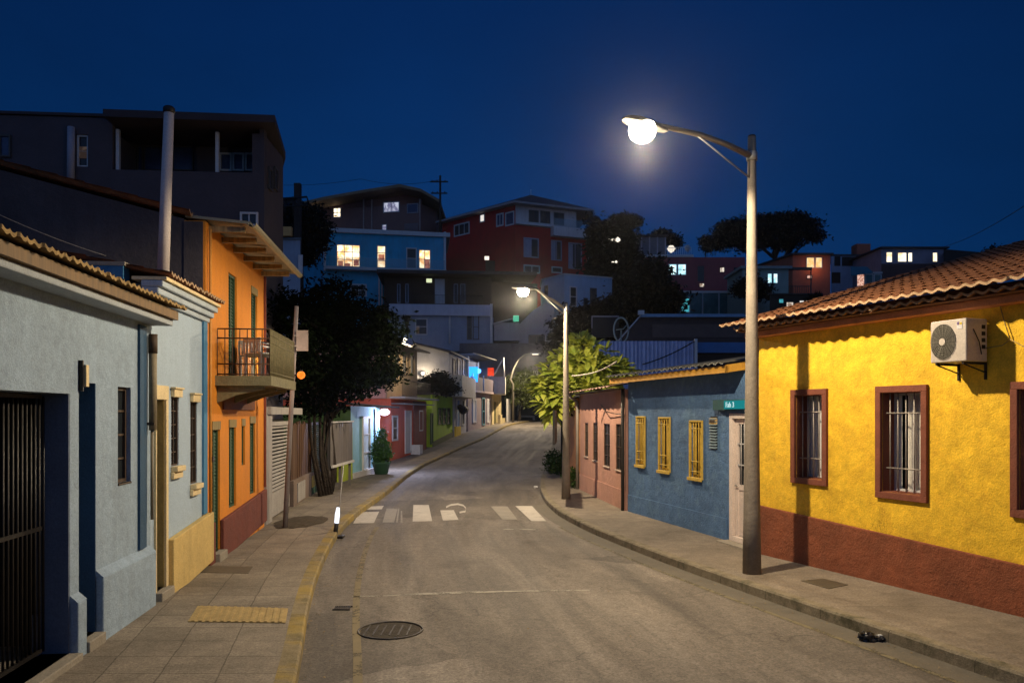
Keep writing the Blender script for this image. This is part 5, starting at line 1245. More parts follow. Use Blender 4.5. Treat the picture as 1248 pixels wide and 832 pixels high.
# ---- big broad-leaved tree lit by the second street lamp
def broad_tree():
    rr = random.Random(17); t = thing('loquat_tree', 'bright broad-leaved tree behind the second lamp post, lit yellow green', 'tree', (2.75, 26.6, 0))
    tips = []
    m = MB(); blobs = [(P(700, 462, 25.6), 1.0, .9), (P(684, 478, 25.2), .65, .5), (P(718, 440, 26.2), .75, .65), (P(735, 462, 26.6), .9, .6), (P(668, 470, 25.4), .4, .3), (P(678, 492, 25.2), .4, .3), (P(708, 428, 26), .5, .5), (P(745, 452, 27), .6, .35), (P(715, 480, 25.7), .9, .5)]
    for c, rx, rz in blobs:
        n = int(24*rx*rx+5*rz*5+6)
        for _ in range(n):
            d = Vector((rr.gauss(0, 1), rr.gauss(0, 1), rr.gauss(0, 1))).normalized()
            q = rr.uniform(.55, 1.0); p = c+Vector((d.x*rx, d.y*.8*rx, d.z*rz))*q; tips.append(p)
            out = (p-Vector((2.7, 26.2, 2.6))).normalized()*.6+Vector((rr.uniform(-.5, .5), rr.uniform(-.5, .5), .25)); out.normalize()
            for j in range(rr.randint(6, 9)):
                ax = (out*.7+Vector((rr.gauss(0, .6), rr.gauss(0, .6), rr.gauss(0, .5)))).normalized()
                L = rr.uniform(.34, .68); w = L*.15; sd = ax.cross(Vector((0, 0, 1)))
                if sd.length < .1: sd = Vector((1, 0, 0))
                sd = (sd.normalized()+Vector((0, 0, rr.uniform(-.4, .4)))).normalized(); dn = Vector((0, 0, -1))
                P0 = p; P1 = p+ax*L*.35+sd*0; P2 = p+ax*L*.75+dn*L*.1; P3 = p+ax*L+dn*L*.28
                fold = ax.cross(sd).normalized()*w*.35
                for sg in (1, -1):
                    e1_ = P1+sd*w*sg*.9+fold; e2_ = P2+sd*w*sg+fold
                    m.face([P0, P1, e1_], True); m.face([P1, P2, e2_, e1_], True); m.face([P2, P3, e2_], True)
    m.build('crown', leaf_lit, t)
    branches(t, (2.75, 26.6, 0), (2.6, 26.3, 2.6), .14, [b[0] for b in blobs]+rr.sample(tips, 14), bark, 5)
broad_tree()
# cables between the eaves and the tree
def cable(name, label, pts, r, sag, mat=None, cat='cable'):
    out = []
    for (a, b) in zip(pts, pts[1:]):
        a = Vector(a); b = Vector(b)
        for k in range(13):
            f = k/12; out.append(a.lerp(b, f)-Vector((0, 0, sag*4*f*(1-f))))
    m = MB(); m.origin = out[0]; m.tube(out, r, 5); return tag(m.build(name, mat or black_iron), label, cat)
cable('eave_cable', 'pale cable sagging from the blue house eave towards the second lamp post', [P(752, 440, 19.5), P(727, 453, 19.6), P(697, 458, 20.5)], .018, .02, mk('pale_cable', (.3, .28, .25), .6))
cable('overhead_wire', 'thin overhead wire in the sky at the far right', [P(1150, 300.5, 60), P(1262, 242, 30)], .016, .25)
cable('sagging_wire', 'faint wire hanging across the dark grey gable wall on the left', [P(-30, 248, 9.9), P(130, 312, 11.4)], .006, .04, mk('grey_wire', (.2, .2, .2)))
# ------------------------------------------------------------ hillside
def XY(u, Y): return ((u-CU)/FPX*Y, Y)
def Zv(v, Y): return EYE+(CV-v)/FPX*Y
# ---- big dark grey building behind the left houses
D = 20.0
A = XY(-60, 19.4); B = XY(322, D); C_ = XY(346, D+2.5)
fp = [A, B, XY(345, 21.9), (-9.6, 30), (A[0], 30)]
gb = mk('slate_render', (.07, .06, .07), .95, .15, 1.2, .5, 12, grime=.4, gcol=(.08, .065, .07))
zt = 9.25
t = thing('grey_apartment_building', 'large unlit slate grey building with a covered loggia, top left', 'building', (B[0], B[1], 0))
FG = Frame(A, B); l0 = FG.su(137); hol = [(l0, FG.len-.12, 8.0, 9.18)]
wa0, wa1 = FG.su(93), FG.su(107)
hol.append((wa0, wa1, FG.zv(100, 203), FG.zv(100, 164)))
m = MB(); FG.wall(m, 0, FG.len, -.2, zt+.28, [(l0, FG.len-.12, Zv(211, 20), Zv(153.5, 20)), hol[1]], t=.3); m.build('wall', gb, t)
m = MB(); FR = Frame(B, fp[2]); FR.box(m, 0, FR.len, -.3, 0, -.2, zt); F3_ = Frame(fp[2], fp[3]); F3_.box(m, 0, F3_.len, -.3, 0, -.2, zt); m.box(A[0], A[0]+.3, A[1]+.3, 27, -.2, zt)
m.build('wall', gb, t)
m = MB(); FG.box(m, l0-.2, FG.len-.01, -1.6, -1.5, 7.5, zt+.2); FG.box(m, l0, FG.len-.2, -1.5, -.3, 8.0, 8.1); FG.box(m, l0-.15, l0, -1.5, -.3, 8.0, zt); m.build('loggia_wall', gb, t)
m = MB(); FG.box(m, -.5, l0+.1, -8, .05, zt+.301, zt+.37); q_ = FG.w(l0, .55, 0); m.prism([(q_.x, q_.y), XY(335, 19.55), XY(348, 22.3), (-9.4, 30.5), (q_.x-.5, 28)], zt+.12, zt+.30); m.build('roof', mk('black_fascia', (.045, .035, .04), .8, .2), t)
hw(t, FG, 92, 163, 108, 204, glassd, wfr, .06, (0, 1), off=-.1)
hb(t, 'curtain', FG, 94.5, 105, 178, 192, -.07, -.055, lit_dim)
FL = Frame(FG.w(0, -1.5, 0)[:2], FG.w(FG.len, -1.5, 0)[:2])
for a, b in ((147, 167), (168, 175), (176, 198), (211, 236)):
    hw(t, FL, a, 179, b, 208.5, mk('blue_glass', (.03, .05, .11), .25, .2, 3, 0, grime=0), dfr, .03, (0, 0))
for a, b in ((268, 283), (284, 298), (299, 313), (314, 321)):
    hw(t, FL, a, 187, b, 209, MATS['blue_glass'], wfr, .045, (0, 0))
for u in (141, 263):
    m = MB(); s = FG.su(u); FG.box(m, s-.04, s+.04, -.2, -.1, Zv(211, 20), zt+.05); m.build('post', wfr, t)
m = MB(); m.tube([FG.w(FG.su(88), .08, Zv(222, 19.6)), FG.w(FG.su(88.6), .08, Zv(156, 19.6))], .09, 8); m.build('downpipe', mk('grey_blue_pipe', (.3, .3, .36), .6), t)
hw(t, FG, 0, 165, 14, 192, MATS['blue_glass'], dfr, .04, (0, 0)); hw(t, FG, 293, 259, 315, 276, glassd, wfr, .05, (1, 0))
for a, b in ((326, 330), (333, 337)):
    hw(t, FR, a, 205, b, 232, MATS['blue_glass'], dfr, .05, (0, 0))
m = MB(); m.tube([P(279, 152, 20.5), P(277.5, 143, 20.5)], .05, 6); m.build('roof_vent', black_iron, t)

# ---- teal house
Y = 86
A = XY(395, Y); B = XY(543, 88.5); fp = [A, B, (B[0]-1, 97), XY(361, 96)]
teal = mk('teal_blue_wall', (.035, .38, .60), .85, .2, .5, .2, 20, grime=.35)
z1 = Zv(283, Y)
t = body('teal_house', 'teal blue hillside house with a lit balcony storey and white roof edge', fp, 6, z1, teal, roof='flat', rmat=wfr, over=.45, rt=.45)
F = Frame(A, B)
hw(t, F, 410, 298, 439, 325.5, lit_w, wfr, .10, (2, 2)); hw(t, F, 459, 299, 470.5, 327, lit_y, wfr, .12, (0, 2))
hw(t, F, 495, 302, 508, 328, glassd, wfr, .12, (0, 1), 'door'); hw(t, F, 510, 304, 525, 328, lit_w, wfr, .12, (1, 1))
hw(t, F, 427, 346, 447, 361, glassd, wfr, .14, (1, 1))
lr = emis('lit_red_curtain', (.75, .28, .16), .75, 1, 3, (.35, .1, .06))
for a, b, c, d in ((412, 418, 318, 324), (431, 437.5, 317, 324), (420, 427, 321, 324.5), (517, 523.5, 316, 327), (461, 468.5, 310, 317)): hb(t, 'curtain', F, a, b, c, d, .022, .035, lr)
hb(t, 'balcony_floor', F, 398, 543, 328.5, 332, .003, 1.1, wfr)
bm = hb(t, 'balcony_glass', F, 401, 541, 317, 328, 1.02, 1.05, glass_mat('balustrade_glass', (.2, .4, .5), .75))
for u in (396, 542): hb(t, 'corner_post', F, u-1.4, u+1.4, 283, 330, .004, 1.15 if False else .2, wfr)
for u in (462, 465.5): hb(t, 'post', F, u-1, u+1, 333, 372, .004, .3, wfr)
# ---- dark balcony house with white band
Y = 80
A = XY(467, Y); B = XY(600, 81); C0 = XY(655, 84); fp = [A, B, (B[0]+.5, 90), (A[0], 90)]
bw = mk('blue_grey_wall', (.26, .32, .42), .85, .1, 1, .3, 20, grime=.2)
dk = mk('dark_brown_boards', (.04, .03, .025), .9, .2, 3, .3, 20, grime=.35)
t = body('balcony_house', 'blue grey house with a dark recessed upper balcony under a wide roof', fp, 5, Zv(384, Y), bw)
F = Frame(A, B)
m = MB(); F.box(m, 0, F.len, -8, -1.2, Zv(384, Y)+.001, Zv(334, Y)); m.build('upper_wall', dk, t)
m = MB(); F.box(m, -.6, F.len+4.5, -9, .6, Zv(333.5, Y), Zv(329.5, Y)); m.build('roof', roofd, t)
m = MB(); F.box(m, .6, F.len, -1.19, .35, Zv(384, Y)+.002, Zv(370.5, Y)); m.build('white_band', mk('white_band', (.50, .52, .62), .8, .08, 1, .1, 20), t)
Fi = Frame(F.w(0, -1.2, 0)[:2], F.w(F.len, -1.2, 0)[:2])
hw(t, Fi, 530, 340, 542, 370, wfr, wfr, .1, (0, 0), 'door'); hw(t, Fi, 519, 339, 527, 345, emis('lit_transom', (.9, 1, .6), .85), dfr, .05, (0, 0))
for a, b in ((484, 488), (494, 498), (553, 558), (561, 567)): hw(t, Fi, a, 346, b, 369, glassd, bw, .06, (0, 0))
m = MB(); F_ = F; rail_run(m, F.w(3, .25, 0), F.w(F.len-1, .25, 0), 50, Zv(370.4, Y), Zv(359, Y), r=.016, cross=(1,)); m.build('railing', black_iron, t)
hw(t, F, 506, 388, 521, 408, glassd, wfr, .1, (0, 1)); hb(t, 'curtain', F, 507.5, 511, 397, 407, .022, .03, lit_dim)
hw(t, F, 480, 388, 485, 403, glassd, wfr, .1, (0, 0)); hw(t, F, 569, 383, 575, 414, glassd, dfr, .1, (0, 1), 'door'); hw(t, F, 576, 383, 584, 414, mk('grey_blue_door', (.2, .27, .38), .7), dfr, .1, (0, 1), 'door')
m = MB(); a = F.su(496); m.face([F.w(a-.38, .2, Zv(385, Y)), F.w(a, .2, Zv(404, Y)), F.w(a+.38, .2, Zv(385, Y))]); m.face([F.w(a-.38, .2, Zv(385, Y)), F.w(a, .5, Zv(384.5, Y)), F.w(a, .2, Zv(404, Y))]); m.face([F.w(a+.38, .2, Zv(385, Y)), F.w(a, .2, Zv(404, Y)), F.w(a, .5, Zv(384.5, Y))]); m.build('folded_awning', dk, t)  # folded awning, modelled as a dark cone
m = MB(); m.tube([F.w(F.su(548), .15, Zv(418, Y)), F.w(F.su(548), .15, Zv(384, Y))], .1, 6); m.build('downpipe', wfr, t)
hb(t, 'corner_post', F, 597, 600, 371, 420, .36, .5, wfr)
m = MB(); s = F.len+.02; m.prism([F.w(s, -1.5, 0)[:2], C0, (C0[0], C0[1]+3), F.w(s, -4, 0)[:2]], 5, Zv(333, Y)-.4); m.build('side_wing', mk('brown_wing', (.06, .045, .035), .9, .2, 1, .3, 15), t)
m = MB(); m.box(-12.3, -3, 76.2, 76.6, 4, Zv(414, 76)-.3); m.build('terrace_wall', bw, t) if False else None
# ---- brown hilltop house
Y = 100
A = XY(384, 103); B = XY(513, Y); B2 = XY(532, 103); fp = [A, B, B2, (B2[0], 112), (A[0], 112)]
br = mk('brown_render', (.22, .12, .105), .9, .12, 1, .2, 15, grime=.2)
t = body('hilltop_house', 'brown hilltop house with a shallow gabled roof and two lit windows', fp, 17, Zv(248.5, Y), br)
F = Frame(A, B)
m = MB(); prof = [(372, 252), (400, 245.5), (445, 237.5), (490, 230.5), (515, 236), (538, 249)]
top = [P(u, v, 101) for u, v in prof]
for p, q in zip(top, top[1:]):
    for dz0, s_ in ((0, 1),):
        a, b = p+Vector((0, -2.2, 0)), q+Vector((0, -2.2, 0)); c, d = q+Vector((0, 11, 0)), p+Vector((0, 11, 0)); h = Vector((0, 0, .35))
        m.hexa([a-h, b-h, c-h, d-h, a, b, c, d])
m.build('roof', mk('ochre_roof_edge', (.25, .17, .1), .85, .2, 2, .2, 20), t)
m = MB(); pts = [XY(384, 102.6), XY(513, 100.3)]
poly = [P(u, v, 102.4) for u, v in prof[1:-1]]
m.face([P(398, 254, 102.4)]+[p-Vector((0, 0, .34)) for p in poly]+[P(514, 254, 102.4)]); m.build('gable_wall', br, t)
hw(t, F, 406, 253, 416, 265.5, lit_y, wfr, .12, (1, 1)); hw(t, F, 467, 246, 487, 259, lit_c if False else emis('lit_pale', (.72, .76, .95), .75, 1, 1.5, (.2, .2, .35)), wfr, .12, (1, 0))
hw(t, F, 496, 248, 510, 260, MATS['blue_glass'], mk('grey_frame', (.25, .25, .28), .7), .12, (0, 0)); hw(t, F, 465.5, 273.5, 471.5, 281, MATS['lit_pale'], wfr, .1, (0, 0)) 
for u in (443.5, 453.5, 512): hb(t, 'corner_trim', F, u-.6, u+.6, 243, 281, .004, .15, mk('brown_trim_light', (.4, .3, .27), .8))
m = MB(); rail_run(m, F.w(F.su(497), 1.2, 0), F.w(F.len, 1.2, 0), 14, Zv(283, 99), Zv(273, 99), r=.03, cross=(.02, 1)); m.build('railing', mk('grey_railing', (.2, .2, .22), .6), t)
l = MB(); c = P(386, 260.5, 99.5); l.origin = c; l.lathe(c, [(.08, -.3), (.32, -.1), (.3, .15), (.1, .3)], 10); l.box(c.x-1.3, c.x-.4, c.y, c.y+.1, c.z-.02, c.z+.12)
tag(l.build('porch_lamp', emis('porch_glow', (1, .9, .75), 1.2)), 'small white porch light at the left end of the brown hilltop house', 'lamp')
# utility pole
b = XY(536.5, 96); t = thing('utility_pole', 'dark wooden utility pole with cross arms against the sky', 'utility pole', (b[0], b[1], 19))
m = MB(); m.tube([(b[0], b[1], 18), (b[0], b[1], Zv(214, 96))], [.17, .12], 8); m.build('pole', bark, t)
for v, w in ((222, 1.2), (236, 1.1)):
    z = Zv(v, 96); m = MB(); m.box(b[0]-w, b[0]+w*.8, b[1]-.2, b[1]-.08, z-.07, z+.07)
    for k in (-.8, -.3, .5): m.lathe((b[0]+k*w, b[1]-.14, z+.07), [(.05, 0), (.07, .08), (.03, .18)], 8)
    m.build('cross_arm', bark, t)
cable('pole_wire', 'faint wires running left from the utility pole', [P(536, 219, 96), P(440, 218, 100), P(300, 222, 110)], .025, .6, black_iron)
# tower-like flue and rack left
b = XY(362, 70); l = MB(); l.origin = (b[0], b[1], Zv(330, 70)); l.box(b[0]-.28, b[0]+.28, b[1], b[1]+.5, 10, Zv(223, 70))
tag(l.build('chimney_stack', dk), 'dark square chimney stack rising left of the brown hilltop house', 'chimney')
l = MB(); a = P(346, 243, 68); c = P(375, 241, 72); l.origin = a
l.tube([P(345, 242, 68), P(374, 240, 68), P(377, 250, 68)], .09, 6); l.tube([P(346, 252, 68), P(374, 250, 68)], .09, 6); l.tube([P(357, 242, 68), P(357, 262, 68)], .07, 6); l.tube([P(347, 242, 68), P(347, 262, 68)], .07, 6); l.box(a.x-.2, a.x+1.0, 68.2, 68.4, Zv(247, 68), Zv(240, 68))
tag(l.build('roof_rack', black_iron), 'dark pipe frame beside the square chimney stack', 'frame')
fp = [XY(341, 60), XY(366, 60), (XY(366, 66)[0], 66), (XY(341, 66)[0]-1, 66)]
t = body('narrow_house', 'narrow blue grey house squeezed between the grey building and the teal house', fp, 2, Zv(292, 60), bw, roof='flat', rmat=roofb, over=.15, rt=.1)
F = Frame(fp[0], fp[1]); m = MB(); F.box(m, .1, 1.0, .1, .5, Zv(289, 60), Zv(278, 60)); m.build('roof_box', mk('ochre_box', (.55, .33, .12), .8), t)
hb(t, 'shutter', F, 364, 369.5, 311, 334, .1, .15, mk('pale_shutter', (.6, .55, .55), .7))
# ---- red house
Y = 92
A = XY(539, 101); B = XY(628, Y); C1 = XY(716.5, 95.5); fp = [A, B, C1, (C1[0]-2, 108), (A[0]+3, 110)]
rd = mk('crimson_wall', (.45, .018, .022), .88, .2, .5, .2, 15, grime=.2, gcol=(.1, .02, .02))
t = thing('red_villa', 'large dark red villa with white top storey corner and hipped roof', 'house', (B[0], B[1], 8))
m = MB(); m.prism(fp, 8, Zv(274, Y)); 
m.build('wall', rd, t)
F1, F2 = Frame(A, B), Frame(B, C1); zA = Zv(274, Y); zB = Zv(250, Y)
m = MB(); m.prism([A, B, (B[0]+.2, B[1]+3), (A[0]+3, 110)], zA, zB); m.build('upper_wall', rd, t)
wv = mk('white_villa_wall', (.62, .58, .58), .85, .08, 1, .2, 20, grime=.35)
m = MB(); i0 = F2.w(.02, -.15, 0)[:2]; m.prism([i0, F2.w(F2.su(703), -.15, 0)[:2], (C1[0]-2.5, 107), (B[0]+.5, 107)], zA+.001, zB); m.build('upper_wall', wv, t)
m = MB(); ex = [(A[0]-.8, A[1]-.4), (B[0]-.1, B[1]-1.2), (C1[0]+.7, C1[1]-.7), (C1[0]-1, 109), (A[0]+2, 111)]
m.prism(ex, zB+.002, zB+.22); rc = (P(647, 238, 100).x, 100, Zv(237.5, 100)+.0)
rf = mk('villa_roof', (.07, .06, .065), .85, .2, 3, .3, 15)
m.build('roof_edge', mk('pale_eave', (.3, .3, .32), .7), t); m = MB()
for k in range(5):
    a, b = ex[k], ex[(k+1) % 5]; m.face([(a[0], a[1], zB+.222), (b[0], b[1], zB+.222), rc])
m.build('roof', rf, t)
m = MB(); m.tube([rc, (rc[0], rc[1], rc[2]+.7)], .04, 5); m.build('finial', wfr, t)
hb(t, 'white_band', F2, 628, 671, 271.5, 275, .004, .25, wfr)
s0, s1 = F2.su(671), F2.len+.1
m = MB(); F2.box(m, s0, s1, .004, .9, zA-1.0, zA+.1); m.build('balcony', wv, t)
m = MB(); F2.box(m, s0+.1, s1-.1, .8, .84, zA+.1, zA+1.0); m.build('balcony_glass', MATS['balustrade_glass'], t)
hw(t, F1, 553.5, 272, 572.5, 287, glassd, wfr, .16, (2, 0)); hw(t, F1, 585, 261, 591, 271, emis('lit_white', (1, .95, .88), .85), wfr, .12, (0, 0))
hw(t, F1, 605, 260, 614, 276, MATS['blue_glass'], wfr, .18, (1, 0)); hw(t, F1, 616, 258, 627, 275, MATS['blue_glass'], wfr, .16, (0, 0))
hw(t, F2, 645, 256, 657, 272.0, glassd, dfr, .1, (1, 0), off=-.14); hw(t, F2, 659, 257, 671, 272.5, glassd, dfr, .1, (1, 0), off=-.14); hw(t, F2, 675.5, 259, 688, 274, glassd, dfr, .1, (1, 0), off=-.14)
pl_ = mk('pale_blind', (.32, .33, .42), .8)
for a, b, c, d, s in ((638, 656.5, 290, 314, 647), (671.5, 684.5, 293, 317.5, 677), (692.5, 709, 296, 328, 698)):
    w = hw(t, F2, a, c, b, d, glassd, mk('violet_frame', (.35, .33, .42), .7), .14, (1, 0)); hb(t, 'blind', F2, a+1.5, s, c+1.5, d-1.5, .022, .04, pl_)
hw(t, F2, 638, 323, 658, 333, glassd, wfr, .15, (1, 0)); hw(t, F2, 672, 325, 685, 333, glassd, wfr, .15, (0, 0))
hb(t, 'corner_strip', F2, 715, 717, 288, 334, .005, .2, wfr)
l = MB(); c = P(593.5, 314.5, 91.5); l.origin = c; l.box(c.x-.28, c.x+.24, c.y, c.y+.1, c.z-.2, c.z+.22); l.cur = 1; l.box(c.x-.2, c.x+.9, c.y+.2, c.y+.8, c.z-1.6, c.z-.25)
tag(l.build('yard_lamp', [MATS['porch_glow'], dk]), 'little white light on a dark stub wall before the red villa', 'lamp')
# ---- small pale blue house below the red villa
A = XY(661, 88); B = XY(688, 84.5); C1 = XY(746, 87); fp = [A, B, C1, (C1[0], 93), (A[0], 93)]
t = body('pale_blue_house', 'small flat-roofed pale blue house directly below the red villa', fp, 4, Zv(334.5, 84.5), mk('pale_blue_villa', (.28, .42, .58), .85, .08, 1, .2, 20), roof='flat', rmat=wfr, over=.1, rt=.12)
F = Frame(B, C1); FV = Frame(A, B)
hw(t, F, 694, 349, 703, 374, glassd, wfr, .12, (0, 1)); hw(t, F, 719, 351, 727, 378, glassd, dfr, .12, (0, 0)); hw(t, F, 711, 363, 716, 380, glassd, dfr, .1, (0, 0)); hw(t, FV, 664, 348, 668, 360, glassd, dfr, .1, (0, 0))
# ---- sloping white stair house
A = XY(625, 81.5); B = XY(672, 81.5)
t = thing('stair_house', 'dim white house with a sloping parapet behind the second street lamp', 'house', (A[0], A[1], 6))
m = MB(); w2 = mk('grey_white_wall', (.34, .33, .36), .88, .1, 1, .3, 20, grime=.3)
prof = [(632, 470), (632, 396), (650, 378), (664, 369), (675, 372), (675, 470)]
Aq = [P(u, v, 81.5) for u, v in prof]; Bq = [p+Vector((0, 5, 0)) for p in Aq]; m.face(Aq[::-1]); m.face(Bq)
for k in range(6): m.face([Aq[k], Aq[(k+1) % 6], Bq[(k+1) % 6], Bq[k]])
m.build('wall', w2, t)
m = MB(); a, b = P(602, 393, 80.8), P(633, 415, 80.8); m.box(a.x, b.x, 80.8, 84, b.z, a.z); m.build('annex', w2, t)
m = MB(); m.hexa([(a.x-.1, 80.5, b.z+1.6), (b.x-.2, 80.5, a.z+.4), (b.x-.2, 84, a.z+.4), (a.x-.1, 84, b.z+1.6), (a.x-.1, 80.5, b.z+1.75), (b.x-.2, 80.5, a.z+.55), (b.x-.2, 84, a.z+.55), (a.x-.1, 84, b.z+1.75)]); m.build('annex_roof', w2, t)
F = Frame(A, B); hw(t, F, 644, 408, 664, 432, glassd, dfr, .15, (1, 0)); 
l = MB(); c = P(629, 388, 80.2); l.origin = c; l.box(c.x-.3, c.x+.28, c.y, c.y+.15, c.z-.3, c.z+.3)
tag(l.build('green_lamp', emis('green_glow', (.10, .62, .38), .7)), 'small green glowing box on the dim white house', 'lamp')
t = body('dark_terrace', 'dark terrace block under the hillside houses at the bend', [XY(560, 79), XY(700, 79), XY(700, 80.8), XY(560, 80.8)], 2, Zv(418, 79), mk('terrace_grey', (.13, .12, .13), .92, .25, 1, .5, 10, grime=.5), 'building')

# ---- right hillside: maroon block with glass roof room
Y = 97
A = XY(760, Y); B = XY(908, Y); fp = [A, B, (B[0], 108), (A[0], 108)]
mr = mk('maroon_render', (.30, .07, .08), .9, .12, 1, .2, 15, grime=.2)
t = body('maroon_house', 'long maroon hillside block with a glazed roof room and white parapet', fp, 9, Zv(313.5, Y), mr)
F = Frame(A, B)
hb(t, 'parapet', F, 772, 845, 310.5, 313.4, -.3, .12, wfr)
hw(t, F, 814.5, 321.5, 825.2, 335.5, lit_c, wfr, .1, (0, 1)); hw(t, F, 825.6, 321.5, 836.5, 335.5, lit_c, wfr, .1, (0, 1))
hw(t, F, 849, 323, 859, 344, glassd, mr, .1, (0, 0)); hw(t, F, 893, 325, 901, 344, glassd, mr, .1, (0, 0)); hw(t, F, 877, 325.5, 883, 332, emis('lit_small', (.95, .85, .72), .9, 1, 3, (.3, .2, .15)), dfr, .06, (0, 0))
hw(t, F, 852, 345, 858.5, 350, MATS['lit_small'], dfr, .06, (0, 0)); hw(t, F, 894, 345, 901, 350, MATS['lit_small'], dfr, .06, (0, 0))
z0_, z1_ = Zv(311, Y), Zv(287.5, Y)
gl = MB(); a, b = F.su(773), F.su(812); F.box(gl, a, b, -4.5, -.6, z0_, z1_); gl = gl.build('roof_room', mk('grey_glazing', (.14, .13, .15), .3, .1, 2, 0, grime=0), t)
m = MB()
for k in range(5): s = lerp(a, b, k/4); F.box(m, s-.07, s+.07, -.59, -.48, z0_, z1_)
m.build('mullions', mk('violet_post', (.4, .38, .45), .7), gl); m = MB(); F.box(m, a-.4, b+.3, -4.8, -.2, z1_+.002, z1_+.2); m.build('roof', roofd, gl)
m = MB(); rail_run(m, F.w(F.su(812), -.3, 0), F.w(F.su(843), -.3, 0), 12, Zv(311, Y), Zv(301, Y), r=.03, cross=(1,)); m.build('railing', wfr, t)
for u, v, w in ((818, 303, .55), (838, 302, .4)):
    l = MB(); c = P(u, v, 98); l.origin = c; l.lathe(c, [(.1, -.5), (w*.6, -.3), (w, 0), (w*.5, .35)], 9)
    tag(l.build('terrace_lamp', MATS['porch_glow'] if u == 818 else mk('pale_pot', (.4, .4, .4), .7)), 'bright white light on the roof terrace beside the glazed room' if u == 818 else 'pale pot standing on the roof terrace railing corner', 'lamp' if u == 818 else 'pot')
# teal glazed house
Y = 90
A = XY(826, Y); B = XY(936, Y); fp = [A, B, (B[0], 95.5), (A[0], 95.5)]
t = body('glazed_house', 'low house with dark teal glass front and a turquoise lit window', fp, 9, Zv(357, Y), mk('teal_glazing', (.03, .10, .11), .25, .2, 1.2, 0, grime=0), roof='flat', rmat=wfr, over=.2, rt=.22)
F = Frame(A, B)
for u in (856, 876, 903, 929, 935.5): hb(t, 'post', F, u-.8, u+.8, 357, 383, .003, .15, mk('grey_blue_post', (.25, .32, .36), .7))
hw(t, F, 829, 362, 841, 381, lit_t, wfr, .1, (0, 1))
# long dark shed in front
Y = 62
A = XY(757, Y); B = XY(965, Y); 
t = thing('dark_shed', 'long dark shed with a pale blue roof edge on the right slope', 'shed', (A[0], A[1], 0))
m = MB(); prof = [(757, 470), (757, 414), (781, 387), (965, 387), (965, 470)]
Aq = [P(u, v, Y) for u, v in prof]; Bq = [p+Vector((0, 8, 0)) for p in Aq]; m.face(Aq); m.face(Bq[::-1])
for k in range(5): m.face([Aq[k], Aq[(k+1) % 5], Bq[(k+1) % 5], Bq[k]])
m.build('wall', mk('shed_boards', (.06, .045, .045), .9, .25, 2, .4, 12), t)
F = Frame(A, B); hb(t, 'roof_edge', F, 780, 966, 383, 386.8, -.4, .35, mk('blue_gutter', (.16, .30, .46), .6)); hb(t, 'gutter_end', F, 777, 784, 379, 384, .1, .5, mk('pale_gutter', (.5, .55, .6), .6))
m = MB(); m.tube([P(781, 384, 61.8), P(752, 417, 61.8)], .06, 6); m.build('verge', wfr, t)
hb(t, 'panel', F, 795, 930, 395, 411, .004, .05, mk('dim_panel', (.10, .075, .07), .9))
# corrugated fence and blue shed
FC = Frame(XY(716, 37.5), XY(849, 37.5)); t = thing('corrugated_fence', 'corrugated metal fence shining blue above the blue house roof', 'fence', FC.w(0, 0, 0))
m = MB(); n = 120
zc0, zc1 = 2.0, Zv(415.5, 37.5)
for k in range(n):
    a, b = FC.len*k/n, FC.len*(k+1)/n; oa, ob = [.06*math.sin(x*math.pi/2.2) for x in (k, k+1)]
    m.face([FC.w(a, oa, zc0), FC.w(b, ob, zc0), FC.w(b, ob, zc1), FC.w(a, oa, zc1)], True)
m.build('panel', mk('blue_corrugated', (.42, .50, .72), .5, .2, 2, .2, 20, metal=.0, grime=.45, gcol=(.3, .22, .22)), t)
m = MB(); FC.box(m, FC.len-.1, FC.len+.02, -.1, .08, 0, zc1+.1); m.build('post', wfr, t)
fp = [XY(850, 38), XY(915, 38), (XY(915, 38)[0], 44), (XY(850, 38)[0], 44)]
t = body('blue_shed', 'dark shed with a deep blue fascia beside the corrugated fence', fp, 0, Zv(430, 38), dk); F = Frame(fp[0], fp[1])
m = MB(); F.box(m, -.05, F.len, .001, .2, Zv(430, 38), Zv(417.5, 38)); F.box(m, -.05, F.len, -5, .0, Zv(430, 38)+.002, Zv(418, 38)); m.build('fascia', mk('deep_blue_fascia', (.05, .15, .35), .7), t)
cable('shed_cable', 'black cable running diagonally up the corrugated fence', [P(783, 444, 36.8), P(846, 416, 37)], .03, .1)
# dark board and dish
l = MB(); c = P(738, 398, 46); l.origin = c; w_ = P(755, 398, 46).x-P(722, 398, 46).x; l.box(c.x-w_/2, c.x+w_/2, 46, 46.1, c.z-.6, c.z+.62)
l.cur = 1
l.box(c.x-w_/2-.03, c.x+w_/2, 45.96, 45.99, c.z+.56, c.z+.62); l.box(c.x-w_/2-.03, c.x-w_/2+.02, 45.96, 45.99, c.z-.1, c.z+.56)
l.cur = 0; l.box(c.x-.06, c.x+.06, 46.1, 46.2, 0, c.z)
tag(l.build('sports_board', [black_iron, mk('pale_line', (.3, .3, .36), .7)]), 'dark board with a thin pale outline standing above the broad-leaved tree', 'board')
l = MB(); c = P(757, 402, 45.5); l.origin = c; pts = [c+Vector((.42*math.cos(a), .1*math.sin(a), .72*math.sin(a))) for a in [2*math.pi*k/20 for k in range(21)]]
l.tube(pts, .05, 6); l.tube([c+Vector((-.3, 0, 0)), c+Vector((.1, -.1, .05)), c+Vector((.35, 0, .3))], .03, 5); l.tube([c, (c.x, c.y+.3, 0)], .04, 5)
tag(l.build('ring_frame', mk('greenish_metal', (.3, .36, .33), .5)), 'pale oval metal ring next to the dark board', 'frame')

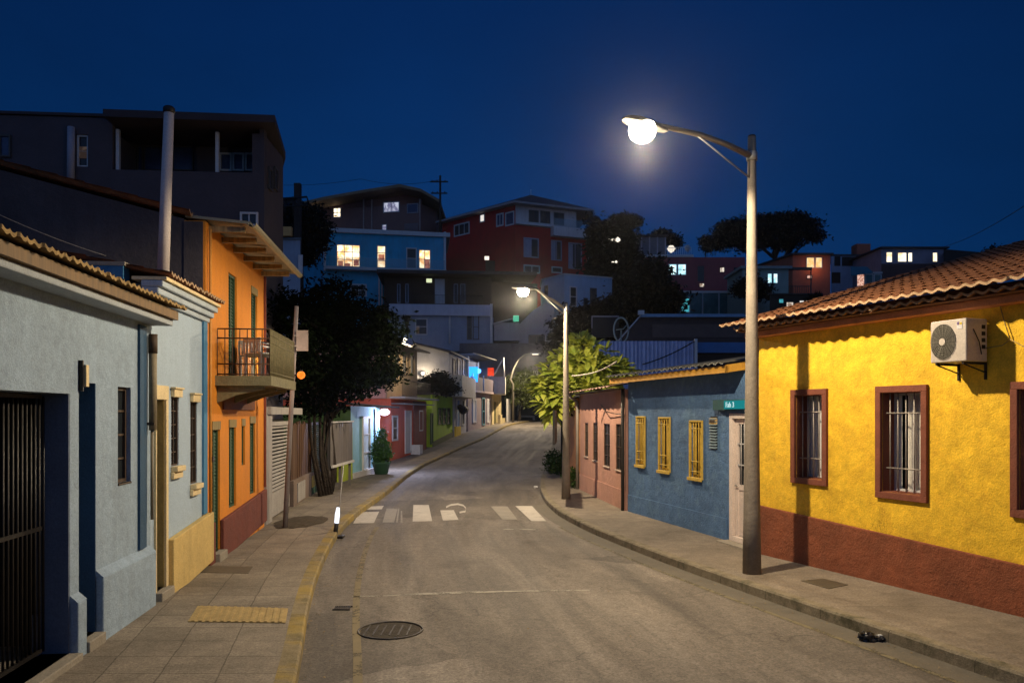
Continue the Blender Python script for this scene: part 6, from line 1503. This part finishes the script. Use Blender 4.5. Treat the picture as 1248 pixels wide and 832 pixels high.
# grey green house
Y = 84
A = XY(905, Y); B = XY(961, Y); fp = [A, B, (B[0]+.3, 90), (A[0], 90)]
t = body('sage_house', 'small sage green house with one cool lit window and wide eaves', fp, 9, Zv(328, Y), mk('sage_wall', (.24, .32, .30), .88, .1, 1, .2, 15), roof='flat', rmat=mk('sage_eave', (.22, .26, .26), .7), over=.35, rt=.3)
F = Frame(A, B); hw(t, F, 935, 333, 941, 345.5, lit_c, wfr, .07, (0, 0)); hw(t, F, 942, 333, 948, 345.5, lit_c, wfr, .07, (0, 0))
m = MB(); F.box(m, F.len, F.len+2.4, -.2, .2, Zv(329, Y), Zv(326, Y)); F.box(m, F.len+2.3, F.len+2.4, 0, .1, 9, Zv(329, Y)); rail_run(m, F.w(F.len, .1, 0), F.w(F.len+2.3, .1, 0), 10, Zv(357, Y), Zv(349, Y), r=.03, cross=(1,)); m.build('porch', dfr, t)
t = body('market_lights_house', 'dark low building with a row of small lit windows behind the tile roof', [XY(938, 78), XY(1000, 78), XY(1000, 82), XY(938, 82)], 6, Zv(359, 78), dk, roof='flat', rmat=roofd, over=.2, rt=.12)
F = Frame(XY(938, 78), XY(1000, 78))
for a, b, c, d, mm in ((949, 955, 364, 369.5, lit_t), (958, 967, 368, 377, MATS['lit_small']), (974, 980, 366, 373, MATS['lit_white']), (982, 987, 366, 372, MATS['lit_small'])): hw(t, F, a, c, b, d, mm, dfr, .04, (0, 0))
# orange red house
Y = 92
A = XY(966, Y); B = XY(1012, Y); fp = [A, B, (B[0], 100), (A[0]-2.4, 100)]
t = body('coral_house', 'coral red hillside house with two warm lit windows', fp, 9, Zv(311, Y), mk('coral_wall', (.48, .14, .08), .88, .1, 1, .2, 15), roof=('shed', [0, 0, .3, -.1]), rmat=roofd, over=.35, rt=.2)
F = Frame(A, B); lw = emis('lit_amber', (1, .58, .2), 1.1, 1, 2.2, (1, .8, .45)); hw(t, F, 982.5, 313.5, 992.5, 326.5, lw, wfr, .07, (0, 0)); hw(t, F, 993.5, 313.5, 1002, 326.5, lw, wfr, .07, (0, 0)); hw(t, F, 983, 335, 990, 340, lit_pink, dfr, .07, (0, 0))
lamp('amber_window_light', F.w(F.su(992), .9, Zv(326, Y)), 30, (1, .5, .25), .3)
# white blue terrace house
fp = [XY(1013, 95), XY(1050, 95), XY(1050, 100), XY(1013, 100)]
t = body('white_terrace_house', 'bluish white house in shade between the coral house and the wide dark house', fp, 9, Zv(312, 95), mk('bluish_white_wall', (.3, .36, .48), .88, .1, 1), roof='flat', rmat=roofd, over=.1, rt=.2)
F = Frame(fp[0], fp[1]); hw(t, F, 1017, 312.5, 1024, 324, dk, dk, .1, (0, 0)); hw(t, F, 1026, 313, 1048, 324, dk, dk, .1, (0, 0), 'balcony_opening'); hw(t, F, 1013.5, 332, 1024, 345, dk, dk, .1, (0, 0))
# wide dark house far right
Y = 88
A = XY(1074, Y); B = XY(1152, Y); L_ = XY(1048, 93); fp = [L_, A, B, (B[0], 97), (L_[0], 98)]
t = body('wide_dark_house', 'wide house with grey white front, four bright windows and a brick chimney', fp, 8, Zv(303, Y), mk('grey_lilac_front', (.26, .24, .30), .88, .12, 1), roof='flat', rmat=roofd, over=.35, rt=.16)
F = Frame(A, B); hb(t, 'dark_front', F, 1074, 1152, 321.5, 350, .003, .06, mk('dark_brick_front', (.10, .055, .05), .9, .2, 2))
for a, b, c, d in ((1079.5, 1087.5, 307, 320), (1093.5, 1105, 307.5, 319.5), (1106, 1112, 307.5, 319.5), (1136, 1142.5, 307.5, 319.5)): hw(t, F, a, c, b, d, lit_y, wfr, .07, (0, 0), off=.004)
hw(t, F, 1136.5, 322.5, 1142.5, 328, MATS['lit_small'], dfr, .05, (0, 0), off=.06)
m = MB(); a, b = P(1044, 297, 95), P(1061, 310, 95); m.box(a.x, b.x, 95, 96.5, b.z-2, a.z); m.build('chimney', mk('chimney_brick', (.40, .12, .07), .9, .2, 3), t)
fp = [XY(1150, 86), XY(1215, 86), XY(1215, 95), XY(1150, 95)]
t = thing('dark_roof_house', 'black sloping roof silhouette to the right of the wide house', 'house', (fp[0][0], 86, 8))
m = MB(); m.prism(fp, 8, 20, tops=[Zv(303.5, 86), Zv(309, 86), Zv(309, 86), Zv(303.5, 86)]); m.build('wall', dk, t)
# sunroom with pink curtain
fp = [XY(1046, 84), XY(1075, 84), XY(1075, 88), XY(1046, 88)]
t = body('sunroom', 'small glazed sunroom with a pink lit curtain and teal awning', fp, 10, Zv(333, 84), MATS['grey_glazing'], 'sunroom', roof='flat', rmat=wfr, over=.1, rt=.12)
F = Frame(fp[0], fp[1])
hw(t, F, 1044, 334, 1053.5, 349, lit_pink, wfr, .05, (0, 0)); hw(t, F, 1054.5, 334, 1064, 349, MATS['teal_glazing'], wfr, .07, (0, 0)); hw(t, F, 1065, 334, 1074, 349, MATS['teal_glazing'], wfr, .07, (0, 0))
m = MB(); a = P(1035, 337, 83); b = P(1052, 326, 84); m.hexa([(a.x, 82.6, a.z), (b.x+.4, 82.6, a.z+.3), (b.x+.4, 84, b.z), (a.x+.6, 84, b.z), (a.x, 82.6, a.z+.1), (b.x+.4, 82.6, a.z+.4), (b.x+.4, 84, b.z+.1), (a.x+.6, 84, b.z+.1)]); m.build('awning', mk('teal_awning', (.04, .15, .2), .8), t)
# ---- trees on the hill
G = 'dark trees on the hillside'
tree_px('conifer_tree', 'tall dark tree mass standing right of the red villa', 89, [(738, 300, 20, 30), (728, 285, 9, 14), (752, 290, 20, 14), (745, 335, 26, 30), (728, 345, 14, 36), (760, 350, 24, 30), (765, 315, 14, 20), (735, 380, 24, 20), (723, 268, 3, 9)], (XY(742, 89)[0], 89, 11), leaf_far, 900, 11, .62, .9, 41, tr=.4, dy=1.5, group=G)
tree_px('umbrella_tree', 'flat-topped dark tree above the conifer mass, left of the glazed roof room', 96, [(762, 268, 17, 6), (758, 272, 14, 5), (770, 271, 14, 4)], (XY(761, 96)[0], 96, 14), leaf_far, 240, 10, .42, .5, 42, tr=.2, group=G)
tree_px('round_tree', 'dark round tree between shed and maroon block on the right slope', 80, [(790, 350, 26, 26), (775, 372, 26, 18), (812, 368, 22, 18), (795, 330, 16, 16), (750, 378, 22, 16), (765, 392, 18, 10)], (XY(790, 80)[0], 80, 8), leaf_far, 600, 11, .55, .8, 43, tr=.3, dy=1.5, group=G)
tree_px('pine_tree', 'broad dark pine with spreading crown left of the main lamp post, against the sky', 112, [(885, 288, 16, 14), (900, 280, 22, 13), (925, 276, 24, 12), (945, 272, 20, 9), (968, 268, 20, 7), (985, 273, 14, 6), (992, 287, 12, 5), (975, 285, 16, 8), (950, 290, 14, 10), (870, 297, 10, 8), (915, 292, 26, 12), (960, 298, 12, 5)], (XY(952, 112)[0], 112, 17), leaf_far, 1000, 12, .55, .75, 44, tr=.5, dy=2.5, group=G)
tree_px('small_tree', 'small round dark tree beside the broad pine', 108, [(860, 293, 6, 4), (862, 300, 4, 4)], (XY(861, 108)[0], 108, 18), leaf_far, 60, 9, .42, .5, 45, tr=.12, dy=.3, group=G)
tree_px('low_tree', 'low dark tree peeking behind the glazed roof room', 110, [(800, 288, 9, 5), (815, 290, 9, 7), (806, 284, 5, 4), (823, 296, 6, 8)], (XY(810, 110)[0], 110, 18), leaf_far, 170, 10, .45, .5, 46, tr=.2, dy=.4, group=G)
tree_px('dark_bushes', 'black mass of foliage between the grey building and the brown hilltop house', 78, [(360, 272, 22, 20), (382, 275, 14, 22), (368, 300, 24, 18), (350, 262, 12, 10), (390, 290, 6, 16)], (XY(368, 78)[0], 78, 9), leaf_far, 500, 11, .5, .8, 47, tr=.3, dy=1, group=G)
tree_px('bush_cluster', 'low dark bushes under the pale blue house, behind the second lamp', 70, [(690, 400, 14, 14), (705, 392, 14, 16), (722, 385, 12, 14), (684, 418, 16, 12), (735, 400, 14, 18), (745, 380, 10, 10)], (XY(705, 70)[0], 70, 3), leaf_far, 420, 11, .45, .7, 48, tr=.2, dy=1, group=G)
tree_px('garden_bush', 'dark garden bushes left of the sage house', 82, [(915, 348, 12, 10), (928, 354, 12, 8), (905, 352, 10, 8)], (XY(915, 82)[0], 82, 11), leaf_far, 200, 10, .4, .6, 49, tr=.15, dy=.5, group=G)
tree_px('distant_bush', 'black rounded bush at the far right skyline above the tile roof', 80, [(1218, 307, 9, 5), (1210, 310, 8, 4)], (XY(1216, 80)[0], 80, 12), leaf_far, 90, 9, .35, .4, 50, tr=.1, dy=.3, group=G)
for u, v, r_, lb in ((753, 292, .28, 'bright white lamp glimmering high in the dark conifer mass'), (751, 319, .14, 'tiny white lamp low in the dark conifer mass')):
    l = MB(); c = P(u, v, 86.2); l.origin = c; l.lathe(c, [(.05, -r_), (r_, -r_*.4), (r_*.9, r_*.3), (.05, r_)], 9); l.box(c.x-r_*3.5, c.x-r_*1.4, c.y, c.y+.1, c.z-r_*.4, c.z+r_*.3)
    tag(l.build('garden_lamp', MATS['porch_glow']), lb, 'lamp')
# spiky palm
c = P(995, 366, 74); t = thing('palm_bush', 'spiky dark palm in front of the coral house', 'plant', (c.x, c.y, c.z-2))
m = MB(); rr = random.Random(6)
for k in range(110):
    a = rr.uniform(0, 2*math.pi); e = rr.uniform(.05, 1.5); d = Vector((math.cos(a)*math.cos(e), math.sin(a)*math.cos(e)*.7, math.sin(e))); L = rr.uniform(1.1, 1.8); sd = d.cross(Vector((0, 0, 1))).normalized()*.06
    p0 = c+Vector((0, 0, -.4)); m.face([p0-sd, p0+sd, p0+d*L*.6+sd, p0+d*L-Vector((0, 0, L*.18)), p0+d*L*.6-sd])
m.build('fronds', leaf_far, t); m = MB(); m.tube([(c.x, c.y, c.z-4), c], .2, 7); m.build('trunk', bark, t)
# ------------------------------------------------------------ street furniture and lamps
conc_pole = mk('lamp_post_concrete', (.21, .18, .145), .8, .2, 4, .4, 40, grime=.35, gcol=(.1, .08, .06))
glow, gnt, gout = _nt('lamp_glow')
_e = N(gnt, 'ShaderNodeEmission'); _e.inputs['Color'].default_value = (1.0, .88, .66, 1); _e.inputs['Strength'].default_value = 25
_t = N(gnt, 'ShaderNodeBsdfTransparent'); _a = N(gnt, 'ShaderNodeAddShader'); gnt.links.new(_e.outputs[0], _a.inputs[0]); gnt.links.new(_t.outputs[0], _a.inputs[1]); gnt.links.new(_a.outputs[0], gout.inputs[0])
def street_lamp(label, base, r0, r1, top, arm_z, head, glass_r, power, brace=True, name='street_lamp', col_=(1, .80, .53), spot=None):
    b = Vector(base); h = Vector(head); t = thing(name, label, 'street lamp', tuple(b), 'street lamps along the road')
    m = MB(); n = 8; m.tube([(b.x, b.y, lerp(b.z, top, k/n)) for k in range(n+1)], [lerp(r0, r1, (k/n)**.8) for k in range(n+1)], 20); m.build('post', conc_pole, t)
    m = MB(); m.lathe((b.x, b.y, top), [(r1*1.05, 0), (r1*.9, .02), (r1*.3, .035)], 16); m.build('cap', black_iron, t)
    d = Vector((h.x-b.x, h.y-b.y, 0)); L = d.length; d.normalize()
    a0 = Vector((b.x, b.y, arm_z)); a1 = a0.lerp(Vector((h.x, h.y, h.z+.13)), .5)+Vector((0, 0, .07)); a2 = Vector((h.x, h.y, h.z+.13))-d*.35+Vector((0, 0, .02)); a3 = Vector((h.x, h.y, h.z+.13))-d*.1
    m = MB(); m.tube([a0, a0.lerp(a1, .5)+Vector((0, 0, .02)), a1, a2, a3], [.045, .04, .036, .032, .03], 10); arm = m.build('arm', conc_pole, t)
    if brace:
        m = MB(); m.tube([Vector((b.x, b.y, arm_z-.30*L/2)), a0.lerp(a1, 1.05)-Vector((0, 0, .03))], .012, 6); m.build('brace', steelg, arm)
        m = MB(); m.lathe((b.x, b.y, arm_z-.06), [(r1*1.35, 0), (r1*1.35, .12)], 16); m.build('collar', steelg, arm)
    c = h+Vector((0, 0, .10)); x = d; y = Vector((-d.y, d.x, 0))
    # housing: flattened teardrop over the bowl
    m = MB(); rows = []
    N2 = 14
    for (lx, w, zt) in ((-.42, .035, .04), (-.3, .07, .06), (-.1, .115, .075), (.12, .125, .07), (.26, .09, .05), (.32, .03, .02)):
        rows.append([c+x*lx+y*w*math.cos(2*math.pi*q/N2)+Vector((0, 0, zt*max(-.25, math.sin(2*math.pi*q/N2)))) for q in range(N2)])
    b0_ = len(m.v)
    for rw in rows: m.v += [tuple(p) for p in rw]
    for i in range(len(rows)-1):
        for q in range(N2):
            r_ = (q+1) % N2; m.f.append((b0_+i*N2+q, b0_+i*N2+r_, b0_+(i+1)*N2+r_, b0_+(i+1)*N2+q)); m.mi.append(0); m.sm.append(True)
    m.f.append(tuple(b0_+q for q in range(N2))); m.f.append(tuple(b0_+(len(rows)-1)*N2+q for q in reversed(range(N2)))); m.mi += [0, 0]; m.sm += [False, False]
    hd = m.build('head', mk('lamp_housing', (.05, .045, .04), .6, .1, 4, 0, grime=0), t)
    g = MB(); g.lathe(h-Vector((0, 0, glass_r*.75)), [(.001, 0), (glass_r*.5, glass_r*.1), (glass_r*.85, glass_r*.4), (glass_r, glass_r*.9), (glass_r*.85, glass_r*1.35), (glass_r*.4, glass_r*1.6)], 20); g.build('lens', glow, hd)
    lamp(name+'_light', h-Vector((0, 0, glass_r*.75+.06)), power*.9, col_, .05, spot, .15)
    lamp(name+'_bulb', h-Vector((0, 0, .01)), power*(.1 if glass_r > .16 else .05), col_, .04)
    return t
street_lamp('tall tapered street lamp on the right pavement before the yellow house, brightly lit', (3.33, 11.05, 0), .128, .055, 6.05, 5.78, (1.60, 9.77, 5.66), .17, LAMP1, spot=174)
street_lamp('second street lamp further along the right kerb, in front of the dusty pink house', (1.41, 20.8, 0), .12, .05, 5.1, 4.95, (.28, 20.2, 5.30), .15, LAMP2, spot=178)
# far bent lamp at the road bend
b = Vector((.1, 70.5, zg(70)+.0)); h = P(652, 431, 69); t = thing('street_lamp', 'far street lamp with a curved pale arm at the bend of the road', 'street lamp', tuple(b), 'street lamps along the road')
pts = [b, b+Vector((0, 0, 3.4))]+[Vector(P(u, v, 69.5)) for u, v in ((622, 462), (626, 449), (632, 438), (640, 431.5), (647, 430.5))]
m = MB(); m.tube(pts, [.1, .09, .08, .07, .06, .055, .05], 10); m.build('post', mk('pale_post', (.22, .2, .16), .6), t)
m = MB(); m.box(h.x-.4, h.x+.5, h.y-.12, h.y+.12, h.z-.02, h.z+.1); hd = m.build('head', steelg, t)
g = MB(); g.box(h.x-.25, h.x+.3, h.y-.1, h.y+.1, h.z-.08, h.z-.021); g.build('lens', emis('far_lens', (1, .9, .7), 2.2), hd)
lamp('far_road_fill', h+Vector((-.3, -2.5, -.4)), FARFILL, (1, .80, .54), .12, 178, .1)  # added light ahead of the lamp head, brightens the far road
# slanting pole with plate and orange lamp (left)
b = Vector((-4.42, 15.5, 0)); tp = P(361.5, 373, 15.5)
t = thing('sign_pole', 'slightly leaning grey pole on the left pavement carrying a blank grey plate', 'sign', tuple(b))
m = MB(); m.tube([b, b.lerp(tp, .5), tp], [.05, .045, .04], 12); m.build('pole', mk('painted_grey_pole', (.27, .24, .24), .6, .15, 5, .2, 40, grime=.3), t)
c = P(369.5, 415.5, 15.48); m = MB(); m.box(c.x-.11, c.x+.115, 15.40, 15.412, c.z-.2, c.z+.2); m.build('plate', mk('blank_plate', (.34, .29, .27), .6, .15, 6, .1, 40), t)
for dz in (-.1, .1):
    m = MB(); m.box(c.x-.16, c.x-.08, 15.413, 15.56, c.z+dz-.012, c.z+dz+.012); m.build('clamp', steelg, t)
l = MB(); c = P(367, 457, 15.45); l.origin = c; l.lathe(c-Vector((0, 0, .075)), [(.02, 0), (.065, .03), (.08, .08), (.06, .13), (.02, .15)], 16); l.cur = 1; l.tube([c, c+Vector((-.13, .04, 0))], .02, 8); l.lathe(c+Vector((0, 0, .07)), [(.04, 0), (.03, .03)], 10)
tag(l.build('warning_lamp', [emis('orange_lamp', (1, .17, .015), 1.5, 1, 9, (1, .32, .05)), black_iron]), 'round orange lamp fixed to the leaning grey pole', 'lamp')
lamp('orange_lamp_light', c+Vector((.12, -.14, 0)), 4, (1, .35, .08), .05)
# flexible delineator with white reflector
b = rp(410.5, 655); tp = Vector((b.x+.1, b.y-.02, .0))
t = thing('marker_post', 'thin leaning marker post with a bright white reflector by the left kerb', 'marker post', tuple(b))
tp = P(418.5, 566, 15.1)
m = MB(); m.box(b.x-.13, b.x+.13, b.y-.1, b.y+.1, ZR, ZR+.045); m.build('base', black_iron, t, bevel=.01)
q0 = b+Vector((0, 0, .04)); m = MB(); m.tube([q0, q0.lerp(tp, .3), tp], [.016, .014, .012], 8); m.build('rod', steelg, t)
m = MB(); m.tube([q0+Vector((-.02, -.03, 0)), q0+Vector((-.015, -.03, .1)), q0.lerp(tp, .22)+Vector((-.02, -.03, 0))], [.035, .042, .04], 12); m.build('sleeve', mk('black_rubber', (.015, .015, .016), .5), t)
m = MB(); m.tube([q0.lerp(tp, .18)+Vector((-.02, -.03, 0)), q0.lerp(tp, .3)+Vector((-.02, -.03, 0)), q0.lerp(tp, .40)+Vector((-.018, -.03, 0))], [.043, .046, .03], 12); m.build('reflector', emis('reflector_glow', (.85, .9, 1), 1.5), t)  # glow stands in for lamplight thrown back by the reflector
# street bag of rubbish in the gutter
c = rp(1062, 780); t = thing('rubbish_bag', 'torn black rubbish bag lying in the right gutter', 'rubbish', tuple(c)); rr = random.Random(2)
def crumple(c, rx, ry, rz, seed, n=12):
    m = MB(); b0 = len(m.v)
    for i in range(n+1):
        for j in range(2*n):
            th = math.pi*i/n; ph = math.pi*j/n; d = Vector((math.sin(th)*math.cos(ph), math.sin(th)*math.sin(ph), math.cos(th)))
            k = 1+.45*mnoise.noise(d*3.1+Vector((seed, 0, 0)))+.22*mnoise.noise(d*8+Vector((0, seed, 0)))
            m.v.append((c.x+d.x*rx*k, c.y+d.y*ry*k, max(ZR+.001, c.z+rz*.8+d.z*rz*k)))
    for i in range(n):
        for j in range(2*n):
            a = b0+i*2*n+j; b = b0+i*2*n+(j+1) % (2*n); m.f.append((a, b, b+2*n, a+2*n)); m.mi.append(0); m.sm.append(False)
    return m
blk = mk('black_plastic', (.01, .01, .011), .25, .2, 8, .4, 40, grime=0, spec=.6)
crumple(c+Vector((-.05, 0, 0)), .085, .06, .05, 1).build('bag', blk, t); crumple(c+Vector((.07, -.01, 0)), .07, .045, .03, 5).build('bag', blk, t)
crumple(c+Vector((.09, .01, .035)), .028, .022, .014, 9).build('paper', wp, t); crumple(c+Vector((.0, -.02, .0)), .05, .03, .016, 12).build('wrapper', mk('brown_wrapper', (.3, .2, .1), .5), t)
c = rp(242, 694, 0); m = crumple(Vector((c.x, c.y, .0)), .035, .03, .02, 3, 8); m.origin = (c.x, c.y, 0); tag(m.build('litter', emis('x', (1, 1, 1), 0) if False else mk('white_litter', (.8, .8, .8), .6)), 'small white scrap of litter at the foot of the ochre plinth', 'litter')
c = rp(653, 594.5); m = crumple(Vector((c.x, c.y, ZR)), .07, .05, .04, 6, 8); m.origin = tuple(c); tag(m.build('litter', mk('white_litter', (.8, .8, .8), .6)), 'pale crumpled litter in the road at the tip of the right kerb', 'litter')
# dry leaves and pebbles near kerbs: loose debris
m = MB(); rr = random.Random(12)
for k in range(420):
    y = rr.uniform(4.5, 24); side = rr.random() < .5
    x = (kl(y)+abs(rr.gauss(0, .16))+.02) if side else (kr(y)-abs(rr.gauss(0, .14))-.02)
    if rr.random() < .2: x = rr.uniform(kl(y)+.1, kr(y)-.1)
    s = rr.uniform(.006, .02); a = rr.uniform(0, 6.28); z = ZR+.002
    p = [Vector((x+s*math.cos(a+q*1.57)*(1 if q % 2 else .6), y+s*math.sin(a+q*1.57)*(1 if q % 2 else .6), z+rr.uniform(0, .012))) for q in range(4)]
    m.face(p)
o = m.build('fallen_leaves', mk('dry_leaf', (.22, .16, .08), .8, .4, 9, 0)); o['kind'] = 'stuff'; o['label'] = 'dry leaves and grit scattered along the kerbs'; o['category'] = 'debris'

m = MB(); m.box(-950, 950, -60, 1450, -25, 60)
hz = m.build('haze', None); hz['kind'] = 'stuff'; hz.data.materials.clear()
hm = bpy.data.materials.new('haze'); hm.use_nodes = True; nt = hm.node_tree; nt.nodes.clear()
o_ = nt.nodes.new('ShaderNodeOutputMaterial'); pv = nt.nodes.new('ShaderNodeVolumePrincipled')
pv.inputs['Color'].default_value = (.9, .92, 1, 1); pv.inputs['Density'].default_value = HAZE; pv.inputs['Anisotropy'].default_value = HAZEG
nt.links.new(pv.outputs[0], o_.inputs['Volume']); hz.data.materials.append(hm)
